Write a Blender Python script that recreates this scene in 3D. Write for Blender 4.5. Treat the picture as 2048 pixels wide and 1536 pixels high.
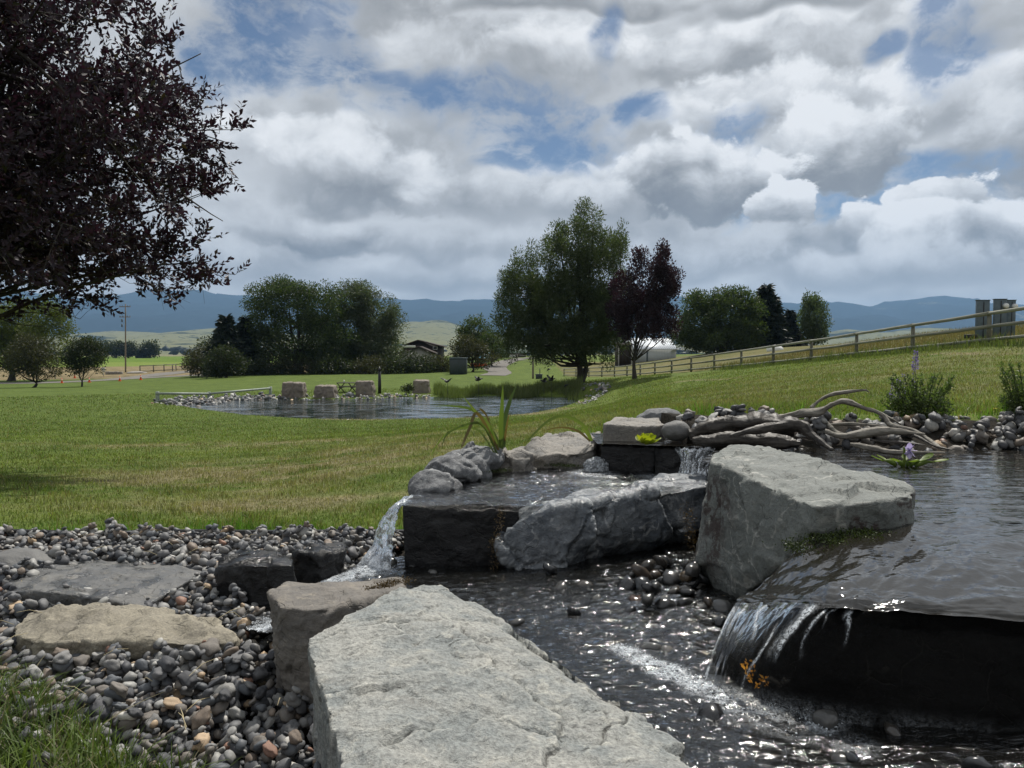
import bpy, bmesh, math, random
import numpy as np
from mathutils import Vector, Matrix

for _o in list(bpy.data.objects):
    bpy.data.objects.remove(_o)
SC = bpy.context.scene
COL = SC.collection
PI = math.pi
FPX = 1500.0                      # focal length in pixels of the 2048 px wide photograph
PITCH = math.atan(63.0 / FPX)

# ------------------------------------------------------------------ camera
cam_d = bpy.data.cameras.new("camera")
cam_d.sensor_width = 36.0
cam_d.lens = 36.0 * FPX / 2048.0
cam_d.clip_start = 0.05
cam_d.clip_end = 60000.0
cam = bpy.data.objects.new("camera", cam_d)
COL.objects.link(cam)
cam.location = (0, 0, 0)
cam.rotation_euler = (PI / 2 - PITCH, 0, 0)
SC.camera = cam

SC.view_settings.view_transform = 'Standard'
SC.view_settings.look = 'None'
SC.view_settings.exposure = 0.0
SC.view_settings.gamma = 1.0
SC.view_settings.use_curve_mapping = False
SC.render.engine = 'CYCLES'
SC.cycles.use_denoising = True
SC.cycles.max_bounces = 8
SC.cycles.transparent_max_bounces = 12
SC.cycles.caustics_reflective = False
SC.cycles.caustics_refractive = False
SC.cycles.sample_clamp_indirect = 4.0

SUN_EL, SUN_AZ = math.radians(57), math.radians(22)
SUN = Vector((math.sin(SUN_AZ) * math.cos(SUN_EL), math.cos(SUN_AZ) * math.cos(SUN_EL), math.sin(SUN_EL)))

# ------------------------------------------------------------------ node helper
class NG:
    def __init__(s, tree):
        s.t = tree
        s.n = tree.nodes
        s.n.clear()

    def nd(s, typ, props=None, ins=None):
        n = s.n.new(typ)
        for k, v in (props or {}).items():
            setattr(n, k, v)
        for k, v in (ins or {}).items():
            s.put(n, k, v)
        return n

    def put(s, n, k, v):
        i = n.inputs[k]
        if isinstance(v, bpy.types.NodeSocket):
            s.t.links.new(v, i)
        elif isinstance(v, bpy.types.Node):
            s.t.links.new(v.outputs[0], i)
        else:
            if isinstance(v, (tuple, list)) and i.type == 'RGBA' and len(v) == 3:
                v = (*v, 1.0)
            i.default_value = v

    def m(s, op, a, b=0.0, c=0.0, clamp=False):
        n = s.nd('ShaderNodeMath', {'operation': op, 'use_clamp': clamp}, {0: a, 1: b})
        if op in ('MULTIPLY_ADD',):
            s.put(n, 2, c)
        return n.outputs[0]

    def v(s, op, a, b=None, scale=None):
        n = s.nd('ShaderNodeVectorMath', {'operation': op}, {0: a})
        if b is not None:
            s.put(n, 1, b)
        if scale is not None:
            s.put(n, 'Scale', scale)
        return n.outputs['Value'] if op in ('LENGTH', 'DOT_PRODUCT', 'DISTANCE') else n.outputs[0]

    def mix(s, f, a, b, blend='MIX'):
        n = s.nd('ShaderNodeMix', {'data_type': 'RGBA', 'blend_type': blend}, {0: f, 6: a, 7: b})
        return n.outputs[2]

    def noise(s, vec, scale, detail=4.0, rough=0.5, dist=0.0, out=0):
        n = s.nd('ShaderNodeTexNoise', None, {'Vector': vec, 'Scale': scale, 'Detail': detail, 'Roughness': rough, 'Distortion': dist})
        return n.outputs[out]

    def step(s, x, lo, hi, a=0.0, b=1.0, smooth=True):
        n = s.nd('ShaderNodeMapRange', {'interpolation_type': 'SMOOTHSTEP' if smooth else 'LINEAR'}, {0: x, 1: lo, 2: hi, 3: a, 4: b})
        return n.outputs[0]

    def ramp(s, x, stops, interp='LINEAR'):
        n = s.nd('ShaderNodeValToRGB', None, {0: x})
        cr = n.color_ramp
        cr.interpolation = interp
        while len(cr.elements) > 1:
            cr.elements.remove(cr.elements[-1])
        cr.elements[0].position = stops[0][0]
        cr.elements[0].color = (*stops[0][1], 1)
        for p, c in stops[1:]:
            e = cr.elements.new(p)
            e.color = (*c, 1)
        return n.outputs[0]

    def mapping(s, vec, scale=(1, 1, 1), loc=(0, 0, 0), rot=(0, 0, 0)):
        return s.nd('ShaderNodeMapping', None, {'Vector': vec, 'Scale': scale, 'Location': loc, 'Rotation': rot}).outputs[0]

# ------------------------------------------------------------------ world: Nishita sky with procedural cloud cover
def pxdir(px, row):
    v = Vector(((px - 1024) / FPX, 1.0, (768 - row) / FPX))
    c, s_ = math.cos(PITCH), math.sin(PITCH)
    w = Vector((v.x, v.y * c + v.z * s_, v.z * c - v.y * s_))
    return w.normalized()

W = bpy.data.worlds.new("World")
SC.world = W
W.use_nodes = True
g = NG(W.node_tree)
D = g.nd('ShaderNodeTexCoord').outputs['Generated']
sep = g.nd('ShaderNodeSeparateXYZ', None, {0: D})
dz = sep.outputs[2]
zz = g.m('ADD', g.m('MAXIMUM', dz, 0.0), 0.26)
P0 = g.v('SCALE', D, scale=g.m('DIVIDE', 1.0, zz))
nW = g.noise(D, 7.0, 3, 0.5, 0, 1)
nWs = g.v('SUBTRACT', nW, (0.5, 0.5, 0.5))
DW = g.v('ADD', D, g.v('SCALE', nWs, scale=0.075))
P = g.v('ADD', P0, g.v('SCALE', nWs, scale=0.30))
nA = g.noise(g.v('ADD', P, (3.1, 1.7, 0.4)), 1.6, 5, 0.5)                # broad deck
nF = g.noise(g.mapping(DW, (1, 1, 1.4)), 13.0, 10, 0.65)                    # wisps
DV = g.v('ADD', D, g.v('SCALE', g.v('SUBTRACT', g.noise(D, 24.0, 3, 0.5, 0, 1), (.5, .5, .5)), scale=0.028))
vo = g.nd('ShaderNodeTexVoronoi', {'feature': 'F1', 'normalize': False}, {'Vector': g.mapping(DV, (1, 1, 1.25)), 'Scale': 12.0, 'Detail': 1.0, 'Roughness': 0.45, 'Lacunarity': 2.3}).outputs[0]
nV = g.m('SUBTRACT', g.m('MULTIPLY', vo, vo), 0.45)                                             # billows: low in the middle of each puff
edge = g.m('ADD', g.m('MULTIPLY', nV, 0.85), g.m('MULTIPLY', g.m('SUBTRACT', nF, 0.5), 2.3))
def blob(px, row, rx, ry, soft=0.75, e=1.0, ed=None):
    """alpha and height inside a patch of sky round a direction, billowing at its rim"""
    c = pxdir(px, row)
    d = g.v('SUBTRACT', DW, tuple(c))
    az = Vector((c.y, -c.x, 0)).normalized()
    up = az.cross(c).normalized()
    if up.z < 0: up = -up
    a = g.m('MULTIPLY', g.v('DOT_PRODUCT', d, tuple(az)), FPX / rx)
    b = g.m('MULTIPLY', g.v('DOT_PRODUCT', d, tuple(up)), FPX / ry)
    f = g.v('DOT_PRODUCT', D, tuple(c))
    r = g.m('SQRT', g.m('ADD', g.m('MULTIPLY', a, a), g.m('MULTIPLY', b, b)))
    r = g.m('ADD', r, g.m('MULTIPLY', edge if ed is None else ed, e))
    return g.m('MULTIPLY', g.step(r, 1.0 + soft * 0.5, 1.0 - soft * 0.5), g.step(f, 0.3, 0.4)), b
holes = [(640, 85, 70, 75), (900, 195, 170, 44), (1090, 262, 150, 44), (1150, 305, 110, 40), (560, 40, 100, 70), (480, 110, 110, 50),
         (1275, 225, 50, 32), (1900, 60, 45, 85), (1700, 395, 170, 44), (1585, 345, 70, 44), (1770, 80, 32, 20), (430, 125, 90, 50),
         (1210, 80, 22, 40), (1910, 340, 90, 20), (1960, 100, 40, 30), (1480, 250, 50, 26), (1820, 330, 60, 26), (1000, 330, 60, 18), (760, 170, 70, 30)]
hs = None
wed = g.m('MULTIPLY', g.m('SUBTRACT', nF, 0.5), 2.6)
for h in holes:
    b, _ = blob(*h, soft=1.1, e=1.0, ed=wed)
    hs = b if hs is None else g.m('MAXIMUM', hs, b)
cover = g.m('SUBTRACT', 1.0, g.m('MULTIPLY', hs, g.step(nF, 0.62, 0.42, 0.55, 1.0)))
lum = g.m('SUBTRACT', 0.68, g.m('MULTIPLY', g.m('SUBTRACT', nA, 0.5), 1.1))
lum = g.m('SUBTRACT', lum, g.m('MULTIPLY', nV, 0.14))
lum = g.m('SUBTRACT', lum, g.m('MULTIPLY', g.m('SUBTRACT', nF, 0.5), 0.55))
puff = g.m('ADD', g.m('MULTIPLY', nV, -0.22), g.m('MULTIPLY', g.m('SUBTRACT', nF, 0.5), -0.75))
clouds = [(1000, 70, 330, 75, .88, .62, .8), (1090, 130, 140, 56, .92, .55, .7), (1150, 5, 300, 26, .6, .36, .9), (1430, 110, 200, 62, .95, .46, .7), (1760, 70, 170, 60, .9, .58, .7), (1560, 0, 170, 24, .7, .42, .9),
          (1560, 200, 210, 60, .92, .55, .6), (1900, 200, 170, 56, .92, .58, .6), (2010, 290, 100, 80, .8, .36, .7), (1360, 250, 120, 46, .92, .62, .5), 
          (540, 215, 170, 44, .80, .66, 1.0), (600, 290, 170, 50, .92, .70, .7), (1690, 285, 125, 90, .95, .24, .4), (1170, 362, 130, 30, .92, .66, .6),
          (740, 355, 190, 78, .88, .36, .7), (960, 400, 140, 60, .80, .52, .8), (1400, 365, 165, 85, .95, .22, .34), (1190, 410, 120, 50, .85, .50, .6),
          (650, 478, 200, 42, .74, .30, .6), (480, 520, 160, 40, .72, .52, .8), (900, 500, 170, 40, .68, .50, .9),
          (1885, 400, 80, 52, 1.0, .55, .18), (1735, 455, 66, 44, .98, .42, .22), (1565, 425, 62, 60, 1.05, .36, .16), (1930, 465, 170, 52, .95, .28, .32), (1550, 490, 120, 40, .70, .34, .7),
          (1420, 510, 180, 40, .70, .50, .9), (1790, 525, 230, 36, .74, .46, .8), (1000, 560, 300, 30, .62, .44, .9)]
keep = g.m('SUBTRACT', 1.0, g.m('MULTIPLY', hs, g.step(nF, .60, .40, .30, .85)))
for (px, row, rx, ry, br, dk, so) in clouds:
    al, up = blob(px, row, rx, ry, soft=so * .8, e=.62)
    t = g.m('ADD', up, g.m('MULTIPLY', puff, 1.6))
    sh = g.m('ADD', g.step(t, -.7, .75, dk * .95, br * 1.06), g.m('MULTIPLY', puff, .6))
    lum = g.mix(al, lum, sh)
    cover = g.m('MAXIMUM', cover, g.m('MULTIPLY', al, keep) if so > .42 else al)
low = g.step(dz, 0.12, 0.02)
lum = g.mix(g.m('MULTIPLY', low, 0.7), lum, (0.50, 0.50, 0.50))
cover = g.m('MAXIMUM', cover, g.m('MULTIPLY', g.step(dz, 0.11, 0.07), 0.97))
ccol = g.ramp(lum, [(0.0, (0.165, 0.17, 0.18)), (0.28, (0.265, 0.272, 0.28)), (0.55, (0.43, 0.44, 0.45)), (0.8, (0.65, 0.67, 0.69)), (1.0, (0.87, 0.885, 0.90))])
ccol = g.mix(g.m('MULTIPLY', low, 0.85), ccol, g.mix(1.0, ccol, (1.10, 1.03, 0.90), 'MULTIPLY'))
sky = g.nd('ShaderNodeTexSky', {'sky_type': 'NISHITA', 'sun_disc': False, 'sun_elevation': SUN_EL, 'sun_rotation': SUN_AZ, 'air_density': 1.0, 'dust_density': 0.6, 'ozone_density': 2.0, 'altitude': 1500.0})
bg1 = g.nd('ShaderNodeBackground', None, {0: sky.outputs[0], 1: 0.06})
bg2 = g.nd('ShaderNodeBackground', None, {0: ccol, 1: 1.0})
mx = g.nd('ShaderNodeMixShader', None, {0: cover, 1: bg1.outputs[0], 2: bg2.outputs[0]})
g.nd('ShaderNodeOutputWorld', None, {0: mx.outputs[0]})
W.cycles.sampling_method = 'MANUAL'
W.cycles.sample_map_resolution = 512

sun_d = bpy.data.lights.new("sun", 'SUN')
sun_d.energy = 4.9
sun_d.angle = math.radians(0.55)
sun_d.color = (1.0, 0.95, 0.87)
sun_o = bpy.data.objects.new("sun", sun_d)
COL.objects.link(sun_o)
sun_o.rotation_euler = SUN.to_track_quat('Z', 'Y').to_euler()
sun_o.location = (0, 0, 40)

# ------------------------------------------------------------------ numpy noise
def _h(ix, iy, iz, seed):
    h = (ix.astype(np.int64) * 374761393 + iy.astype(np.int64) * 668265263 + iz.astype(np.int64) * 2147483647 + seed * 1274126177) & 0xFFFFFFFF
    h = ((h ^ (h >> 13)) * 1274126177) & 0xFFFFFFFF
    h = ((h ^ (h >> 15)) * 2246822519) & 0xFFFFFFFF
    return h ^ (h >> 16)

_G = np.array([[1, 1, 0], [-1, 1, 0], [1, -1, 0], [-1, -1, 0], [1, 0, 1], [-1, 0, 1], [1, 0, -1], [-1, 0, -1],
               [0, 1, 1], [0, -1, 1], [0, 1, -1], [0, -1, -1], [1, 1, 0], [-1, 1, 0], [0, -1, 1], [0, -1, -1]], float)

def perlin(p, seed=0):
    p = np.asarray(p, float)
    i = np.floor(p).astype(np.int64)
    f = p - i
    u = f * f * f * (f * (f * 6 - 15) + 10)
    r = np.zeros(len(p))
    for dx in (0, 1):
        wx = u[:, 0] if dx else 1 - u[:, 0]
        for dy in (0, 1):
            wy = u[:, 1] if dy else 1 - u[:, 1]
            for dz_ in (0, 1):
                wz = u[:, 2] if dz_ else 1 - u[:, 2]
                gr = _G[_h(i[:, 0] + dx, i[:, 1] + dy, i[:, 2] + dz_, seed) & 15]
                r += wx * wy * wz * (gr[:, 0] * (f[:, 0] - dx) + gr[:, 1] * (f[:, 1] - dy) + gr[:, 2] * (f[:, 2] - dz_))
    return r

def fbm(p, octv=5, seed=0, gain=0.5, lac=2.03):
    r = np.zeros(len(p)); a = 1.0; q = np.asarray(p, float)
    for k in range(octv):
        r += a * perlin(q, seed + k * 17)
        a *= gain
        q = q * lac + 3.7
    return r

def worley(p, seed=0):
    i = np.floor(p).astype(np.int64)
    best = np.full(len(p), 9.0); second = np.full(len(p), 9.0)
    bd = np.zeros((len(p), 3)); bid = np.zeros(len(p), np.int64)
    for dx in (-1, 0, 1):
        for dy in (-1, 0, 1):
            for dz_ in (-1, 0, 1):
                c = i + np.array([dx, dy, dz_])
                h = _h(c[:, 0], c[:, 1], c[:, 2], seed)
                o = np.stack([(h & 255) / 255.0, ((h >> 8) & 255) / 255.0, ((h >> 16) & 255) / 255.0], 1)
                d = p - (c + o)
                r = np.sqrt((d * d).sum(1))
                m = r < best
                second = np.where(m, best, np.minimum(second, r))
                best = np.where(m, r, best)
                bd[m] = d[m]; bid[m] = h[m]
    return best, second, bd, bid

def sstep(x, a, b):
    t = np.clip((x - a) / (b - a), 0, 1)
    return t * t * (3 - 2 * t)

# ------------------------------------------------------------------ projection helpers: a pixel of the photograph and a distance give a place
def R(px, row, d):
    v = pxdir(px, row)
    return np.array((v.x / v.y * d, d, v.z / v.y * d))

def RZ(px, row, z):
    v = pxdir(px, row)
    k = z / v.z
    return np.array((v.x * k, v.y * k, z))

# ------------------------------------------------------------------ object helpers
WLOC = {}

def mesh_from(name, V, F, smooth=True, attrs=None):
    V = np.ascontiguousarray(V, np.float32); F = np.ascontiguousarray(F, np.int32)
    k = F.shape[1]
    me = bpy.data.meshes.new(name)
    me.vertices.add(len(V)); me.vertices.foreach_set('co', V.ravel())
    me.loops.add(F.size); me.loops.foreach_set('vertex_index', F.ravel())
    me.polygons.add(len(F)); me.polygons.foreach_set('loop_start', np.arange(0, F.size, k, dtype=np.int32))
    if smooth:
        me.polygons.foreach_set('use_smooth', np.ones(len(F), bool))
    me.update(calc_edges=True)
    for an, av in (attrs or {}).items():
        av = np.asarray(av, np.float32)
        if av.ndim == 1:
            a = me.attributes.new(an, 'FLOAT', 'POINT'); a.data.foreach_set('value', av)
        else:
            if av.shape[1] == 3:
                av = np.concatenate([av, np.ones((len(av), 1), np.float32)], 1)
            a = me.attributes.new(an, 'FLOAT_COLOR', 'POINT'); a.data.foreach_set('color', np.ascontiguousarray(av, np.float32).ravel())
    return me

def tagit(o, label=None, cat=None, group=None, kind=None):
    if label: o['label'] = label
    if cat: o['category'] = cat
    if group: o['group'] = group
    if kind: o['kind'] = kind
    return o

def put(name, V, F, mat, parent=None, origin=None, smooth=True, attrs=None, label=None, cat=None, group=None, kind=None):
    """links ONE mesh object; V in world coordinates"""
    V = np.asarray(V, float)
    if origin is None:
        origin = WLOC[parent.name] if parent is not None else np.array((V[:, 0].mean(), V[:, 1].mean(), V[:, 2].min()))
    origin = np.asarray(origin, float)
    me = mesh_from(name, V - origin, F, smooth, attrs)
    o = bpy.data.objects.new(name, me)
    COL.objects.link(o)
    if parent is not None:
        o.parent = parent
        o.location = origin - WLOC[parent.name]
    else:
        o.location = origin
    WLOC[o.name] = origin
    if mat is not None:
        me.materials.append(mat)
    return tagit(o, label, cat, group, kind)

def thing(name, loc, label, cat, group=None):
    o = bpy.data.objects.new(name, None)
    o.empty_display_size = 0.1
    COL.objects.link(o)
    o.location = loc
    WLOC[o.name] = np.asarray(loc, float)
    return tagit(o, label, cat, group)

class MB:
    """collects triangles"""
    def __init__(s):
        s.v = []; s.f = []; s.a = []; s.n = 0
    def add(s, V, F, rnd=None):
        V = np.asarray(V, float); F = np.asarray(F, int)
        if F.shape[1] == 4:
            F = np.concatenate([F[:, (0, 1, 2)], F[:, (0, 2, 3)]])
        s.v.append(V); s.f.append(F + s.n); s.n += len(V)
        s.a.append(np.full(len(V), random.random()) if rnd is None else np.broadcast_to(np.asarray(rnd, float), (len(V),)))
        return s
    def arrays(s):
        return np.concatenate(s.v), np.concatenate(s.f), np.concatenate(s.a)
    def build(s, name, mat, parent=None, smooth=True, **kw):
        V, F, A = s.arrays()
        return put(name, V, F, mat, parent, smooth=smooth, attrs={'rnd': A}, **kw)
    def box(s, lo, hi, rot=0.0, piv=None):
        lo = np.asarray(lo, float); hi = np.asarray(hi, float)
        b = 0.06 * min(hi - lo)
        V = []
        c = (lo + hi) / 2; h = (hi - lo) / 2
        bm = bmesh.new(); bmesh.ops.create_cube(bm, size=2.0)
        for v_ in bm.verts: v_.co = Vector(v_.co) * Vector(h)
        bmesh.ops.bevel(bm, geom=bm.edges[:], offset=b, segments=1, affect='EDGES')
        bmesh.ops.triangulate(bm, faces=bm.faces[:])
        bm.verts.ensure_lookup_table()
        V = np.array([v_.co for v_ in bm.verts]); F = np.array([[v_.index for v_ in f.verts] for f in bm.faces])
        bm.free()
        if rot:
            cs, sn = math.cos(rot), math.sin(rot)
            V = V @ np.array([[cs, sn, 0], [-sn, cs, 0], [0, 0, 1]])
        return s.add(V + c, F)
    def tube(s, pts, rad, sides=8, cap=True, jit=0.0, rnd=None):
        V, F = tube(pts, rad, sides, cap, jit)
        return s.add(V, F, rnd)
    def poly(s, pts, thick):
        """prism: planar polygon pts extruded along vector thick"""
        pts = np.asarray(pts, float); n = len(pts); t = np.asarray(thick, float)
        V = np.concatenate([pts, pts + t])
        F = [(0, i, i + 1) for i in range(1, n - 1)] + [(n, n + i + 1, n + i) for i in range(1, n - 1)]
        for i in range(n):
            j = (i + 1) % n
            F += [(i, n + i, n + j), (i, n + j, j)]
        return s.add(V, np.array(F))

def tube(pts, rad, sides=8, cap=True, jit=0.0):
    pts = np.asarray(pts, float); n = len(pts)
    rad = np.broadcast_to(np.asarray(rad, float), (n,))
    T = np.gradient(pts, axis=0)
    T /= np.linalg.norm(T, axis=1)[:, None] + 1e-12
    ref = np.array((0.0, 0.0, 1.0)) if abs(T[0, 2]) < 0.9 else np.array((1.0, 0, 0))
    A = np.cross(T, ref); A /= np.linalg.norm(A, axis=1)[:, None] + 1e-12
    B = np.cross(T, A)
    th = np.arange(sides) * 2 * PI / sides
    r = rad[:, None] * (1 + (np.random.rand(n, sides) - .5) * jit)
    V = pts[:, None, :] + (A[:, None, :] * np.cos(th)[None, :, None] + B[:, None, :] * np.sin(th)[None, :, None]) * r[:, :, None]
    V = V.reshape(-1, 3)
    i = np.arange(n - 1)[:, None] * sides; j = np.arange(sides)[None, :]; k = (j + 1) % sides
    F = np.concatenate([np.stack([i + j, i + k, i + sides + k], -1).reshape(-1, 3), np.stack([i + j, i + sides + k, i + sides + j], -1).reshape(-1, 3)])
    if cap:
        c0 = len(V)
        V = np.concatenate([V, pts[:1], pts[-1:]])
        jj = np.arange(sides); kk = (jj + 1) % sides; L = (n - 1) * sides
        F = np.concatenate([F, np.stack([np.full(sides, c0), kk, jj], 1), np.stack([np.full(sides, c0 + 1), L + jj, L + kk], 1)])
    return V, F

def catmull(pts, n):
    p = np.asarray(pts, float)
    p = np.concatenate([2 * p[:1] - p[1:2], p, 2 * p[-1:] - p[-2:-1]])
    m = len(p) - 3
    t = np.linspace(0, m, n); i = np.minimum(t.astype(int), m - 1); f = (t - i)[:, None]
    a, b, c, d = p[i], p[i + 1], p[i + 2], p[i + 3]
    return 0.5 * (2 * b + (c - a) * f + (2 * a - 5 * b + 4 * c - d) * f * f + (3 * b - a - 3 * c + d) * f ** 3)

def loft(rows, nu, nv):
    """rows: flow-wise list of polylines -> grid of nv x nu points"""
    rr = np.array([catmull(r, nu) for r in rows])
    return np.array([catmull(rr[:, k], nv) for k in range(nu)]).transpose(1, 0, 2)

def gridfaces(nv, nu, flip=False):
    i = np.arange(nv - 1)[:, None] * nu; j = np.arange(nu - 1)[None, :]
    q = np.stack([i + j, i + j + 1, i + nu + j + 1, i + nu + j], -1).reshape(-1, 4)
    return q[:, ::-1] if flip else q

def inside(x, y, poly):
    x = np.asarray(x, float); y = np.asarray(y, float)
    r = np.zeros(x.shape, bool); n = len(poly)
    for i in range(n):
        x1, y1 = poly[i]; x2, y2 = poly[(i + 1) % n]
        c = ((y1 > y) != (y2 > y)) & (x < (x2 - x1) * (y - y1) / (y2 - y1 + 1e-12) + x1)
        r ^= c
    return r

def polydist(x, y, poly):
    d = np.full(np.shape(x), 1e9)
    for i in range(len(poly)):
        a = np.array(poly[i]); b = np.array(poly[(i + 1) % len(poly)]); ab = b - a
        t = np.clip(((x - a[0]) * ab[0] + (y - a[1]) * ab[1]) / (ab @ ab + 1e-12), 0, 1)
        d = np.minimum(d, np.hypot(x - a[0] - t * ab[0], y - a[1] - t * ab[1]))
    return d

# ------------------------------------------------------------------ materials
MATS = {}
def newmat(name):
    m = bpy.data.materials.new(name); m.use_nodes = True
    MATS[name] = m
    return m, NG(m.node_tree)

def out(g_, sh):
    g_.nd('ShaderNodeOutputMaterial', None, {0: sh})

def bsdf(g_, col, rough, normal=None, spec=0.5, metal=0.0, extra=None):
    ins = {'Base Color': col, 'Roughness': rough, 'Specular IOR Level': spec, 'Metallic': metal}
    if normal is not None: ins['Normal'] = normal
    ins.update(extra or {})
    return g_.nd('ShaderNodeBsdfPrincipled', None, ins).outputs[0]

def bump(g_, h, strength, dist, normal=None):
    ins = {'Height': h, 'Strength': strength, 'Distance': dist}
    if normal is not None: ins['Normal'] = normal
    return g_.nd('ShaderNodeBump', None, ins).outputs[0]

def m_rock(name, c1, c2, c3, scale=1.0, rough=0.75, wet=0.0, vein=None, crackw=0.02, crackc=(0.05, 0.05, 0.045), stain=None, speck=0.5, edge=0.0, coord='Object', spec=0.5, bk=0.75, side=False, crk_k=.36):
    m, g_ = newmat(name)
    tc = g_.nd('ShaderNodeTexCoord').outputs[coord]
    w = g_.v('ADD', tc, g_.v('SCALE', g_.v('SUBTRACT', g_.noise(tc, 5 * scale, 3, .6, 0, 1), (.5, .5, .5)), scale=0.12 / scale))
    n1 = g_.noise(w, 3.2 * scale, 6, 0.6)
    n2 = g_.noise(g_.mapping(w, (1, 1, 2.6)), 11 * scale, 8, 0.68)
    n3 = g_.noise(tc, 70 * scale, 5, 0.7)
    col = g_.mix(g_.step(n1, 0.36, 0.64), c1, c2)
    col = g_.mix(g_.step(n2, 0.52, 0.72, 0, 0.85), col, c3)
    col = g_.mix(g_.m('MULTIPLY', g_.step(n3, 0.30, 0.70), 1.0), g_.mix(speck, col, (0.03, 0.03, 0.032), 'MIX'), col) if speck else col
    # fine branching cracks
    vo = g_.nd('ShaderNodeTexVoronoi', {'feature': 'DISTANCE_TO_EDGE'}, {'Vector': w, 'Scale': 4.2 * scale}).outputs[0]
    vo2 = g_.nd('ShaderNodeTexVoronoi', {'feature': 'DISTANCE_TO_EDGE'}, {'Vector': g_.v('ADD', w, (3.3, 1.2, 7.7)), 'Scale': 11 * scale}).outputs[0]
    cr = g_.m('MULTIPLY', g_.step(vo, crackw, 0.0), g_.step(g_.noise(tc, 6 * scale, 2), 0.42, 0.56))
    cr2 = g_.m('MULTIPLY', g_.step(vo2, crackw * 1.4, 0.0), g_.step(g_.noise(tc, 9 * scale, 2), 0.5, 0.62))
    crk = g_.m('MAXIMUM', cr, g_.m('MULTIPLY', cr2, 0.7))
    col = g_.mix(g_.m('MULTIPLY', crk, crk_k), col, crackc)
    if vein:
        nv_ = g_.noise(g_.v('ADD', w, (9.1, 4.4, 2.2)), 2.3 * scale, 3, 0.5)
        ve = g_.step(g_.m('ABSOLUTE', g_.m('SUBTRACT', nv_, 0.5)), 0.012, 0.003)
        ve = g_.m('MULTIPLY', ve, g_.step(n2, 0.40, 0.55))
        col = g_.mix(g_.m('MULTIPLY', ve, 0.8), col, vein)
    if stain:
        sc_, lo, hi, sw = stain
        st = g_.step(g_.noise(g_.v('ADD', w, (2.2, 8.8, 5.1)), sw, 8, 0.72), lo, hi)
        if side:
            nz = g_.nd('ShaderNodeSeparateXYZ', None, {0: g_.nd('ShaderNodeNewGeometry').outputs['Normal']}).outputs[2]
            st = g_.m('MULTIPLY', st, g_.m('MULTIPLY', g_.step(nz, .55, .25), g_.step(g_.noise(tc, 1.6, 2), .42, .55)))
        col = g_.mix(st, col, sc_)
    if edge:
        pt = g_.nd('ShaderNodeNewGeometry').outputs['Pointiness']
        ew = g_.m('MULTIPLY', g_.step(pt, .51, .58), g_.step(n2, .3, .6))
        col = g_.mix(g_.m('MULTIPLY', ew, edge), col, g_.mix(1.0, c3, (1.25, 1.25, 1.25), 'MULTIPLY'))
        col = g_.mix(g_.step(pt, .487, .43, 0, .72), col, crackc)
    rgh = g_.m('ADD', rough, g_.m('MULTIPLY', g_.m('SUBTRACT', n2, 0.5), 0.25))
    h = g_.m('ADD', g_.m('MULTIPLY', n2, 0.9), g_.m('MULTIPLY', n3, 0.32))
    h = g_.m('SUBTRACT', h, g_.m('MULTIPLY', crk, crk_k * .8))
    if wet:
        wn = g_.step(g_.noise(tc, 4 * scale, 4, .6), 0.62 - wet * 0.5, 0.72 - wet * 0.5)
        rgh = g_.m('SUBTRACT', rgh, g_.m('MULTIPLY', wn, rough - 0.16))
        col = g_.mix(g_.m('MULTIPLY', wn, 0.45), col, g_.mix(1.0, col, (0.35, 0.36, 0.38), 'MULTIPLY'))
    nr = bump(g_, h, bk, 0.02 / scale)
    out(g_, bsdf(g_, col, rgh, nr, spec))
    return m

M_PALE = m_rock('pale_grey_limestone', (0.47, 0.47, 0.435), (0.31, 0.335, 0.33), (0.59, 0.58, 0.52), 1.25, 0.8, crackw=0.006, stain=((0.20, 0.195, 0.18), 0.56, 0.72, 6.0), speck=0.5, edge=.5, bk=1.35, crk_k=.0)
M_BROWN = m_rock('brown_sandstone', (0.215, 0.195, 0.17), (0.15, 0.14, 0.128), (0.29, 0.26, 0.215), 1.3, 0.8, crackw=0.02, speck=0.35)
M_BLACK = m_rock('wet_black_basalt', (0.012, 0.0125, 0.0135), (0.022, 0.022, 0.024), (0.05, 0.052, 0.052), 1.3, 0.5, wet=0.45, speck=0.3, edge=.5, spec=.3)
M_DARK = m_rock('shade_black_rock', (0.006, 0.0065, 0.007), (0.010, 0.0105, 0.011), (0.016, 0.017, 0.018), 1.3, 0.7, wet=0.0, speck=0.2, spec=.12)  # near-black base colour carries the deep shade of the ledge front
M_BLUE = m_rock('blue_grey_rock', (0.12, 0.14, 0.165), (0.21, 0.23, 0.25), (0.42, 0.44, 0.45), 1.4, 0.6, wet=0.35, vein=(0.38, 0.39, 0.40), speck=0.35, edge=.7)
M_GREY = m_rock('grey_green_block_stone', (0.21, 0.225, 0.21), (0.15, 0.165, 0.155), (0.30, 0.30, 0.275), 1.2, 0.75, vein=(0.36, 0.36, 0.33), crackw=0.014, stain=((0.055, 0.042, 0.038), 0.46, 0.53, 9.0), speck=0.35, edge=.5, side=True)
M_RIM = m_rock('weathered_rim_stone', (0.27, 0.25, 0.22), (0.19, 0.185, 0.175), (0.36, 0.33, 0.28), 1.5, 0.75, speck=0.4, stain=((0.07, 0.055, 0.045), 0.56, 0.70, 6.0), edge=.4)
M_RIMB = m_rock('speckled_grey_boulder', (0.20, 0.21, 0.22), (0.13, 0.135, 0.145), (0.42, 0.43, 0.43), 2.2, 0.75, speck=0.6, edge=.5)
M_DSLAB = m_rock('dark_grey_slab', (0.10, 0.105, 0.11), (0.15, 0.15, 0.145), (0.22, 0.205, 0.175), 1.5, 0.6, wet=0.3, speck=0.35)
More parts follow.
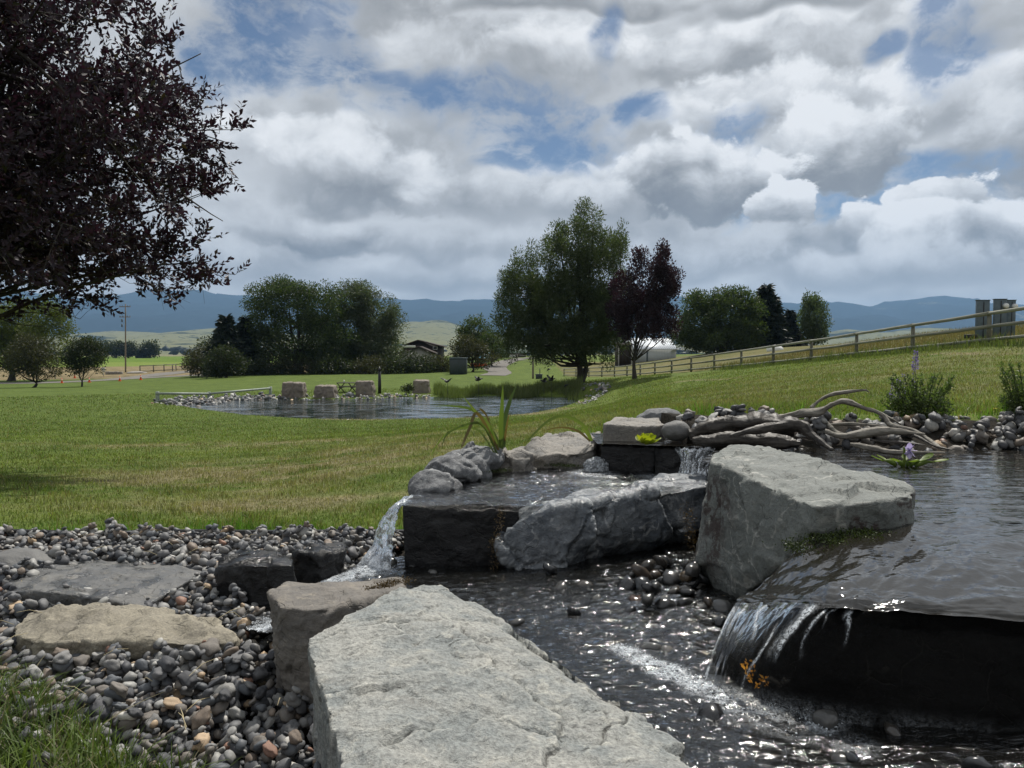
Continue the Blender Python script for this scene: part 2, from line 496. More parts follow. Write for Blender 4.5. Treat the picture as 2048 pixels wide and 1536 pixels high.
M_TAN = m_rock('tan_lichened_rock', (0.31, 0.28, 0.215), (0.21, 0.19, 0.15), (0.41, 0.375, 0.29), 1.6, 0.8, stain=((0.09, 0.08, 0.06), 0.57, 0.68, 8.0), speck=0.45, edge=.4)
M_SAND = m_rock('buff_sandstone', (0.26, 0.225, 0.185), (0.20, 0.17, 0.145), (0.33, 0.29, 0.235), 0.8, 0.85, stain=((0.10, 0.08, 0.07), 0.60, 0.72, 2.5), speck=0.3)
M_ROUND = m_rock('smooth_grey_boulder', (0.16, 0.16, 0.155), (0.13, 0.13, 0.13), (0.20, 0.195, 0.185), 2.5, 0.7, speck=0.2, crackw=0.0)

def rndval(g_):
    """per-piece random number: the mesh attribute rnd plus the object's own random"""
    a = g_.nd('ShaderNodeAttribute', {'attribute_name': 'rnd'}).outputs['Fac']
    o = g_.nd('ShaderNodeObjectInfo').outputs['Random']
    return g_.m('FRACT', g_.m('ADD', a, o))

PEBC = [('near-black', (0.045, 0.047, 0.053)), ('slate grey', (0.085, 0.087, 0.092)), ('mid grey', (0.135, 0.135, 0.135)), ('dark blue-grey', (0.075, 0.082, 0.092)), ('light grey', (0.19, 0.19, 0.185)), ('brownish grey', (0.115, 0.105, 0.095)),
        ('pale grey', (0.25, 0.25, 0.24)), ('brown', (0.13, 0.105, 0.085)), ('whitish', (0.36, 0.35, 0.33)), ('tan', (0.28, 0.21, 0.14)), ('rusty red', (0.15, 0.088, 0.066))]
PEBP = [0.0, .17, .36, .50, .64, .75, .85, .905, .945, .965, .985]
def m_pebble(name, dark=1.0, rough=0.55, wet=False, offset=0.0, own=False):
    m, g_ = newmat(name)
    tc = g_.nd('ShaderNodeTexCoord').outputs['Object']
    r = g_.m('FRACT', g_.m('ADD', rndval(g_), offset))
    D_ = dark
    col = g_.ramp(r, [(p, tuple(c * D_ for c in k[1])) for p, k in zip(PEBP, PEBC)], 'CONSTANT')
    if own:
        col = g_.nd('ShaderNodeObjectInfo').outputs['Color']
    n = g_.noise(tc, 45.0, 5, 0.65)
    n2 = g_.noise(g_.v('ADD', tc, g_.v('SCALE', (1, 1, 1), scale=g_.m('MULTIPLY', r, 9.0))), 14.0, 3, 0.6)
    col = g_.mix(g_.step(n2, 0.35, 0.7, 0, .55), col, g_.mix(1.0, col, (1.9, 1.85, 1.75), 'MULTIPLY'))
    col = g_.mix(g_.step(n, 0.45, 0.75, 0, .5), col, g_.mix(1.0, col, (0.45, 0.45, 0.47), 'MULTIPLY'))
    rg = g_.m('ADD', rough, g_.m('MULTIPLY', g_.m('SUBTRACT', n, .5), .3))
    nr = bump(g_, n, 0.35, 0.004)
    out(g_, bsdf(g_, col, rg, nr, 0.6 if wet else 0.4))
    return m
M_PEB = m_pebble('river_pebble', 1.25, 0.6)
M_PEB1 = m_pebble('single_pebble', 1.0, 0.6, own=True)
M_COB = m_pebble('bank_cobble', 0.85, 0.55, offset=0.3)
M_WPEB = m_pebble('wet_pebble', 0.34, 0.16, True)
M_SHORE = m_pebble('pale_shore_stone', 1.7, 0.7)

def m_leaf(name, c1, c2, trans, var=0.5, rough=0.5, tf=0.4, c3=None, spec=0.35):
    m, g_ = newmat(name)
    r = g_.nd('ShaderNodeAttribute', {'attribute_name': 'rnd'}).outputs['Fac']
    col = g_.mix(r, c1, c2)
    if c3:
        col = g_.mix(g_.step(r, 0.93, 0.97), col, c3)
    tcol = g_.mix(1.0, col, trans, 'MULTIPLY')
    b = bsdf(g_, col, rough, None, spec)
    t = g_.nd('ShaderNodeBsdfTranslucent', None, {0: tcol}).outputs[0]
    out(g_, g_.nd('ShaderNodeMixShader', None, {0: tf, 1: b, 2: t}).outputs[0])
    return m
M_L_PURPLE = m_leaf('purple_leaf', (0.015, 0.010, 0.017), (0.036, 0.021, 0.033), (1.5, 0.8, 1.0), c3=(0.030, 0.036, 0.012), tf=0.22)
M_L_PURPLE2 = m_leaf('dark_purple_leaf', (0.018, 0.012, 0.017), (0.04, 0.024, 0.032), (1.5, 0.8, 0.9), tf=0.3)
M_L_WILLOW = m_leaf('willow_leaf', (0.034, 0.052, 0.024), (0.095, 0.115, 0.062), (1.3, 1.5, 0.6))
M_L_COTTON = m_leaf('cottonwood_leaf', (0.024, 0.042, 0.014), (0.07, 0.092, 0.035), (1.3, 1.5, 0.6))
M_L_PALE = m_leaf('silvery_willow_leaf', (0.045, 0.062, 0.032), (0.105, 0.12, 0.07), (1.2, 1.4, 0.7))
M_L_BRIGHT = m_leaf('bright_green_leaf', (0.05, 0.075, 0.014), (0.115, 0.135, 0.03), (1.4, 1.5, 0.5))
M_L_OLIVE = m_leaf('olive_brown_leaf', (0.03, 0.036, 0.017), (0.06, 0.062, 0.03), (1.3, 1.3, 0.6))
M_L_SHRUB = m_leaf('dark_shrub_leaf', (0.016, 0.025, 0.012), (0.04, 0.052, 0.022), (1.3, 1.4, 0.6))
M_NEEDLE = m_leaf('spruce_needle', (0.010, 0.018, 0.012), (0.026, 0.038, 0.026), (1, 1.2, .8), tf=0.1)
M_L_POPLAR = m_leaf('poplar_leaf', (0.045, 0.068, 0.034), (0.10, 0.125, 0.065), (1.2, 1.4, 0.7))
M_L_HERB = m_leaf('herb_leaf', (0.055, 0.085, 0.036), (0.14, 0.17, 0.08), (1.2, 1.5, 0.5))
M_REED = m_leaf('reed_blade', (0.07, 0.11, 0.03), (0.15, 0.18, 0.06), (1.1, 1.3, .5))
M_REEDG = m_leaf('shore_reed', (0.07, 0.10, 0.032), (0.15, 0.17, 0.07), (1.1, 1.3, .5))
M_FLOWER = m_leaf('violet_petal', (0.20, 0.16, 0.36), (0.36, 0.30, 0.55), (1, 1, 1))
M_HYA = m_leaf('pale_lilac_petal', (0.42, 0.36, 0.62), (0.55, 0.48, 0.72), (1, 1, 1))
M_YELLOW = m_leaf('yellow_petal', (0.55, 0.50, 0.03), (0.7, 0.62, 0.06), (1, 1, .5))
M_LETTUCE = m_leaf('water_lettuce_leaf', (0.20, 0.27, 0.02), (0.36, 0.40, 0.04), (1.2, 1.2, .4), tf=0.45)
M_HLEAF = m_leaf('hyacinth_leaf', (0.09, 0.15, 0.02), (0.19, 0.25, 0.05), (1.1, 1.2, .4))
M_GOLD = m_leaf('amber_glint_paint', (0.45, 0.22, 0.04), (0.65, 0.36, 0.08), (1.2, 1.0, .5))  # amber colour standing in for gold glints of light

def m_plain(name, col, rough=0.6, metal=0.0, var=0.25, scale=8.0, bumpk=0.2, dirt=None):
    m, g_ = newmat(name)
    tc = g_.nd('ShaderNodeTexCoord').outputs['Object']
    n = g_.noise(tc, scale, 5, .6)
    c = g_.mix(g_.step(n, .3, .7), tuple(x * (1 - var) for x in col), tuple(min(1, x * (1 + var)) for x in col))
    if dirt:
        c = g_.mix(g_.step(g_.noise(tc, scale * .4, 6, .7), .5, .7), c, dirt)
    out(g_, bsdf(g_, c, rough, bump(g_, n, bumpk, .01), .4, metal))
    return m

def m_wood(name, c1, c2, axis=2, scale=6.0, rough=0.75):
    m, g_ = newmat(name)
    tc = g_.nd('ShaderNodeTexCoord').outputs['Object']
    s = [scale * 5] * 3; s[axis] = scale * 0.5
    n = g_.noise(g_.mapping(tc, tuple(s)), 1.0, 6, .65, .6)
    r = rndval(g_)
    c = g_.mix(g_.step(n, .3, .7), c1, c2)
    c = g_.mix(g_.m('MULTIPLY', r, .45), c, g_.mix(1.0, c, (.55, .55, .52), 'MULTIPLY'))
    out(g_, bsdf(g_, c, rough, bump(g_, n, .5, .01), .3))
    return m
M_FENCE = m_wood('weathered_fence_wood', (0.20, 0.20, 0.16), (0.33, 0.33, 0.28), 1, 2.5)
M_POST = m_wood('weathered_post_wood', (0.12, 0.115, 0.09), (0.22, 0.215, 0.175), 2, 2.5)
M_FENCE2 = m_plain('grey_green_rail_paint', (0.26, 0.30, 0.26), .5, 0, .15)
M_BARK = m_wood('tree_bark', (0.025, 0.022, 0.018), (0.065, 0.058, 0.048), 2, 5)
M_DRIFT = m_wood('bleached_driftwood', (0.13, 0.12, 0.105), (0.34, 0.32, 0.28), 0, 9)
M_DRIFTD = m_wood('dark_wet_driftwood', (0.018, 0.016, 0.015), (0.11, 0.10, 0.09), 0, 9, .5)
M_POLE = m_wood('utility_pole_wood', (0.16, 0.135, 0.105), (0.27, 0.235, 0.19), 2, 2)
M_BLACKM = m_plain('black_metal', (0.012, 0.012, 0.013), .5, 0, .2)
M_EDGING = m_plain('black_edging_plastic', (0.012, 0.012, 0.013), .45, 0, .3, 20)
M_DGREEN = m_plain('dark_green_paint', (0.03, 0.042, 0.045), .5, 0, .12)
M_METERG = m_plain('grey_green_metal', (0.085, 0.118, 0.14), .45, 0, .1)
M_WHITEM = m_plain('white_metal', (0.62, 0.66, 0.70), .4, 0, .06)
M_GLASS = m_plain('window_glass', (0.03, 0.035, 0.04), .08, 0, .1)
M_BROWNW = m_plain('brown_siding', (0.028, 0.02, 0.017), .8, 0, .2)
M_BROOF = m_plain('brown_roofing', (0.045, 0.034, 0.03), .85, 0, .25)
M_PALEW = m_plain('pale_wall', (0.34, 0.33, 0.31), .8, 0, .1)
M_BLUEROOF = m_plain('light_blue_tarp', (0.20, 0.46, 0.62), .5, 0, .1)
M_GREENROOF = m_plain('faded_green_roof', (0.17, 0.24, 0.19), .6, 0, .12)
M_LILAC = m_plain('grey_violet_wall', (0.09, 0.08, 0.12), .7, 0, .15)
M_ORANGE = m_plain('orange_plastic', (0.75, 0.12, 0.035), .5, 0, .08)
M_WHITE = m_plain('white_paint', (0.72, 0.72, 0.70), .5, 0, .06)
M_CONC = m_plain('pale_concrete', (0.28, 0.26, 0.23), .9, 0, .2)
M_TABLE = m_wood('dark_table_wood', (0.035, 0.032, 0.026), (0.07, 0.065, 0.055), 0, 4)
M_STEEL = m_plain('galvanised_steel', (0.4, 0.41, 0.42), .4, .6, .1)
M_MOSS = m_leaf('moss', (0.018, 0.032, 0.008), (0.06, 0.085, 0.02), (1, 1, .5), tf=.2)
M_DMOSS = m_leaf('brown_moss', (0.05, 0.035, 0.015), (0.14, 0.095, 0.045), (1, 1, .5), tf=.2)
random.seed(7); np.random.seed(7)
# ================================================================== TERRAIN
ZU, ZM, ZP = -0.62, -0.82, -3.2          # upper pool, middle pool, far pond
def zstream(x, y):
    return -0.97 - 0.08 * (y - 2.0) - 0.03 * (0.6 - x) - 0.06 * sstep(-np.asarray(x, float), 0.8, 1.15)

# fence line of the right-hand slope: pixel column, rows of the top and bottom rail
FEN = [(1976, 627, 679), (1828, 648, 691), (1712, 670, 707), (1622, 681, 715), (1545, 693, 724), (1482, 702, 730), (1428, 709, 734.5), (1382, 716, 739), (1342, 721, 742), (1308, 726, 745), (1279, 729, 747.5), (1254, 732, 749), (1230, 734, 750), (1205, 735.5, 751), (1180, 736.5, 751), (1152, 737, 750.5), (1127, 737.5, 750)]
FPTS = []
for px, a, b in FEN:
    d = 0.9 * FPX / (b - a)
    FPTS.append((R(px, a, d), R(px, b, d)))
fx = np.array([p[1] for p in FPTS])
for k in range(3):                                                     # smooth the line
    fx[1:-1] = fx[1:-1] * .5 + (fx[:-2] + fx[2:]) * .25
ft = fx + np.array((0, 0, 0.9))

CT = []
for px in (-300, 100, 500):
    for d, z in ((4.9, -1.2), (6.5, -1.33), (8, -1.45), (12, -1.78), (18, -2.2), (26, -2.72), (34, -3.12), (45, -3.25), (56, -3.2)):
        CT.append((px, d, z))
for px in (-300, 100):
    CT += [(px, 66, -3.5), (px, 92, -4.25), (px, 116, -4.62), (px, 150, -4.1), (px, 250, -4.8), (px, 500, -4.6), (px, 900, -4.2)]
CT += [(500, 64, -3.25), (500, 82, -3.35), (500, 112, -3.38), (500, 180, -3.4), (500, 400, -4)]
CT += [(850, 46, -3.25), (850, 60, -3.08), (850, 100, -3.0), (850, 126, -3.05), (850, 200, -2.6), (850, 400, -3)]
CT += [(700, 35.5, -3.15), (700, 50, -3.22), (700, 60, -3.12), (1010, 40, -3.22), (1010, 56, -3.12), (1010, 75, -3.1), (1010, 100, -2.95), (1010, 130, -2.0), (1010, 150, -1.3), (1010, 200, -0.8), (1010, 400, -1)]
CT += [(1160, 60, -2.4), (1160, 80, -2.75), (1270, 55, -1.92), (1150, 47, -3.1), (1150, 36, -2.9)]
CT += [(1500, 5.3, -.47), (2000, 5.3, -.45), (2400, 5.3, -.45), (1250, 6.5, -.62), (1250, 9, -.80), (1250, 16, -1.2), (1100, 8, -1.05), (1100, 14, -1.37), (1100, 24, -2.1), (870, 5.2, -1.2), (870, 6, -1.2), (870, 9, -1.25), (870, 12, -1.45), (870, 20, -2.1), (870, 31, -2.95)]
CT += [(1250, 30, -1.95), (1310, 32, -1.9), (1310, 45, -1.9), (1500, 8, -.57), (1500, 18, -.86), (1500, 32, -1.0), (1800, 8, -.51), (1800, 14, -.50), (1800, 24, -.26), (2048, 8.5, -.47), (2048, 14, -.32), (2048, 22, .04), (2500, 8, -.4), (2500, 20, .2)]
CT += [(1900, 45, 1.05), (1700, 60, .55), (1500, 100, .15), (2100, 50, 1.7), (1440, 116, .12), (1300, 122, -1.65), (1700, 200, .7), (1900, 200, 1.6), (1440, 250, 0), (2400, 60, 2.2), (1250, 200, -1.2), (1600, 120, .9)]
for p in fx:
    CT.append((None, p, p[2] - 0.2))
cp, cz = [], []
for px, d, z in CT:
    if px is None:
        x, y = d[0], d[1]
    else:
        x, y = (px - 1024) / FPX * d, d
    cp.append((math.atan2(x, y) * 2.2, math.log(math.hypot(x, y)))); cz.append(z)
cp = np.array(cp); cz = np.array(cz)
def _phi(r2):
    return np.where(r2 > 1e-12, 0.5 * r2 * np.log(np.maximum(r2, 1e-12)), 0)
_n = len(cp)
_A = np.zeros((_n + 3, _n + 3))
_A[:_n, :_n] = _phi(((cp[:, None] - cp[None]) ** 2).sum(-1)) + np.eye(_n) * 2e-3
_A[:_n, _n:] = np.c_[np.ones(_n), cp]; _A[_n:, :_n] = _A[:_n, _n:].T
_w = np.linalg.solve(_A, np.r_[cz, 0, 0, 0])
POND = [R(p, r, 1) for p, r in ((318, 806), (430, 798.5), (560, 797), (700, 797.5), (830, 794), (900, 792), (1000, 791.5), (1100, 792), (1155, 795), (1165, 802), (1150, 808), (1115, 818), (1060, 828), (980, 834), (880, 838), (740, 840), (600, 838), (480, 830), (390, 818))]
POND = [tuple((v * ZP / v[2])[:2]) for v in POND]
FEAT = [(-6, -3), (-6, 4.93), (-.72, 5.0), (-.45, 5.4), (0.1, 6.3), (.75, 6.3), (1.25, 5.9), (1.7, 5.3), (2.5, 5.22), (7, 5.2), (7, -3)]
BANK = [(1.15, 5.9), (1.25, 4.9), (1.7, 4.62), (2.4, 4.5), (7, 4.4), (7, 5.3), (2.5, 5.35), (1.7, 5.45)]
def bankz(x, y):
    return -0.72 + 0.25 * np.clip((np.asarray(y, float) - (4.62 - 0.04 * (np.asarray(x, float) - 1.7))) / 0.62, -.3, 1.0)

def terrain(x, y):
    x = np.atleast_1d(np.asarray(x, float)); y = np.atleast_1d(np.asarray(y, float))
    az = np.clip(np.arctan2(x, y), -0.85, 0.85); r = np.hypot(x, y)
    lr = np.log(np.clip(r, 4.0, 420))
    q = np.stack([az * 2.2, lr], 1)
    z = np.zeros(len(q))
    for k in range(0, len(q), 20000):
        qq = q[k:k + 20000]
        z[k:k + 20000] = _phi(((qq[:, None] - cp[None]) ** 2).sum(-1)) @ _w[:_n] + _w[_n] + qq @ _w[_n + 1:]
    z = z * (1 - sstep(r, 220, 420)) + (-4.2) * sstep(r, 220, 420)
    P3 = np.stack([x, y, np.zeros(len(x))], 1)
    z += fbm(P3 * 0.35, 3, 5) * 0.03 * sstep(r, 6, 14) * (1 - sstep(r, 60, 90))
    m = (r > 20) & (r < 75)
    if m.any():
        i = np.where(m)[0]
        ins = inside(x[i], y[i], POND); dd = polydist(x[i], y[i], POND)
        s = np.where(ins, -dd, dd)
        w = 1 - sstep(s, 0.0, 2.2)
        z[i] = np.where(s > 0, np.maximum(z[i], ZP + .03) * (1 - w) + (ZP + 0.03 + .03 * s) * w, ZP - 0.35 * sstep(-s, 0, 1.5) + .02)
    m = (r < 9) | (y < 0)
    if m.any():
        i = np.where(m)[0]
        ins = inside(x[i], y[i], FEAT) | (y[i] < 4.0)
        z[i] = np.where(ins, -1.32, z[i])
        bk = inside(x[i], y[i], BANK)
        z[i] = np.where(bk, np.minimum(bankz(x[i], y[i]), np.where(ins, 9, z[i])), z[i])
    return z
def tz(x, y): return float(terrain(x, y)[0])
def G(px, d):
    """ground point under pixel column px at distance d"""
    x = (px - 1024) / FPX * d
    return np.array((x, d, tz(x, d)))

def lawncolor(x, y):
    """albedo of the turf: green, with dry straw-coloured patches where the photograph has them"""
    x = np.asarray(x, float); y = np.asarray(y, float)
    r = np.hypot(x, y)
    px = 1024 + FPX * x / np.maximum(y, .5)
    P3 = np.stack([x, y, 0 * x], 1)
    n1 = fbm(P3 * .55, 4, 31); n2 = fbm(P3 * 2.2, 4, 32); n3 = fbm(P3 * .12, 3, 33)
    g1 = np.array((.084, .122, .027)); g2 = np.array((.126, .164, .037)); dry = np.array((.205, .178, .105)); far = np.array((.084, .122, .027)); ol = np.array((.135, .140, .056))
    t = np.clip(.5 + n1 * .9 + n2 * .5, 0, 1)[:, None]
    c = g1 * (1 - t) + g2 * t
    left = (1 - sstep(x / np.maximum(y, .5), -.05, .12))
    # dry swathe across the near left lawn
    e = np.exp(-(((x + 3.0) / 2.6) ** 2 + ((y - 10.2) / 2.7) ** 2)) + .8 * np.exp(-(((x + 2.0) / 1.3) ** 2 + ((y - 6.4) / .45) ** 2)) + .75 * np.exp(-(((x + 6) / 5.5) ** 2 + ((y - 17.5) / 1.3) ** 2)) + .5 * np.exp(-(((x + 0.5) / 3.2) ** 2 + ((y - 13.) / 3) ** 2))
    e = np.clip(e * (.72 + 1.2 * n1 + 1.1 * n2), 0, .85)
    # dry rim on the near shore
    dp = polydist(x, y, POND) if len(x) < 400000 else 9
    e = np.maximum(e, np.clip((1 - sstep(dp, 0.15, 1.5)) * (y < 43) * (x > -9) * (.75 + n1), 0, .9))
    rightm = sstep(x / np.maximum(y, .5), .16, .30)
    o = np.clip(rightm * (1 - sstep(y, 24, 34)) * (.62 + .9 * n1 + .35 * n2) * sstep(y, 6.5, 9.5), 0, 1)
    c = c * (1 - o[:, None] * .9) + ol * o[:, None] * .9
    # straw line along the mown edge below the fence
    fy = np.interp(y, fx[::-1, 1] if fx[0, 1] > fx[-1, 1] else fx[:, 1], fx[::-1, 0] if fx[0, 1] > fx[-1, 1] else fx[:, 0])
    off = 2.3 + 4.6 * sstep(y, 27, 33) * (1 - .25 * sstep(y, 33, 44)) + 1.2 * n3
    sl = np.exp(-((x - (fy - off)) / (.16 + .25 * np.clip(n3 + .2, 0, 1))) ** 2) * (y > 20) * (y < 43)
    e = np.maximum(e, np.clip(sl * 1.2 * (.8 + n2), 0, 1))
    far_t = (sstep(y, 18, 30) * left * .8)[:, None]
    c = c * (1 - far_t) + (far * (1 + .25 * n1[:, None])) * far_t
    c = c * (1 - e[:, None]) + dry * e[:, None]
    # pale mown band at the near edge of the pond lawn
    # beyond the lawn
    fr = (np.interp(y, fx[:, 1], fx[:, 0]) if fx[0, 1] < fx[-1, 1] else 0)
    beyond = (x > fr + .3) & (y > 20) & (y < 140)
    fieldc = np.array((.155, .140, .062)) * (1 - np.clip(.45 + n1 + n3, 0, 1)[:, None]) + np.array((.105, .112, .04)) * np.clip(.45 + n1 + n3, 0, 1)[:, None]
    c = np.where(beyond[:, None], fieldc, c)
    lf = (px < 620)
    tan = np.array((.205, .165, .092)); gf = np.array((.105, .165, .022)); gf2 = np.array((.15, .20, .04))
    band = lf & (y > 124) & (y < 235)
    c = np.where(band[:, None], tan * (1 + .5 * n1[:, None]) * (1 - .3 * np.clip(n3, 0, 1)[:, None]), c)
    b2 = lf & (y >= 235) & (y < 330)
    c = np.where(b2[:, None], gf2 * (1 + .15 * n1[:, None]), c)
    b3 = lf & (y >= 330)
    c = np.where(b3[:, None], gf * (1 + .15 * n3[:, None]), c)
    vf = r > 900
    vcol = np.where((np.sin(x * .004 + n3 * 4) > 0)[:, None], np.array((.14, .16, .07)), np.array((.20, .185, .11)))
    c = np.where(vf[:, None], vcol, c)
    return np.clip(c, .01, 1)

# polar ground sheet: fine in view, coarse behind the camera
az = np.concatenate([np.radians(np.linspace(-180, -46, 24)[:-1]), np.radians(np.linspace(-46, 46, 380)), np.radians(np.linspace(46, 180, 24)[1:])])
rr = np.concatenate([[0.0], np.geomspace(0.5, 4.3, 26)[:-1], np.geomspace(4.3, 14, 110)[:-1], np.geomspace(14, 75, 150)[:-1], np.geomspace(75, 420, 90)[:-1], np.geomspace(420, 14000, 40)])
A_, R_ = np.meshgrid(az, rr)
X = (R_ * np.sin(A_)).ravel(); Y = (R_ * np.cos(A_)).ravel()
Z = terrain(X, Y)
feat = ((inside(X, Y, FEAT) | (Y < 4.0)) & (np.hypot(X, Y) < 60)).astype(float)
col = lawncolor(X, Y)
soil = np.array((.028, .025, .021))
col = col * (1 - feat[:, None]) + soil * feat[:, None]
gm, g_ = newmat('turf_and_fields')
ca = g_.nd('ShaderNodeAttribute', {'attribute_name': 'Col'}).outputs['Color']
tc = g_.nd('ShaderNodeTexCoord').outputs['Object']
n = g_.noise(tc, 14, 5, .7); n2 = g_.noise(tc, 1.6, 5, .65); n3 = g_.noise(tc, 60, 3, .7)
cc = g_.mix(g_.step(n, .3, .7), g_.mix(1, ca, (.62, .66, .60), 'MULTIPLY'), g_.mix(1, ca, (1.3, 1.25, 1.3), 'MULTIPLY'))
cc = g_.mix(g_.step(n2, .3, .7), g_.mix(1, cc, (.82, .86, .82), 'MULTIPLY'), g_.mix(1, cc, (1.15, 1.12, 1.15), 'MULTIPLY'))
out(g_, bsdf(g_, cc, .95, bump(g_, g_.m('ADD', n, n3), .6, .03), .1))
put('ground', np.stack([X, Y, Z], 1), gridfaces(len(rr), len(az), True), gm, None, (0, 0, 0), attrs={'Col': col}, kind='structure', label='mown lawn sloping down to the pond, with fields beyond')

# ------------------------------------------------------------------ far pond water
def m_water(name, deep, sx, sy, strength, dist, rough=0.03, scale=1.0, trans=0.0, tint=(.6, .62, .58), foam=None, ior=1.5):
    m, g_ = newmat(name)
    tc = g_.nd('ShaderNodeTexCoord').outputs['Object']
    a = g_.noise(g_.mapping(tc, (sx, sy, 1)), 1.0 * scale, 4, .55, .4)
    b = g_.noise(g_.mapping(tc, (sx * 2.7, sy * 2.3, 1)), 1.0 * scale, 3, .5, .2)
    big = g_.noise(tc, .35 * scale, 2, .5)
    h = g_.m('ADD', a, g_.m('MULTIPLY', b, .45))
    nr = bump(g_, g_.m('MULTIPLY', h, g_.step(big, .3, .65, .35, 1.0)), strength, dist)
    c = bsdf(g_, deep, rough, nr, .5, 0, {'IOR': ior})
    if trans:
        fr = g_.nd('ShaderNodeFresnel', None, {'IOR': ior, 'Normal': nr}).outputs[0]
        gl = g_.nd('ShaderNodeBsdfGlossy', None, {0: (.95, .97, 1), 1: rough, 'Normal': nr}).outputs[0]
        tr = g_.nd('ShaderNodeBsdfTransparent', None, {0: tint}).outputs[0]
        base = g_.nd('ShaderNodeMixShader', None, {0: trans, 1: bsdf(g_, deep, .5, nr, 0), 2: tr}).outputs[0]
        c = g_.nd('ShaderNodeMixShader', None, {0: fr, 1: base, 2: gl}).outputs[0]
    if foam:
        fa = g_.nd('ShaderNodeAttribute', {'attribute_name': 'foam'}).outputs['Fac']
        fn = g_.noise(tc, foam, 5, .75)
        vo = g_.nd('ShaderNodeTexVoronoi', {'feature': 'DISTANCE_TO_EDGE'}, {'Vector': tc, 'Scale': foam * 1.6}).outputs[0]
        f = g_.m('MULTIPLY', fa, g_.m('ADD', g_.step(fn, .38, .66), g_.step(vo, .12, .0, 0, .7)), 0, True)
        fc = bsdf(g_, (.62, .66, .70), .45, nr, .4)
        c = g_.nd('ShaderNodeMixShader', None, {0: f, 1: c, 2: fc}).outputs[0]
    out(g_, c)
    return m
M_POND = m_water('rippled_pond_water', (.018, .026, .024), .30, 1.0, .55, .16, .05, ior=2.2)
M_UPPER = m_water('dark_pool_water', (.012, .011, .009), 3.0, 14, .95, .02, .04, ior=3.4)
M_STREAM = m_water('stream_water', (.010, .010, .009), 20, 50, .9, .012, .06, 1.0, .42, (.60, .57, .50), 42, 1.5)
M_FILM = m_water('sliding_water_film', (.02, .02, .02), 12, 26, 1.0, .016, .05, 1.0, .93, (.80, .81, .80), 60)
M_SHEET = m_water('dark_water_sheet', (.016, .014, .011), 7, 11, .7, .012, .07, 1.0, 0, ior=1.85)
M_FALL = m_water('falling_water', (.10, .11, .12), 34, 34, .9, .02, .08, 1.0, .72, (.86, .88, .90), 70)
# pond sheet: a fine fan inside the outline
pc = np.array(POND).mean(0)
dense = np.concatenate([np.linspace(POND[i], POND[(i + 1) % len(POND)], 9)[:-1] for i in range(len(POND))])
wob = 1 + .012 * np.array([fbm(np.array([[p[0] * .9, p[1] * .9, 0]]), 3, 4)[0] for p in dense])
dense = pc + (dense - pc) * wob[:, None]
V = [np.array((pc[0], pc[1], ZP))]
rings = np.linspace(.1, 1, 10)
for t in rings:
    V += [np.array((*(pc + (p - pc) * t), ZP)) for p in dense]
V = np.array(V); L = len(dense)
F = [(0, 1 + i, 1 + (i + 1) % L) for i in range(L)]
for k in range(len(rings) - 1):
    o0 = 1 + k * L
    for i in range(L):
        j = (i + 1) % L
        F += [(o0 + i, o0 + L + i, o0 + L + j), (o0 + i, o0 + L + j, o0 + j)]
put('pond_water', V, np.array(F), M_POND, kind='structure', label='rippled water of the far lawn pond')

# ------------------------------------------------------------------ gravel roads and drive
M_ROAD = m_plain('gravel_road', (.15, .14, .125), .95, 0, .2, 2.0)
def strip(name, path, width, mat, label, lift=.04, n=60):
    p = catmull(path, n)
    t = np.gradient(p, axis=0); t /= np.linalg.norm(t, axis=1)[:, None]
    nrm = np.stack([-t[:, 1], t[:, 0]], 1)
    w = catmull([[a, 0] for a in width], n)[:, 0]
    V = []
    for s in np.linspace(-.5, .5, 5):
        q = p + nrm * (w * (1 + .1 * np.random.rand(n)))[:, None] * s
        V.append(np.c_[q, terrain(q[:, 0], q[:, 1]) + lift])
    V = np.array(V).transpose(1, 0, 2).reshape(-1, 3)
    put(name, V, gridfaces(n, 5), mat, kind='structure', label=label)
def XY(px, d): return ((px - 1024) / FPX * d, d)
strip('gravel_road', [XY(-260, 112), XY(0, 113), XY(160, 116), XY(290, 119), XY(420, 121), XY(560, 124)], [5, 5.5, 6, 6, 5, 4], M_ROAD, 'grey gravel road crossing behind the left lawn')
strip('gravel_spur', [XY(230, 119), XY(300, 128), XY(350, 140), XY(400, 150)], [5, 6, 6, 5], M_ROAD, 'gravel spur leading to the wooden corral fence')
strip('gravel_drive', [XY(985, 96), XY(1000, 108), XY(990, 122), XY(1012, 138), XY(1040, 150), XY(1075, 160)], [3.2, 3.2, 3.6, 3.6, 3.2, 3], M_ROAD, 'gravel drive running up to the sheds')

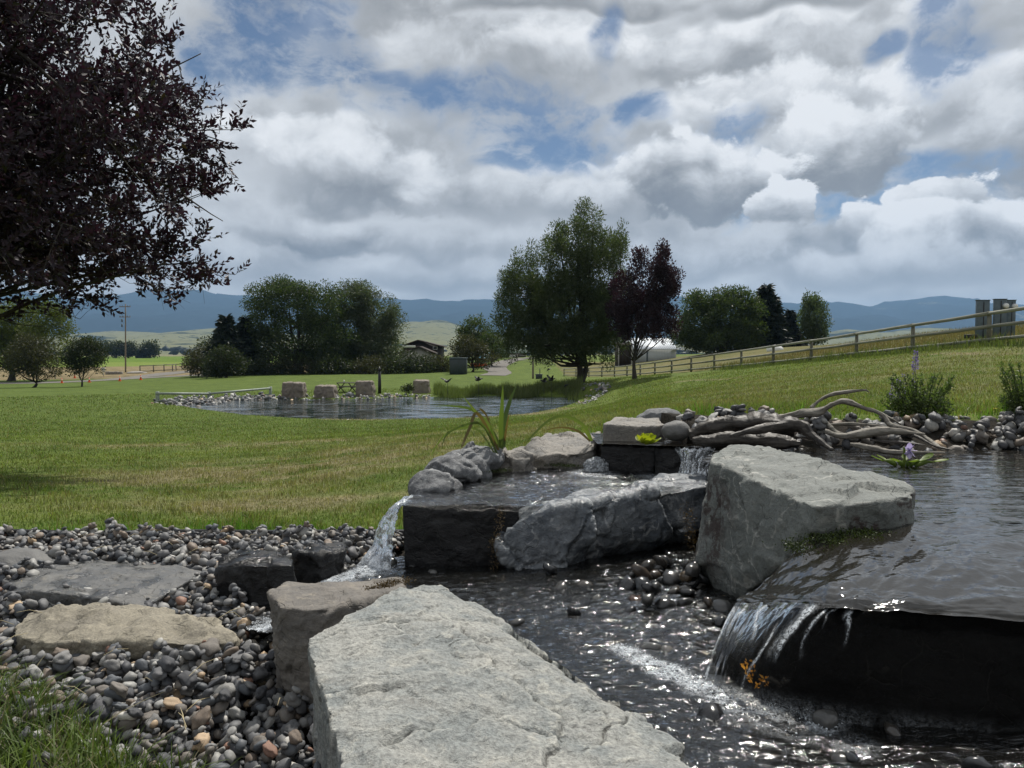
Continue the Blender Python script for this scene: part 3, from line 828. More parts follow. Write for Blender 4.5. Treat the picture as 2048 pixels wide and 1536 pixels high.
# ------------------------------------------------------------------ hills and mountains
def ridge(name, prof, y0, y1, zb, seed, cols, mat, label, rough=.12, nx=300, ny=60, lift=1.0):
    """a range whose crest passes through the rows of the profile at distance y1"""
    px = np.linspace(prof[0][0], prof[-1][0], nx)
    row = np.interp(px, [p[0] for p in prof], [p[1] for p in prof])
    hz = (705 - row) / FPX * y1 * lift
    V = []
    t = np.linspace(0, 1.35, ny)
    for k in t:
        y = y0 + (y1 - y0) * k
        x = (px - 1024) / FPX * y1 * (.72 + .28 * min(k, 1))
        prf = (k ** 1.25) if k <= 1 else 1 - (k - 1) * 1.4
        q = np.stack([x / (y1 - y0) * 5, np.full(nx, y / (y1 - y0) * 3.2), np.zeros(nx)], 1)
        rn = 1 - np.abs(fbm(q, 5, seed)) * 2
        z = zb + hz * (prf * (1 - rough * 2.2 * (1 - prf)) + rough * rn * min(k, 1) * (1.25 - prf) * 2.6 - rough * .4 * min(k, 1)) + hz * .02 * fbm(q * 6, 3, seed + 3) * min(k, 1)
        V.append(np.stack([x, np.full(nx, y), z], 1))
    put(name, np.array(V).reshape(-1, 3), gridfaces(ny, nx), mat, None, (0, 0, 0), kind='structure', label=label)
def m_hill(name, forest, grass, thr, sc):
    m, g_ = newmat(name)
    tc = g_.nd('ShaderNodeTexCoord').outputs['Object']
    n = g_.noise(g_.mapping(tc, (1, 1, 2.5)), sc, 7, .6, .5)
    n2 = g_.noise(tc, sc * 9, 4, .7)
    c = g_.mix(g_.step(n, thr - .02, thr + .03), forest, g_.mix(n2, tuple(k * .75 for k in grass), grass))
    c = g_.mix(g_.step(n2, .56, .62, 0, .8), c, forest)
    out(g_, bsdf(g_, c, 1.0, None, 0.0))
    return m
M_MTN = m_hill('forested_mountain', (.016, .024, .022), (.13, .13, .09), .63, .0009)
M_FOOT = m_hill('foothill_pasture', (.03, .04, .03), (.19, .195, .115), .42, .0022)
ridge('mountains', [(-900, 606), (-300, 600), (60, 598), (150, 604), (230, 600), (330, 592), (390, 591), (440, 596), (500, 603), (640, 606), (790, 610), (900, 611), (985, 611), (1150, 606), (1360, 606), (1500, 606), (1600, 612), (1690, 612), (1735, 622), (1790, 612), (1860, 605), (1930, 604), (1960, 612), (2050, 620), (2300, 612), (2900, 606)], 5200, 10500, -10, 11, None, M_MTN, 'dark forested mountains with their tops in cloud', .10, lift=1.13)
ridge('foothills', [(-900, 690), (0, 692), (150, 668), (230, 660), (330, 664), (430, 655), (600, 668), (740, 660), (800, 645), (880, 638), (930, 650), (985, 668), (1100, 672), (1500, 678), (1640, 668), (1690, 656), (1760, 664), (1850, 652), (1960, 655), (2100, 650), (2900, 670)], 1500, 4200, -6, 23, None, M_FOOT, 'pale grassy foothills dotted with trees', .10)

random.seed(11); np.random.seed(11)
# ================================================================== ROCKS
def hull(pts):
    bm = bmesh.new()
    for p in pts: bm.verts.new(p)
    r = bmesh.ops.convex_hull(bm, input=bm.verts[:])
    bmesh.ops.delete(bm, geom=[v for v in bm.verts if not v.link_faces], context='VERTS')
    bmesh.ops.triangulate(bm, faces=bm.faces[:])
    bmesh.ops.recalc_face_normals(bm, faces=bm.faces[:])
    bm.verts.ensure_lookup_table()
    bm.verts.index_update()
    V = np.array([v.co for v in bm.verts]); F = np.array([[v.index for v in f.verts] for f in bm.faces])
    bm.free()
    return V, F

def rock(name, hulls, mat, label, cat='rock', vox=.014, smooth=3, amp=.012, freq=5.0, facet=.02, ffreq=4.5, crack=.006, strata=0.0, facet2=.45, seed=1, group=None, post=None, parent=None, kind=None):
    V = []; F = []; n = 0
    for h in hulls:
        v, f = hull(h)
        V.append(v); F.append(f + n); n += len(v)
    V = np.concatenate(V); F = np.concatenate(F)
    me = mesh_from('tmp', V, F, False)
    o = bpy.data.objects.new('tmp', me); COL.objects.link(o)
    mo = o.modifiers.new('r', 'REMESH'); mo.mode = 'VOXEL'; mo.voxel_size = vox
    ms = o.modifiers.new('s', 'SMOOTH'); ms.factor = .5; ms.iterations = smooth
    dg = bpy.context.evaluated_depsgraph_get()
    em = o.evaluated_get(dg).to_mesh()
    nv = len(em.vertices)
    V = np.zeros(nv * 3, np.float32); em.vertices.foreach_get('co', V); V = V.reshape(-1, 3).astype(float)
    N = np.zeros(nv * 3, np.float32); em.vertices.foreach_get('normal', N); N = N.reshape(-1, 3).astype(float)
    F = np.array([p.vertices[:] for p in em.polygons], int)
    o.evaluated_get(dg).to_mesh_clear()
    bpy.data.objects.remove(o); bpy.data.meshes.remove(me)
    w = np.stack([fbm(V * 4, 2, seed + 40), fbm(V * 4 + 9, 2, seed + 41), fbm(V * 4 + 19, 2, seed + 42)], 1) * .05
    d = amp * fbm(V * freq, 5, seed, .55)
    if facet:
        b, s2, bd, bid = worley((V + w) * ffreq, seed + 5)
        rv = np.stack([((bid >> k) & 1023) / 511.5 - 1 for k in (0, 8, 16)], 1)
        d += facet * np.clip((bd * rv).sum(1), -1, 1) - facet * .12 * sstep(s2 - b, .08, 0)
        b, s2, bd, bid = worley((V + w * .6) * ffreq * 2.7, seed + 6)
        rv = np.stack([((bid >> k) & 1023) / 511.5 - 1 for k in (0, 8, 16)], 1)
        d += facet * facet2 * np.clip((bd * rv).sum(1), -1, 1)
    if strata:
        hgt = V[:, 2] * 22 + fbm(V * 3, 3, seed + 9) * 2.2
        d += strata * (sstep(hgt - np.floor(hgt), .75, 1) - sstep(hgt - np.floor(hgt), 0, .2)) * (1 - np.abs(N[:, 2]))
    if crack:
        q = np.abs(fbm((V + w) * 2.6, 3, seed + 21))
        d -= crack * sstep(q, .025, 0) * sstep(fbm(V * 2.0, 2, seed + 22), -.1, .15)
    V = V + N * d[:, None]
    if post is not None:
        V = post(V, N)
    return put(name, V, F, mat, parent, label=label, cat=cat, group=group, kind=kind)

def prism(top, zb, inset=0.0):
    top = np.asarray(top, float); c = top.mean(0)
    b = top.copy(); b[:, :2] = c[:2] + (b[:, :2] - c[:2]) * (1 - inset); b[:, 2] = zb
    return np.concatenate([top, b])

def ellip(c, r, yaw=0, n=60, seed=0, k=.12):
    rs = np.random.RandomState(seed + 3)
    p = rs.normal(size=(n, 3)); p /= np.linalg.norm(p, axis=1)[:, None]
    p *= (1 + (rs.rand(n, 1) - .5) * k)
    p = p * np.asarray(r)
    cs, sn = math.cos(yaw), math.sin(yaw)
    p = p @ np.array([[cs, sn, 0], [-sn, cs, 0], [0, 0, 1]])
    return p + np.asarray(c)

# pale slab in the foreground: ledge broken out of its right edge, one long seam across
A = R(616, 1277, 2.25); B = R(798, 1170, 2.72); B2 = R(882, 1174, 2.86); C1 = R(965, 1214, 2.86); Dm = R(1180, 1372, 2.19); D1 = R(1400, 1536, 1.70); D2 = R(1700, 1760, 1.33); E1 = R(690, 1536, 1.58); E2 = R(720, 1720, 1.25)
top = np.array([A, B, B2, C1, Dm, D1, D2, E2, E1])
def pale_post(V, N):
    up = N[:, 2] > .5
    # chipped notch near the far right corner, and a long step running across the face
    c = R(930, 1212, 2.82)
    q = V - c
    notch = (1 - sstep(np.abs(q[:, 0] * .75 + q[:, 1] * .5), .035, .05)) * (1 - sstep(np.abs(q[:, 0] * -.55 + q[:, 1] * .85), .05, .065))
    V[:, 2] -= .05 * notch * up
    c2 = R(1000, 1275, 2.56); q = V - c2
    V[:, 2] -= .016 * (1 - sstep(np.hypot(q[:, 0], q[:, 1] * .7), .05, .07)) * up
    # rough ledges along the right rim
    line = (V[:, 0] - C1[0]) - (V[:, 1] - C1[1]) * (D1[0] - C1[0]) / (D1[1] - C1[1])
    ed = fbm(np.stack([V[:, 0] * 5, V[:, 1] * 5, 0 * V[:, 0]], 1), 3, 71)
    V[:, 2] -= .022 * sstep(line, -.12, -.06 + .0) * up * sstep(ed, -.05, .05)
    s = V[:, 1] - (1.98 + (V[:, 0] + .25) * .16 + .05 * fbm(V * 6, 3, 77))
    V[:, 2] += (.022 * sstep(s, .012, -.012) - .016 * np.exp(-(s / .011) ** 2)) * up
    s = V[:, 1] - (2.42 + (V[:, 0] + .25) * .5 + .02 * fbm(V * 7, 3, 78))
    V[:, 2] -= .012 * np.exp(-(s / .008) ** 2) * up
    fl = fbm(np.stack([V[:, 0] * 9, V[:, 1] * 14, 0 * V[:, 0]], 1), 4, 75)
    V[:, 2] += .0045 * (np.round(fl * 4) / 4) * up
    for (xa, ya, xb, yb, dp, wd) in ((650, 1400, 1010, 1330, .020, .008), (1010, 1330, 1120, 1420, .020, .007), (760, 1500, 1000, 1440, .022, .009), (1000, 1440, 1180, 1470, .018, .007), (900, 1230, 1010, 1330, .012, .006), (1120, 1420, 1100, 1530, .014, .006), (700, 1290, 930, 1250, .012, .006), (1180, 1470, 1260, 1400, .014, .006)):
        a_ = RZ(xa, ya, -.86)[:2]; b_ = RZ(xb, yb, -.88)[:2]; ab = b_ - a_
        wx = V[:, 0] + .03 * fbm(V * 8, 3, 81); wy = V[:, 1] + .03 * fbm(V * 8 + 5, 3, 82)
        tt = np.clip(((wx - a_[0]) * ab[0] + (wy - a_[1]) * ab[1]) / (ab @ ab), 0, 1)
        ds = ((wx - a_[0]) * ab[1] - (wy - a_[1]) * ab[0]) / np.linalg.norm(ab)
        dd = np.hypot(wx - a_[0] - tt * ab[0], wy - a_[1] - tt * ab[1])
        V[:, 2] += (-dp * np.exp(-(dd / wd) ** 2) + dp * .7 * np.exp(-(dd / .05) ** 2) * np.tanh(ds / .008) * .6) * up
    qv = np.abs((V[:, 0] - R(790, 1185, 2.66)[0]) - (V[:, 1] - 2.66) * -.12 + .008 * fl) ; V[:, 2] -= .004 * sstep(qv, .012, .004) * up * (V[:, 1] > 2.3)
    V[:, 2] += .010 * (np.round(fbm(np.stack([V[:, 0] * 2.2, V[:, 1] * 4.5, 0 * V[:, 0]], 1), 4, 73) * 4) / 4) * up
    return V
rock('foreground_slab', [prism(top, -1.4, .06)], M_PALE, 'big pale grey flat-topped slab in the foreground beside the stream', vox=.0065, smooth=2, amp=.007, freq=9, facet=.008, ffreq=7, crack=.008, seed=3, post=pale_post)

t = [R(534, 1184, 2.74), R(575, 1166, 2.95), R(700, 1160, 3.02), R(803, 1158, 3.02), R(815, 1172, 2.88), R(700, 1212, 2.62), R(640, 1217, 2.56), R(556, 1214, 2.58)]
rock('brown_block', [np.concatenate([t, [R(552, 1300, 2.72), R(552, 1290, 2.6), R(600, 1420, 2.58), R(650, 1440, 2.5)], [p * np.array((1, 1, 0)) + np.array((.03, 0, -1.4)) for p in t[:2]], [np.array((-.4, 2.6, -1.4)), np.array((-.35, 3.0, -1.4)), np.array((-.66, 2.62, -1.4))]])], M_BROWN, 'brown squared stone block wedged against the pale foreground slab', vox=.011, smooth=2, amp=.010, freq=6, facet=.016, strata=.006, seed=8)

t = [R(806, 1012, 4.05), R(812, 1000, 4.2), R(838, 985, 4.45), R(900, 965, 4.9), R(1030, 958, 5.05), R(1040, 1020, 4.02), R(930, 1020, 4.0)]
rock('black_block', [prism(t, -1.4, 0.0)], M_BLACK, 'black wet squared block with water sliding over its top left', vox=.014, smooth=2, amp=.008, facet=.012, seed=14, crack=.004)

h1 = [R(1035, 1040, 3.95), R(1105, 1018, 3.97), R(1170, 1008, 4.02), R(1060, 1000, 4.6), R(1010, 1060, 3.93), R(996, 1090, 3.93), R(1012, 1122, 3.9), R(1065, 1143, 3.9), R(1120, 1143, 3.92), R(1170, 1128, 4.0), R(1190, 1060, 3.96), R(1100, 1150, 4.4), R(1010, 1120, 4.4)]
h2 = [R(1130, 1012, 4.05), R(1240, 995, 4.2), R(1330, 985, 4.4), R(1412, 972, 4.5), R(1412, 950, 5.0), R(1150, 955, 5.05), R(1150, 1100, 4.02), R(1240, 1085, 4.15), R(1330, 1066, 4.3), R(1400, 1060, 4.4), R(1240, 1118, 4.3), R(1150, 1138, 4.2), R(1390, 1095, 4.6)]
rock('blue_grey_boulder', [h1, h2], M_BLUE, 'blue-grey craggy boulder with a rounded nose overhanging the dark stream', vox=.011, smooth=2, amp=.018, freq=5, facet=.085, ffreq=2.3, facet2=.16, crack=.012, seed=29)

t = [R(1420, 920, 3.5), R(1440, 900, 3.8), R(1472, 889, 4.05), R(1540, 893, 3.9), R(1592, 908, 3.68), R(1700, 932, 3.2), R(1822, 972, 2.82), R(1826, 990, 2.68), R(1740, 1004, 2.62), R(1634, 1013, 2.6), R(1560, 985, 2.85), R(1480, 945, 3.2)]
bt = [R(1402, 1085, 3.5), R(1396, 1125, 3.46), R(1438, 1200, 3.32), R(1485, 1198, 3.12), R(1560, 1130, 2.8), R(1642, 1078, 2.62), R(1828, 1072, 2.66), np.array((1.5, 2.95, -.75)), np.array((1.35, 4.0, -1.2)), np.array((1.0, 4.1, -1.3))]
rock('grey_block', [t + bt], M_GREY, 'big grey wedge-shaped block with rust-dark stains between the two pools', vox=.012, smooth=2, amp=.010, freq=5, facet=.020, ffreq=4, crack=.007, seed=33)

t = [R(1202, 890, 5.1), R(1206, 884, 5.3), R(1310, 884, 5.3), R(1312, 893, 5.05)]
rock('lip_stone', [prism(t, -1.2)], M_BLACK, 'dark lip stone below the flat step stone and water lettuce', vox=.014, seed=41, facet=.012, amp=.006)
t = [R(1308, 894, 5.04), R(1314, 886, 5.35), R(1440, 891, 5.2), R(1440, 898, 4.85), R(1380, 897, 4.92)]
rock('lip_stone', [prism(t, -1.2)], M_BLACK, 'dark lip stone with a thin fall spilling beside the grey block', vox=.014, seed=42, facet=.014, amp=.008)
t = [R(1205, 848, 5.25), R(1232, 834, 5.7), R(1318, 836, 5.75), R(1332, 848, 5.35), R(1290, 852, 5.2)]
rock('step_stone', [prism(t, -.68)], M_RIM, 'flat thick step stone with pale top behind the yellow-green water lettuce', vox=.012, seed=43, facet=.010, amp=.006)
rock('long_stone', [ellip(R(1322, 834, 5.95), (.20, .10, .075), -.25, 50, 4)], M_RIMB, 'rounded grey stone lying behind the flat step stone', vox=.012, seed=44, facet=.012, amp=.008)
rock('round_stone', [ellip(R(1352, 862, 5.15), (.105, .10, .075), .2, 60, 5, .05)], M_ROUND, 'smooth dome-shaped grey stone standing in water beside water lettuce', vox=.01, smooth=6, seed=45, facet=0, amp=.004, crack=0)
ra = [R(1010, 908, 5.35), R(1030, 895, 5.8), R(1100, 880, 6.0), R(1195, 882, 5.6), R(1190, 897, 5.3), R(1170, 905, 5.25), R(1090, 912, 5.2)]
rb = [R(1060, 884, 5.8), R(1095, 866, 6.1), R(1145, 866, 6.2), R(1202, 864, 6.2), R(1204, 884, 5.55), R(1120, 893, 5.5)]
rcx = [R(1048, 893, 5.45), R(1072, 877, 5.5), R(1128, 884, 5.5), R(1150, 900, 5.3), R(1085, 908, 5.25), R(1060, 905, 5.3)]
rock('rim_slab', [prism(ra, -1.2, .06), prism(rb, -1.2, .05), prism(rcx, -.9, .0)], M_RIM, 'broad flat tan rim slab behind the middle pool, below arching reeds', vox=.013, smooth=2, amp=.012, facet=.022, strata=.010, seed=46)
rock('rim_slab', [prism([R(968, 935, 5.05), R(985, 905, 5.1), R(1025, 898, 5.2), R(1068, 905, 5.15), R(1050, 930, 5.05)], -.92, -.1)], M_RIM, 'small angular brown rim stone beside the upright reed clump', vox=.012, amp=.012, facet=.03, seed=47)
rock('rim_boulder', [ellip(R(958, 918, 5.0), (.17, .14, .10), .3, 50, 7), ellip(R(905, 948, 4.75), (.19, .17, .12), .5, 50, 8), ellip(R(868, 985, 4.5), (.16, .2, .15), .4, 50, 9), ellip(R(930, 935, 4.9), (.18, .16, .13), .4, 40, 10)], M_RIMB, 'lumpy pale grey boulder on the lawn side of the middle pool', vox=.011, smooth=4, amp=.012, freq=9, facet=.03, ffreq=4, facet2=.25, crack=.006, seed=48)
rock('edge_stone', [prism([R(815, 1003, 4.6), R(835, 985, 5.0), R(850, 990, 4.9), R(838, 1004, 4.5)], -1.2)], M_DSLAB, 'small flat stone behind the left waterfall lip', vox=.012, seed=49)

t = [R(20, 1165, 3.75), R(22, 1183, 3.5), R(100, 1184, 3.42), R(200, 1198, 3.38), R(290, 1213, 3.35), R(345, 1180, 3.62), R(412, 1141, 3.98), R(330, 1124, 4.2), R(220, 1122, 4.25), R(100, 1119, 4.25)]
rock('dark_slab', [prism(t, -1.4, .03)], M_DSLAB, 'flat dark grey slab in the gravel behind the tan rock', vox=.012, smooth=2, amp=.010, facet=.014, strata=.008, seed=51)
t = [R(24, 1250, 3.12), R(55, 1222, 3.28), R(130, 1208, 3.32), R(180, 1210, 3.35), R(270, 1208, 3.36), R(360, 1226, 3.25), R(440, 1250, 3.12), R(478, 1270, 3.02), R(474, 1288, 2.97), R(250, 1285, 2.92), R(60, 1282, 2.94), R(22, 1270, 3.0), R(120, 1216, 3.2), R(380, 1240, 3.1)]
rock('tan_rock', [prism(t, -1.4, -.02)], M_TAN, 'low tan rock with hollows lying in the pebbles at left', vox=.011, smooth=4, amp=.022, freq=4.5, facet=.022, strata=.01, seed=52)
t = [R(428, 1135, 3.62), R(452, 1110, 3.8), R(555, 1104, 3.8), R(588, 1116, 3.68), R(590, 1128, 3.55), R(500, 1128, 3.55)]
rock('dark_block', [prism(t, -1.4, 0.0)], M_BLACK, 'squat black block between the dark slab and the brown block', vox=.012, amp=.012, facet=.022, seed=53)
t = [R(585, 1105, 3.95), R(622, 1087, 4.15), R(688, 1084, 4.25), R(694, 1100, 4.05), R(640, 1108, 3.9)]
rock('dark_block', [prism(t, -1.4, .0)], M_BLACK, 'small dark block behind, left of the falling water', vox=.012, amp=.014, facet=.025, seed=54)
rock('round_boulder', [ellip(R(28, 1142, 4.2), (.24, .17, .13), .1, 60, 12, .06)], M_ROUND, 'smooth grey boulder at the far left edge of the gravel', vox=.012, smooth=6, facet=.0, amp=.008, crack=0, seed=55)
rock('round_boulder', [ellip(R(-5, 1215, 3.7), (.10, .10, .08), .1, 60, 13, .06), ], M_ROUND, 'small dark boulder left of the dark slab', vox=.012, smooth=6, facet=.0, amp=.008, crack=0, seed=56)

# rock under the right-hand fall
c0 = [R(1650, 1078, 2.55), R(1850, 1073, 2.6), R(2048, 1073, 2.6), R(2400, 1073, 2.6), R(1580, 1130, 2.55), R(1505, 1188, 2.53), R(1478, 1215, 2.48), R(1640, 1196, 2.06), R(1625, 1226, 2.015), R(1775, 1232, 1.925), R(2048, 1252, 1.878), R(2400, 1260, 1.868)]
c1 = [R(1445, 1290, 2.33), R(1420, 1380, 2.27), R(1495, 1420, 2.06), R(1560, 1310, 2.02), R(1670, 1320, 1.93), R(1665, 1460, 1.97), R(1850, 1520, 1.85), R(1850, 1350, 1.86), R(2300, 1350, 1.82), R(2400, 1540, 1.8), np.array((.6, 2.6, -1.2)), np.array((1.0, 2.7, -1.2)), np.array((2.0, 2.7, -1.2)), np.array((2, 1.9, -1.2)), np.array((1.0, 1.9, -1.2)), np.array((.7, 2.1, -1.2))]
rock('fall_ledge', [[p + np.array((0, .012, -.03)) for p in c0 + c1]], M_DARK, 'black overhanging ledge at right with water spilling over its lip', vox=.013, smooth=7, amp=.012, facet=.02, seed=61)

# ================================================================== WATER OF THE CASCADE
def sheet(name, V, F, mat, label, foam=None, **kw):
    return put(name, V, F, mat, None, (0, 0, 0), attrs={'foam': np.zeros(len(V)) if foam is None else foam}, kind='structure', label=label)
def gridsheet(name, poly, zf, mat, label, step=.02, foamf=None, amp=0.0, fr=12, seed=1):
    p = np.array(poly); x0, y0 = p.min(0); x1, y1 = p.max(0)
    xs = np.arange(x0, x1 + step, step); ys = np.arange(y0, y1 + step, step)
    Xg, Yg = np.meshgrid(xs, ys); nx = len(xs); ny = len(ys)
    q = gridfaces(ny, nx)
    x = Xg.ravel(); y = Yg.ravel()
    cx = x[q].mean(1); cy = y[q].mean(1)
    q = q[inside(cx, cy, poly)]
    z = zf(x, y)
    if amp:
        P3 = np.stack([x * fr * .62, y * fr * 1.6, 0 * x], 1)
        w = fbm(P3, 4, seed)
        z = z + amp * w + amp * .6 * (1 - 2 * np.abs(fbm(P3 * 1.7, 2, seed + 5)))
    used = np.unique(q); mp = np.full(len(x), -1); mp[used] = np.arange(len(used))
    V = np.stack([x, y, z], 1)[used]
    fo = foamf(V[:, 0], V[:, 1]) if foamf is not None else None
    return sheet(name, V, mp[q], mat, label, fo)

STREAM = [(.55, 1.1), (0.0, 1.4), (-.35, 2.5), (-.45, 2.85), (-.75, 2.88), (-.95, 2.95), (-1.12, 3.12), (-1.22, 3.35), (-1.25, 3.75), (-1.0, 4.0), (-.72, 4.35), (-.5, 4.35), (0.1, 4.5), (1.05, 4.7), (1.25, 3.3), (1.0, 2.45), (1.75, 2.0), (1.75, 1.1)]
def foam_stream(x, y):
    f = np.zeros(len(x))
    def seg(p, q_, r, k):
        a = np.array(p); b = np.array(q_); ab = b - a
        t = np.clip(((x - a[0]) * ab[0] + (y - a[1]) * ab[1]) / (ab @ ab), 0, 1)
        d = np.hypot(x - a[0] - t * ab[0], y - a[1] - t * ab[1])
        return k * (1 - sstep(d, r * .3, r))
    s = lambda px, row: tuple(RZ(px, row, -.98)[:2])
    f = np.maximum(f, seg(s(1240, 1275), s(1330, 1330), .065, .9))
    f = np.maximum(f, seg(s(1330, 1330), s(1480, 1410), .085, 1.0))
    f = np.maximum(f, seg(s(1480, 1420), s(1640, 1465), .075, .75))
    f = np.maximum(f, seg(s(1500, 1450), s(1700, 1520), .09, .25))
    s2 = lambda px, row: tuple(RZ(px, row, -1.16)[:2])
    f = np.maximum(f, seg(s2(750, 1135), s2(650, 1160), .17, 1.0))
    f = np.maximum(f, seg(s2(650, 1160), s2(600, 1200), .12, .7))
    f = np.maximum(f, seg(s2(520, 1250), s2(490, 1275), .15, 1.1))
    f = np.maximum(f, seg(s2(430, 1220), s2(520, 1240), .10, .45))
    P3 = np.stack([x * 9, y * 9, 0 * x], 1); nn = fbm(P3, 4, 51)
    return np.clip(f * (.62 + 1.1 * nn), 0, 1)
gridsheet('stream', STREAM, zstream, M_STREAM, 'rushing dark stream with foam between the rocks', .011, foam_stream, .0082, 13, 3)
UPOOL = [(.58, 5.08), (1.34, 4.86), (1.1, 4.3), (1.12, 3.6), (1.3, 3.2), (1.1, 2.80), (1.15, 2.69), (4.5, 2.69), (6, 4.6), (3, 4.75), (2.0, 4.95), (1.6, 5.4), (1.2, 5.8), (.6, 5.7)]
gridsheet('upper_pool', UPOOL, lambda x, y: ZU + 0 * x, M_UPPER, 'dark rippled water of the upper pool', .02, None, .0035, 9, 8)
MPOOL = [(-.60, 4.02), (-.1, 3.99), (.05, 3.97), (.3, 4.0), (.65, 4.2), (1.0, 4.45), (1.22, 4.8), (1.1, 5.06), (.55, 5.2), (.1, 5.35), (-.1, 5.2), (-.35, 4.85), (-.52, 4.5)]
gridsheet('middle_pool', MPOOL, lambda x, y: -.815 + .012 * sstep(y, 4.2, 4.0) * -1 + .0 * x, M_FILM, 'shallow water sliding over the slabs of the middle pool', .015, lambda x, y: .0 + .45 * (1 - sstep(np.hypot(x - .55, y - 5.0), .05, .22)) + .25 * (1 - sstep(np.hypot(x - 1.0, y - 4.85), .05, .25)), .011, 9, 12)

def loftsheet(name, rows, nu, nv, mat, label, amp, fx_, fy_, foam, seed, fade=.0):
    Gd = loft(rows, nu, nv)
    V = Gd.reshape(-1, 3)
    u = np.tile(np.linspace(0, 1, nu), nv); v = np.repeat(np.linspace(0, 1, nv), nu)
    du = np.gradient(Gd, axis=1).reshape(-1, 3); dv = np.gradient(Gd, axis=0).reshape(-1, 3)
    N = np.cross(du, dv); N /= np.linalg.norm(N, axis=1)[:, None] + 1e-12
    if N[:, 2].mean() < 0: N = -N
    n = fbm(np.stack([u * fx_, v * fy_, 0 * u], 1), 4, seed)
    V = V + N * (amp * n * sstep(v, -.02, fade))[:, None]
    F = gridfaces(nv, nu)
    return sheet(name, V, F, mat, label, np.clip(foam(u, v, n), 0, 1))
rowsA = [[np.array((1.12, 3.1, ZU - .004)), np.array((1.4, 3.1, ZU - .004)), np.array((1.7, 3.1, ZU - .004)), np.array((2.0, 3.1, ZU - .004)), np.array((2.7, 3.1, ZU - .004))],
         [np.array((1.09, 2.70, ZU + .001)), np.array((1.30, 2.70, ZU + .001)), np.array((1.52, 2.70, ZU + .001)), np.array((1.85, 2.70, ZU + .001)), np.array((2.4, 2.70, ZU + .001))],
         [R(1572, 1122, 2.58), R(1690, 1116, 2.32), R(1850, 1116, 2.28), R(2048, 1118, 2.27), R(2350, 1120, 2.27)],
         [R(1498, 1182, 2.56), R(1640, 1182, 2.09), R(1790, 1186, 2.0), R(2048, 1196, 1.97), R(2350, 1206, 1.95)],
         [R(1470, 1210, 2.49), R(1622, 1216, 2.012), R(1772, 1222, 1.922), R(2048, 1240, 1.872), R(2350, 1248, 1.862)]]
loftsheet('ledge_water', rowsA, 170, 120, M_SHEET, 'water sheet gliding to the lip of the right-hand ledge', .014, 7, 5, lambda u, v, n: 0 * u, 5, .45)
rowsB = [[R(1471, 1206, 2.505), R(1540, 1205, 2.26), R(1622, 1207, 2.028), R(1700, 1210, 1.965), R(1790, 1213, 1.93), R(2048, 1232, 1.882), R(2350, 1240, 1.872)],
         [R(1455, 1232, 2.43), R(1518, 1238, 2.19), R(1596, 1244, 1.99), R(1678, 1250, 1.925), R(1776, 1256, 1.895), R(2048, 1270, 1.86), R(2350, 1278, 1.85)],
         [R(1428, 1300, 2.31), R(1480, 1312, 2.1), R(1552, 1325, 1.965), R(1648, 1335, 1.905), R(1762, 1345, 1.87), R(2048, 1360, 1.835), R(2350, 1365, 1.82)],
         [R(1402, 1372, 2.25), R(1455, 1395, 2.10), R(1522, 1425, 1.98), R(1630, 1455, 1.915), R(1752, 1480, 1.865), R(2048, 1530, 1.80), R(2350, 1540, 1.79)]]
def foamB(u, v, n):
    s = fbm(np.stack([u * 11 + v * .3, v * 1.1, 0 * u], 1), 3, 9)
    st = np.zeros(len(u))
    for c, w, a, b in ((.055, .010, .02, .45), (.17, .008, .03, .5), (.325, .013, .03, .6), (.41, .008, .05, .55), (.53, .008, .05, .45), (.25, .005, .35, .9), (.0, .012, .1, 1), (.46, .004, .0, .3), (.9, .004, .0, .3)):
        cc = c + .02 * np.sin(v * 7 + c * 20) + .03 * n
        st = np.maximum(st, np.exp(-((u - cc) / w) ** 2) * sstep(v, a - .05, a + .08) * (1 - sstep(v, b - .2, b + .1)))
    return st * np.clip(1.15 + 1.2 * n, .1, 2) + .35 * sstep(v, .82, 1.0) * np.clip(.6 + n, 0, 1) + (.25 * sstep(v, .05, .0) + .35 * sstep(v, .82, 1.0)) * (u < .62) * .4
M_FALLR = m_water('sliding_fall_water', (.03, .03, .03), 34, 34, .3, .006, .12, 1.0, .92, (.75, .74, .72), 90, 1.05)
loftsheet('ledge_fall', rowsB, 230, 110, M_FALLR, 'thin dark waterfall streaked white below the right-hand lip', .0035, 20, 2.0, foamB, 7)
rowsC = [[R(850, 984, 4.6), R(835, 992, 4.40), R(822, 1000, 4.2), R(812, 1009, 4.07)],
         [R(820, 994, 4.6), R(803, 1002, 4.40), R(793, 1010, 4.2), R(796, 1018, 4.03)],
         [R(790, 1022, 4.6), R(772, 1036, 4.4), R(766, 1042, 4.2), R(790, 1052, 4.0)],
         [R(768, 1068, 4.55), R(752, 1084, 4.4), R(750, 1088, 4.2), R(784, 1098, 3.98)],
         [R(752, 1112, 4.5), R(722, 1130, 4.36), R(712, 1142, 4.1), R(778, 1152, 3.94)]]
loftsheet('left_fall', rowsC, 70, 110, M_FALL, 'clear curved waterfall dropping left off the black block', .022, 9, 4, lambda u, v, n: .22 + .5 * n + .6 * sstep(v, .75, 1.0) + .25 * sstep(v, .2, .05), 15)
rowsD = [[R(1345, 890, 5.05), R(1385, 893, 4.95), R(1432, 896, 4.87)], [R(1350, 897, 4.96), R(1382, 900, 4.88), R(1428, 904, 4.82)], [R(1362, 925, 4.9), R(1375, 926, 4.85), R(1418, 928, 4.8)], [R(1352, 952, 4.86), R(1372, 955, 4.8), R(1415, 952, 4.76)]]
loftsheet('upper_fall', rowsD, 50, 50, M_FALL, 'small thin fall dropping from the upper pool to the middle pool', .012, 10, 3, lambda u, v, n: .25 + .9 * n, 17)
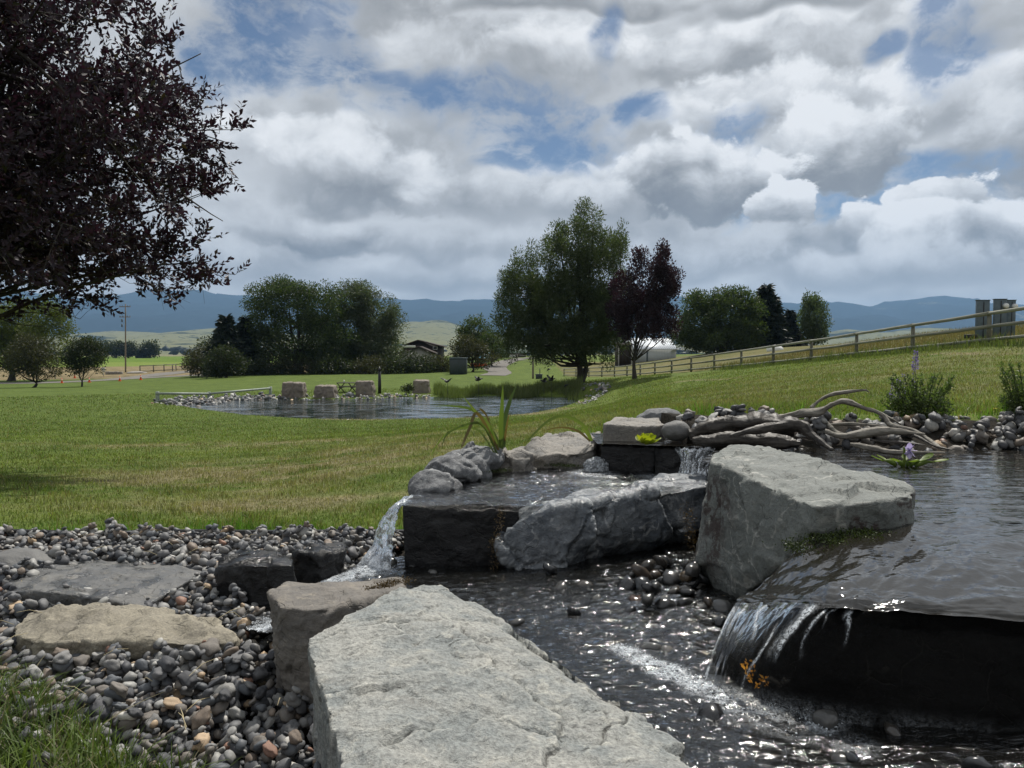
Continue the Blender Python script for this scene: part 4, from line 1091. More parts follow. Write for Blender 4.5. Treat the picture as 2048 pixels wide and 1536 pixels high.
# bubbling dome and splash droplets
def ico(sub=1):
    bm = bmesh.new(); bmesh.ops.create_icosphere(bm, subdivisions=sub, radius=1.0)
    bm.verts.ensure_lookup_table(); bm.verts.index_update()
    V = np.array([v.co for v in bm.verts]); F = np.array([[v.index for v in f.verts] for f in bm.faces]); bm.free()
    return V, F
I1, I2, I3 = ico(1), ico(2), ico(3)
V, F = ico(5); V = V.copy()
V[:, 2] = np.maximum(V[:, 2], -.1); V *= np.array((.088, .085, .082)); V *= (1 + .16 * fbm(V * 45, 4, 3))[:, None]
V += R(1192, 938, 5.1)
put('bubbling_water', V, F, M_FALL, None, attrs={'foam': np.clip(.45 + .6 * fbm(V * 60, 3, 8), 0, 1)}, label='frothy dome of bubbling water in the middle pool', cat='water jet', kind='thing')

mfo, g_ = newmat('foam_bubbles')
out(g_, bsdf(g_, (.62, .66, .70), .18, None, .8))
def bubbles(name, n, fn, zf, label, rmin, rmax, poly):
    p = np.array(poly); x = np.random.uniform(p[:, 0].min(), p[:, 0].max(), n * 30); y = np.random.uniform(p[:, 1].min(), p[:, 1].max(), n * 30)
    k = inside(x, y, poly) & (np.random.rand(len(x)) < fn(x, y) ** 1.6)
    x = x[k][:n]; y = y[k][:n]; m = len(x)
    r = np.random.uniform(rmin, rmax, m) * np.random.uniform(.5, 1, m)
    c = np.stack([x, y, zf(x, y) + .006 + r * .2], 1)
    V = (I1[0][None] * r[:, None, None] * np.array((1, 1, .75)) + c[:, None]).reshape(-1, 3)
    F = (I1[1][None] + np.arange(m)[:, None, None] * len(I1[0])).reshape(-1, 3)
    put(name, V, F, mfo, kind='stuff', label=label)
bubbles('foam', 9000, lambda x, y: np.clip(foam_stream(x, y), 0, 1), zstream, 'white foam bubbles floating on the stream', .0012, .0036, STREAM)

# ================================================================== PEBBLES
PV = []
for k in range(12):
    v = I2[0].copy(); rs = np.random.RandomState(k)
    v *= (1 + .42 * fbm(v * 1.1 + k * 3.3, 2, k) + .08 * fbm(v * 3 + k, 2, k + 50))[:, None]
    if k % 3 == 0:
        v += .12 * np.round(v * 2) * .3
    PV.append(v / np.abs(v).max(0))
PV3 = []
for k in range(12):
    v = I3[0].copy()
    v *= (1 + .42 * fbm(v * 1.1 + k * 3.3, 2, k) + .09 * fbm(v * 3 + k, 3, k + 50))[:, None]
    b_, s_, dd_, id_ = worley(v * 1.3 + k, k)
    rv_ = np.stack([((id_ >> q) & 1023) / 511.5 - 1 for q in (0, 8, 16)], 1)
    v *= (1 + .16 * np.clip((dd_ * rv_).sum(1), -1, 1))[:, None]
    PV3.append(v / np.abs(v).max(0))

def drop(n, region, base, bounds, amin, amax, seed, cell=.008, flat=(.38, .68), settle=.5):
    """lays stones one after another on a height field"""
    rs = np.random.RandomState(seed)
    x0, y0, x1, y1 = bounds
    nx = int((x1 - x0) / cell) + 1; ny = int((y1 - y0) / cell) + 1
    gx = x0 + np.arange(nx) * cell; gy = y0 + np.arange(ny) * cell
    XX, YY = np.meshgrid(gx, gy)
    H = base(XX.ravel(), YY.ravel()).reshape(ny, nx).astype(float)
    ok = region(XX.ravel(), YY.ravel()).reshape(ny, nx)
    res = []
    yi, xi = np.where(ok)
    pick = rs.randint(0, len(yi), n)
    A = np.exp(rs.uniform(np.log(amin), np.log(amax), n)) * .5
    A[n // 2:] *= rs.uniform(.85, 1.1, n - n // 2)
    for k in range(n):
        cx, cy = gx[xi[pick[k]]], gy[yi[pick[k]]]
        a = A[k]; b = a * rs.uniform(.6, .92); c = a * rs.uniform(*flat)
        yaw = rs.uniform(0, 2 * PI)
        i0 = max(int((cx - a - x0) / cell), 0); i1 = min(int((cx + a - x0) / cell) + 2, nx)
        j0 = max(int((cy - a - y0) / cell), 0); j1 = min(int((cy + a - y0) / cell) + 2, ny)
        h = H[j0:j1, i0:i1]
        dx = gx[i0:i1][None] - cx; dy = gy[j0:j1][:, None] - cy
        cs, sn = math.cos(yaw), math.sin(yaw)
        u = (dx * cs + dy * sn) / a; v = (-dx * sn + dy * cs) / b
        q = 1 - u * u - v * v
        m = q > .05
        if m.sum() < 4: continue
        hm = h[m]
        zc = hm.mean() * settle + np.percentile(hm, 85) * (1 - settle) + c * .62
        # tilt with the local slope
        ux = np.broadcast_to(dx, h.shape)[m]; uy = np.broadcast_to(dy, h.shape)[m]
        sx = (ux * (hm - hm.mean())).sum() / ((ux * ux).sum() + 1e-9); sy = (uy * (hm - hm.mean())).sum() / ((uy * uy).sum() + 1e-9)
        sx, sy = np.clip([sx, sy], -.7, .7)
        surf = zc + c * np.sqrt(np.maximum(q, 0)) + sx * dx + sy * dy
        H[j0:j1, i0:i1] = np.where(m, np.maximum(h, surf), h)
        res.append((cx, cy, zc, a, b, c, yaw, sx + rs.normal() * .12, sy + rs.normal() * .12, k))
    # which are still visible
    P_ = np.array(res)
    ii = ((P_[:, 0] - x0) / cell).astype(int); jj = ((P_[:, 1] - y0) / cell).astype(int)
    top = P_[:, 2] + P_[:, 5] * .9 >= H[np.clip(jj, 0, ny - 1), np.clip(ii, 0, nx - 1)] - .006
    return P_, top

def pmat(p):
    cx, cy, zc, a, b, c, yaw, sx, sy, k = p
    n = Vector((-sx, -sy, 1)).normalized()
    t = Vector((math.cos(yaw), math.sin(yaw), 0)); t = (t - n * t.dot(n)).normalized(); s = n.cross(t)
    M = Matrix(((t.x * a, s.x * b, n.x * c, cx), (t.y * a, s.y * b, n.y * c, cy), (t.z * a, s.z * b, n.z * c, zc), (0, 0, 0, 1)))
    return M
def join_stones(P_, shapes, F0):
    V = []; F = []; Rn = []; n = 0
    for p in P_:
        M = np.array(pmat(p)); v = shapes[int(p[9]) % len(shapes)]
        V.append(v @ M[:3, :3].T + M[:3, 3]); F.append(F0 + n); n += len(v)
        Rn.append(np.full(len(v), random.random()))
    return np.concatenate(V), np.concatenate(F), np.concatenate(Rn)

INDIV = []
def bed(name, n, region, base, bounds, amin, amax, seed, mat, label, single=0, slabel=None, sname='pebble', sgroup=None, **kw):
    P_, top = drop(n, region, base, bounds, amin, amax, seed, **kw)
    order = np.argsort(-(P_[:, 3] / np.maximum(P_[:, 1], .3)) * top)
    # those that project largest inside the picture become single stones
    px = 1024 + FPX * P_[:, 0] / P_[:, 1]; row = 705 - FPX * P_[:, 2] / P_[:, 1]
    vis = top & (px > 5) & (px < 2043) & (row < 1525)
    sel = [i for i in order if vis[i]][:single]
    ss = set(sel)
    if single:
        meshes = []
        for k in range(12):
            me = mesh_from(sname, PV3[k], I3[1]); me.materials.append(M_PEB1); meshes.append(me)
        for i in sel:
            o = bpy.data.objects.new(sname, meshes[int(P_[i, 9]) % 12])
            COL.objects.link(o); o.matrix_world = pmat(P_[i])
            ci = int(np.searchsorted(PEBP, random.random(), 'right')) - 1
            cn_, cc_ = PEBC[ci]; kk = random.uniform(.85, 1.2)
            o.color = (cc_[0] * kk * 1.25, cc_[1] * kk * 1.25, cc_[2] * kk * 1.25, 1)
            asp = P_[i, 3] / P_[i, 4]
            shp = 'long' if asp > 1.45 else ('round' if asp < 1.18 else 'oval')
            sz = 'large' if P_[i, 3] > .75 * .5 * amax else 'smaller'
            q = min(slabel[1], key=lambda m_: math.hypot(m_[0] - px[i], (m_[1] - row[i]) * 1.5))
            tagit(o, f'{sz} {shp} {cn_} {slabel[0]} {q[2]}', sname, sgroup)
    rest = [p for i, p in enumerate(P_) if i not in ss]
    V, F, A_ = join_stones(rest, PV, I2[1])
    put(name, V, F, mat, attrs={'rnd': A_}, kind='stuff', label=label)

SLABZ = [(-.6, 2.2), (-.42, 2.7), (-.1, 2.95), (.3, 2.1), (.6, 1.6), (.9, 1.2), (.5, .9), (-.4, .9)]
LEFTBED = [(-3.8, 1.85), (-.2, 1.85), (-.42, 2.5), (-.5, 2.7), (-.85, 2.78), (-1.0, 2.98), (-1.1, 3.1), (-1.05, 3.3), (-1.28, 3.85), (-1.0, 4.05), (-.72, 4.5), (-.70, 4.96), (-3.9, 4.92)]
def reg_left(x, y):
    r = inside(x, y, LEFTBED) & (x > -.74 * y - .12)
    # not under the big stones
    r &= ~inside(x, y, [(-1.9, 3.0), (-1.95, 3.2), (-1.5, 3.3), (-1.1, 3.05), (-1.15, 2.98)])
    r &= ~inside(x, y, [(-2.35, 3.6), (-2.5, 4.1), (-1.95, 4.15), (-1.65, 3.95), (-1.7, 3.5)])
    return r
bed('river_pebbles', 7800, reg_left, lambda x, y: -1.245 + .02 * fbm(np.stack([x * 1.5, y * 1.5, 0 * x], 1), 2, 4) - .03 * sstep(y, 2.9, 2.2), (-3.9, 1.8, -.2, 5.0), .024, .080, 5, M_PEB, 'bed of mixed grey river pebbles between the lawn and the slabs', 200, ('river pebble', [(250, 1320, 'under the front edge of the tan rock'), (480, 1330, 'near the right end of the tan rock'), (560, 1400, 'beside the foot of the brown block'), (630, 1500, 'beside the lower left edge of the pale slab'), (450, 1500, 'in the open bed at the bottom of the picture'), (300, 1470, 'at the tip of the grass tuft'), (60, 1330, 'at the left edge below the tan rock'), (330, 1400, 'in the middle of the lower left bed'), (150, 1380, 'just above the grass tuft'), (200, 1090, 'along the lawn edging'), (420, 1180, 'between dark slab and black block')]), 'pebble', 'river pebbles in the lower left bed', cell=.007)
reg_bank = lambda x, y: inside(x, y, [(1.2, 5.3), (1.35, 4.9), (1.9, 4.72), (2.4, 4.6), (4.6, 4.48), (4.6, 5.26), (2.5, 5.32), (1.62, 5.48), (1.25, 5.75)]) & (x < .76 * y + .1)
bed('bank_cobbles', 760, reg_bank, lambda x, y: bankz(x, y) - .06, (1.1, 4.4, 4.6, 5.5), .045, .115, 6, M_COB, 'bank of rounded grey cobbles above the upper pool', 95, ('bank cobble', [(1450, 840, 'behind the driftwood stump'), (1560, 850, 'between stump and driftwood branch'), (1680, 850, 'under the arching driftwood branch'), (1760, 845, 'left of the violet-flowered herb'), (1850, 850, 'below the violet-flowered herb'), (1930, 850, 'right of the violet-flowered herb'), (2000, 850, 'below the right-edge herb'), (2030, 900, 'at the waterline on the right edge'), (1900, 890, 'at the waterline by the branch tip'), (1960, 880, 'low on the bank at right')]), 'cobble', 'cobbles on the upper pool bank', cell=.01, flat=(.45, .75))
reg_str = lambda x, y: inside(x, y, [(.2, 3.0), (.35, 3.75), (.9, 3.9), (.95, 3.2), (.78, 2.6), (.45, 2.45)])
bed('stream_cobbles', 230, reg_str, lambda x, y: zstream(x, y) - .10 + .05 * sstep(x + (y - 3) * .3, .45, .95), (.1, 2.3, 1.1, 4.0), .05, .13, 7, M_WPEB, 'wet dark cobbles breaking the surface of the stream', 0, cell=.01)
bed('stream_bed', 1500, lambda x, y: inside(x, y, STREAM) & ~reg_str(x, y) & ~inside(x, y, SLABZ), lambda x, y: zstream(x, y) - .10, (-1.4, 1.1, 1.8, 4.7), .04, .11, 9, M_WPEB, 'wet pebbles on the bed of the stream', 0, cell=.012)
for o in INDIV: pass
# pale stones on the far pond shore
def shore(name, n, poly_px, seed, amin, amax, label):
    pl = [tuple(RZ(p, r, ZP + .02)[:2]) for p, r in poly_px]
    p = np.array(pl); b = (p[:, 0].min(), p[:, 1].min(), p[:, 0].max(), p[:, 1].max())
    P_, top = drop(n, lambda x, y: inside(x, y, pl), lambda x, y: np.maximum(terrain(x, y), ZP - .05) - .10, b, amin, amax, seed, cell=.08, flat=(.5, .8))
    V, F, A_ = join_stones(P_, [I1[0] * (1 + .18 * np.random.RandomState(k).normal(size=(len(I1[0]), 1))) for k in range(8)], I1[1])
    put(name, V, F, M_SHORE, attrs={'rnd': A_}, kind='stuff', label=label, smooth=False)
shore('shore_stones', 640, [(300, 808), (330, 801), (430, 796), (560, 794.5), (565, 798), (470, 801), (440, 808), (400, 814), (350, 812)], 3, .18, .40, 'pale broken stone along the left shore of the far pond')
shore('shore_stones', 560, [(560, 794.5), (680, 793), (860, 790), (862, 794.5), (700, 799.5), (560, 799)], 4, .14, .32, 'pale broken stone along the far shore below the sandstone blocks')
shore('shore_stones', 190, [(1150, 795), (1170, 788), (1215, 791), (1225, 797), (1205, 806), (1160, 813), (1150, 808), (1165, 802)], 5, .16, .38, 'pale broken stone patch at the right end of the far pond')
shore('shore_stones', 200, [(600, 838), (740, 839.5), (880, 837.5), (1000, 832), (1100, 820), (1150, 810), (1155, 812), (1105, 823), (1000, 835.5), (880, 841.5), (740, 843), (600, 841)], 8, .08, .2, 'thin line of small stones along the near shore of the far pond')
random.seed(21); np.random.seed(21)
# ================================================================== TREES
def leafmesh(C, A, L, Wd, rng, fold=.18, up=0.0):
    """one folded leaf per row: base C, axis A"""
    n = len(C)
    A = A / (np.linalg.norm(A, axis=1)[:, None] + 1e-9)
    Rv = rng.normal(size=(n, 3)); Rv[:, 2] *= .5
    S = np.cross(A, Rv); S /= np.linalg.norm(S, axis=1)[:, None] + 1e-9
    N = np.cross(S, A)
    L = np.broadcast_to(L, (n,))[:, None]; Wd = np.broadcast_to(Wd, (n,))[:, None]
    v = np.stack([C, C + A * L * .45 + S * Wd * .5 + N * fold * Wd, C + A * L, C + A * L * .45 - S * Wd * .5 + N * fold * Wd], 1).reshape(-1, 3)
    i = np.arange(n)[:, None] * 4
    F = np.concatenate([i + np.array([0, 1, 2]), i + np.array([0, 2, 3])])
    return v, F, np.repeat(rng.rand(n), 4)

def lobes_px(ls, d, depth=.9):
    r = []
    for l in ls:
        px, row, rx, ry = l[:4]
        c = R(px, row, d)
        r.append((c, np.array((rx / FPX * d, max(rx, ry) / FPX * d * depth, ry / FPX * d))))
    return r

def tree(name, base_px, d, lobes, leafmat, label, n_clump=150, per=120, leaf=(.22, .10), cr=.7, trunk_r=.25, fork=.35, droop=0.0, upw=0.0, seed=1, stems=1, group=None, bark=None, limbs=26, cat='tree', ground=None, spike=0.0, trunkname='trunk', ratio=.5):
    rng = np.random.RandomState(seed)
    base = G(base_px, d) if ground is None else ground
    lb = lobes_px(lobes, d)
    t = thing(name, base, label, cat, group)
    vol = np.array([np.prod(l[1]) ** .75 for l in lb]); vol /= vol.sum()
    k = rng.choice(len(lb), n_clump, p=vol)
    u = rng.normal(size=(n_clump, 3)); u /= np.linalg.norm(u, axis=1)[:, None]
    rad = rng.uniform(.30, 1, n_clump) ** ratio
    Cc = np.array([lb[i][0] for i in k]) + u * rad[:, None] * np.array([lb[i][1] for i in k])
    Cc[:, 2] = np.maximum(Cc[:, 2], base[2] + .12 * cr)
    crs = cr * rng.uniform(.55, 1.25, n_clump)
    m = (per * (crs / cr) ** 2 * rng.uniform(.5, 1.3, n_clump)).astype(int) + 4
    idx = np.repeat(np.arange(n_clump), m)
    q = rng.normal(size=(len(idx), 3)); ql = np.linalg.norm(q, axis=1)[:, None]
    q = q / ql * np.minimum(ql, 1.9) * .55
    q[:, 2] *= .75
    if spike:
        q[:, 2] *= 1 + spike * rng.rand(len(idx)); q[:, :2] *= .75
    C = Cc[idx] + q * crs[idx][:, None]
    C[:, 2] = np.maximum(C[:, 2], base[2] + .03)
    A = q / (np.linalg.norm(q, axis=1)[:, None] + 1e-6) + rng.normal(size=q.shape) * .6 + np.array((0, 0, upw - droop))
    L = leaf[0] * rng.uniform(.6, 1.3, len(C)); Wd = leaf[1] * rng.uniform(.6, 1.3, len(C))
    v, F, rn = leafmesh(C, A, L, Wd, rng)
    put('crown', v, F, leafmat, t, smooth=False, attrs={'rnd': rn})
    # trunk and limbs
    mb = MB()
    ctr = np.average(np.array([l[0] for l in lb]), axis=0, weights=vol)
    top = max(l[0][2] + l[1][2] for l in lb)
    H = top - base[2]
    for s in range(stems):
        off = np.array((rng.normal() * .25, rng.normal() * .2, 0)) * (stems > 1) * H * .06
        dirx = (s - (stems - 1) / 2) * .10 * H
        p0 = base + off * .4 + np.array((0, 0, -.15)); p1 = base + np.array((off[0] + dirx * .6, off[1], H * fork)); p2 = np.array((ctr[0] * .8 + p1[0] * .2 + dirx, ctr[1], base[2] + H * .80))
        pts = catmull([p0, base * .5 + p1 * .5 + rng.normal(size=3) * .03 * H * np.array((1, 1, 0)), p1, p1 * .5 + p2 * .5, p2], 14)
        r = trunk_r / math.sqrt(stems) * (np.linspace(1, .12, 14) + np.array([.45, .12] + [0] * 12))
        mb.tube(pts, r, 9, jit=.15)
        for j in range(limbs // stems):
            e = Cc[rng.randint(n_clump)]
            a = pts[rng.randint(4, 12)]
            if e[2] < a[2] - H * .1: a = pts[4]
            mid = a * .5 + e * .5 + np.array((0, 0, -.04 * H)) + rng.normal(size=3) * .025 * H
            mb.tube(catmull([a, mid, e], 6), trunk_r * .42 / math.sqrt(stems) * np.linspace(1, .12, 6) * rng.uniform(.5, 1), 5)
    mb.build(trunkname, bark or M_BARK, t)
    return t

def conifer(name, base_px, d, rows, half_px, label, seed=1, levels=22, tips=1, group=None, lean=0.0, sparse=1.0):
    """spruce: whorls of drooping boughs set with needle sprays"""
    rng = np.random.RandomState(seed)
    base = G(base_px, d); top = R(base_px + lean, rows[0], d)
    t = thing(name, base, label, 'tree', group)
    H = top[2] - base[2]; Rm = half_px / FPX * d
    mb = MB()
    tp = [base + np.array((0, 0, -.1)), top]
    mb.tube(catmull([tp[0], tp[0] * .5 + tp[1] * .5, tp[1]], 8), np.linspace(.05 * H * .35, .01, 8), 7)
    V = []; Fs = []; Rn = []; n = 0
    for i in range(levels):
        f = (i + .4) / levels
        z = base[2] + H * (.06 + .93 * f)
        rl = Rm * (1 - f) ** .8 * rng.uniform(.8, 1.12) + .03 * Rm
        nb = int(5 + 6 * (1 - f))
        a0 = rng.rand() * 6
        for b in range(nb):
            if rng.rand() > sparse: continue
            a = a0 + b * 2 * PI / nb + rng.normal() * .2
            ln = rl * rng.uniform(.65, 1.1)
            tt = np.linspace(0, 1, 7)
            c = np.array((base[0] + (top[0] - base[0]) * f, base[1], z))
            pts = c + np.stack([np.cos(a) * ln * tt, np.sin(a) * ln * tt, ln * (-.42 * tt + .30 * tt ** 2.2)], 1)
            mb.tube(pts, np.linspace(.016, .005, 7) * H * .25, 4)
            m = int(16 + 50 * ln / Rm)
            tq = rng.uniform(.1, 1.0, m)
            C = np.stack([np.interp(tq, tt, pts[:, k]) for k in range(3)], 1)
            A = np.stack([np.cos(a + rng.normal(size=m) * .9), np.sin(a + rng.normal(size=m) * .9), -.35 + .35 * rng.normal(size=m)], 1)
            v, F, rn = leafmesh(C, A, Rm * .32 * rng.uniform(.6, 1.2, m), Rm * .085, rng)
            V.append(v); Fs.append(F + n); Rn.append(rn); n += len(v)
    put('foliage', np.concatenate(V), np.concatenate(Fs), M_NEEDLE, t, smooth=False, attrs={'rnd': np.concatenate(Rn)})
    mb.build('trunk', M_BARK, t)
    return t

# --- the purple-leaved tree overhanging from the left
def hero():
    rng = np.random.RandomState(5)
    base = np.array((-8.3, 10.3, tz(-8.3, 10.3)))
    t = thing('purple_tree', base, 'big dark purple-leaved tree overhanging from the left edge', 'tree')
    ctr = np.array((-6.75, 9.8, 2.55)); rad = np.array((3.02, 2.9, 3.35))
    mb = MB(); C = []; A = []
    stem_tops = []
    for s in range(4):
        a = s * 1.6 + .4
        p2 = ctr + np.array((-.7 + math.cos(a) * .8, math.sin(a) * .8, .6 + .4 * s))
        pts = catmull([base + np.array((math.cos(a) * .1, math.sin(a) * .1, -.15)), base * .6 + p2 * .4 + np.array((-.35, 0, -.1)), p2], 12)
        mb.tube(pts, np.linspace(.13, .04, 12), 9, jit=.12); stem_tops.append(pts)
    nl = 84
    k = np.arange(nl) + .5
    ph = np.arccos(1 - 2 * k / nl); th = PI * (1 + 5 ** .5) * k
    dirs = np.stack([np.cos(th) * np.sin(ph), np.sin(th) * np.sin(ph), np.cos(ph)], 1)
    for i in range(nl):
        dr = dirs[i]
        e = ctr + dr * rad * rng.uniform(.84, 1.06)
        if dr[2] < -.30: e[2] = ctr[2] - rad[2] * .47 * rng.uniform(.75, 1.03) + (0 if dr[0] < 0 else .1)
        st = stem_tops[rng.randint(4)]
        a = st[rng.randint(5, 12)]
        mid = a * .45 + e * .55 + np.array((0, 0, .18)) + rng.normal(size=3) * .15
        lp = catmull([a, mid, e], 14)
        mb.tube(lp, np.linspace(.035, .006, 14), 6)
        for j in range(15):
            f = rng.uniform(.25, 1.0); q = lp[min(int(f * 13), 13)]
            ax = (e - a) / np.linalg.norm(e - a)
            sd = ax * .7 + rng.normal(size=3) * .75 + np.array((0, 0, .25)); sd /= np.linalg.norm(sd)
            sl = rng.uniform(.45, 1.0) * (1.15 - .4 * f)
            se = q + sd * sl + np.array((0, 0, -.10 * sl)); 
            sp = catmull([q, q * .5 + se * .5 + rng.normal(size=3) * .04, se], 8)
            if sl > .6: mb.tube(sp, np.linspace(.009, .003, 8), 4, cap=False)
            for m in range(7):
                g_ = rng.uniform(.15, 1.0) if m else 1.0
                tq = sp[min(int(g_ * 7), 7)]
                td = sd * .8 + rng.normal(size=3) * .6 + np.array((0, 0, .25)); td /= np.linalg.norm(td)
                tl = rng.uniform(.18, .42)
                te = tq + td * tl
                if te[2] < .5: continue
                mb.tube([tq, tq * .5 + te * .5 + np.array((0, 0, .01)), te], [.0035, .0025, .0015], 3, cap=False)
                nlv = rng.randint(8, 14)
                u = np.linspace(.12, 1.02, nlv)[:, None]
                c = tq + (te - tq) * u
                sdv = np.cross(td, rng.normal(size=3)); sdv /= np.linalg.norm(sdv)
                alt = np.where(np.arange(nlv) % 2 == 0, 1, -1)[:, None]
                C.append(c); A.append(td * .75 + sdv * alt * .8 + rng.normal(size=(nlv, 3)) * .25 + np.array((0, 0, .12)))
    C = np.concatenate(C); A = np.concatenate(A)
    k_ = (C[:, 2] > .56 + .45 * sstep(C[:, 0], -5.6, -3.8) - .35 * sstep(C[:, 0], -6.2, -7.0))
    C = C[k_]; A = A[k_]
    n = len(C)
    v, F, rn = leafmesh(C, A, .096 * rng.uniform(.65, 1.2, n), .046 * rng.uniform(.7, 1.2, n), rng, .22)
    put('crown', v, F, M_L_PURPLE, t, smooth=False, attrs={'rnd': rn})
    mb.build('trunk', M_BARK, t)
    return n
nh = hero()

LV = (.20, .085)
tree('willow_tree', 1160, 60, [(1165, 500, 66, 80), (1105, 550, 78, 80), (1045, 600, 52, 75), (1205, 545, 55, 85), (1150, 640, 105, 75), (1055, 660, 66, 50), (1225, 640, 36, 60), (1165, 440, 26, 38), (1110, 475, 22, 30), (1235, 480, 22, 34), (1020, 640, 32, 60), (1100, 690, 72, 32), (1195, 688, 58, 36), (1040, 680, 46, 36), (1125, 610, 80, 70)],
     M_L_WILLOW, 'large dark green willow with two trunks beyond the pond', 1000, 130, (.25, .07), .58, .42, .16, seed=2, stems=2, limbs=40, spike=.8, upw=.35)
tree('plum_tree', 1270, 55, [(1292, 570, 52, 55), (1285, 635, 62, 52), (1330, 565, 24, 45), (1245, 600, 34, 55), (1282, 512, 16, 24), (1325, 515, 14, 22), (1348, 560, 14, 30), (1320, 640, 40, 40)],
     M_L_PURPLE2, 'dark purple-leaved tree with slim trunk standing right of the willow', 330, 120, (.19, .09), .44, .16, .22, seed=3, limbs=34, spike=.8, upw=.5)
tree('willow_tree', 1440, 115, [(1400, 650, 48, 55), (1450, 640, 55, 62), (1495, 650, 32, 52), (1475, 598, 24, 22), (1395, 606, 26, 24), (1440, 605, 28, 26), (1505, 620, 16, 26), (1372, 670, 26, 32), (1440, 680, 80, 24)],
     M_L_COTTON, 'broad rounded willow beside the dark spruce on the right', 360, 130, (.42, .17), 1.15, .5, .15, seed=4, upw=.2)
tree('cottonwood_tree', 600, 118, [(575, 600, 62, 42), (535, 640, 48, 48), (640, 612, 55, 44), (600, 685, 85, 58), (525, 690, 40, 45), (655, 690, 60, 55), (515, 600, 24, 26), (560, 580, 36, 22)],
     M_L_COTTON, 'tall dark cottonwood, left one of the big clump behind the pond', 460, 120, (.40, .17), 1.2, .6, .2, seed=5, limbs=40)
tree('willow_tree', 722, 123, [(705, 600, 48, 38), (752, 632, 46, 46), (772, 680, 34, 40), (700, 660, 50, 55), (740, 695, 60, 42), (720, 585, 34, 22), (785, 640, 20, 30)],
     M_L_PALE, 'silvery green willow, right one of the big clump behind the pond', 380, 120, (.42, .13), 1.1, .5, .2, seed=6, limbs=34, droop=.4)
conifer('spruce_tree', 452, 113, (628, 745), 48, 'dark spruce left of the big cottonwood, the broader one', 7, 18)
conifer('spruce_tree', 490, 117, (632, 748), 44, 'dark spruce tucked against the big cottonwood', 8, 18)
conifer('spruce_tree', 1532, 118, (568, 697), 52, 'tall dark spruce right of the rounded willow', 9, 22)
conifer('pine_tree', 1580, 122, (618, 697), 34, 'small dark pine between the tall spruce and the poplar', 10, 14, sparse=.8)
tree('poplar_tree', 1626, 116, [(1617, 640, 14, 42), (1636, 640, 14, 42), (1628, 668, 24, 22), (1618, 610, 8, 16), (1634, 610, 8, 16)], M_L_POPLAR, 'pale green upright poplar beyond the log fence', 150, 70, (.34, .16), .75, .2, .15, seed=11, upw=.8, spike=1.2)
tree('round_tree', 452, 104, [(450, 722, 40, 24), (430, 735, 28, 18), (475, 732, 26, 18), (452, 706, 24, 14)], M_L_SHRUB, 'small round dark tree on a short trunk before the spruces', 110, 60, (.30, .14), .7, .2, .2, seed=12)
for i, (px, row, rx, ry, d, lab) in enumerate([(395, 722, 28, 32, 112, 'dark bush at the left end of the tree clump'), (425, 705, 30, 30, 116, 'dark bush below the broad spruce'), (530, 735, 40, 20, 112, 'low dark bush under the cottonwood, left'), (590, 733, 42, 22, 114, 'low dark bush under the cottonwood trunk'), (650, 735, 38, 20, 113, 'low dark bush between cottonwood and willow'),
                                               (700, 737, 32, 17, 116, 'low dark bush under the silvery willow'), (748, 732, 42, 22, 114, 'dark bush right of the silvery willow trunk'), (798, 725, 36, 30, 112, 'rounded dark bush before the brown house'), (845, 735, 36, 20, 112, 'low dark bush left of the green shed'), (878, 732, 28, 22, 114, 'dark bush touching the green shed')]):
    tree('bush', px, d, [(px, row, rx, ry), (px - rx * .4, row + 6, rx * .6, ry * .7), (px + rx * .45, row + 4, rx * .6, ry * .8)], M_L_SHRUB if i % 3 else M_L_OLIVE, lab, 60, 60, (.34, .15), .9, .10, .1, seed=30 + i, limbs=10, cat='bush', group='bushes along the tree clump', trunkname='stem')
tree('round_tree', 952, 128, [(950, 662, 30, 30), (962, 690, 26, 26), (935, 680, 20, 26)], M_L_COTTON, 'round-headed green tree behind the green shed', 130, 70, (.38, .18), .95, .3, .2, seed=45)
tree('fruit_tree', 945, 110, [(935, 700, 36, 26), (965, 712, 30, 24), (920, 706, 22, 20)], M_L_OLIVE, 'low spreading olive tree by the green shed', 110, 60, (.32, .14), .8, .2, .15, seed=46)
tree('willow_tree', 985, 125, [(982, 690, 18, 34), (1000, 700, 16, 24)], M_L_COTTON, 'narrow green tree left of the green-roofed barn', 70, 60, (.34, .15), .8, .2, .15, seed=47)
tree('willow_tree', 22, 121, [(22, 650, 56, 50), (70, 640, 62, 42), (105, 680, 42, 56), (40, 700, 50, 46), (-30, 680, 40, 50)], M_L_BRIGHT, 'bright yellow-green willow behind the left road', 330, 95, (.44, .16), 1.2, .55, .2, seed=13, droop=.3)
tree('crab_apple_tree', 66, 92, [(64, 712, 46, 38), (45, 720, 34, 32), (92, 728, 34, 32), (66, 690, 28, 24)], M_L_OLIVE, 'small olive crab apple tree on the left lawn', 150, 70, (.26, .12), .75, .18, .15, seed=14)
tree('crab_apple_tree', 163, 90, [(172, 708, 34, 34), (150, 722, 24, 26), (196, 720, 18, 24), (178, 688, 18, 16)], M_L_SHRUB, 'small dark tree with twin stems beside the traffic cones', 130, 70, (.26, .12), .7, .14, .2, seed=15, stems=2)
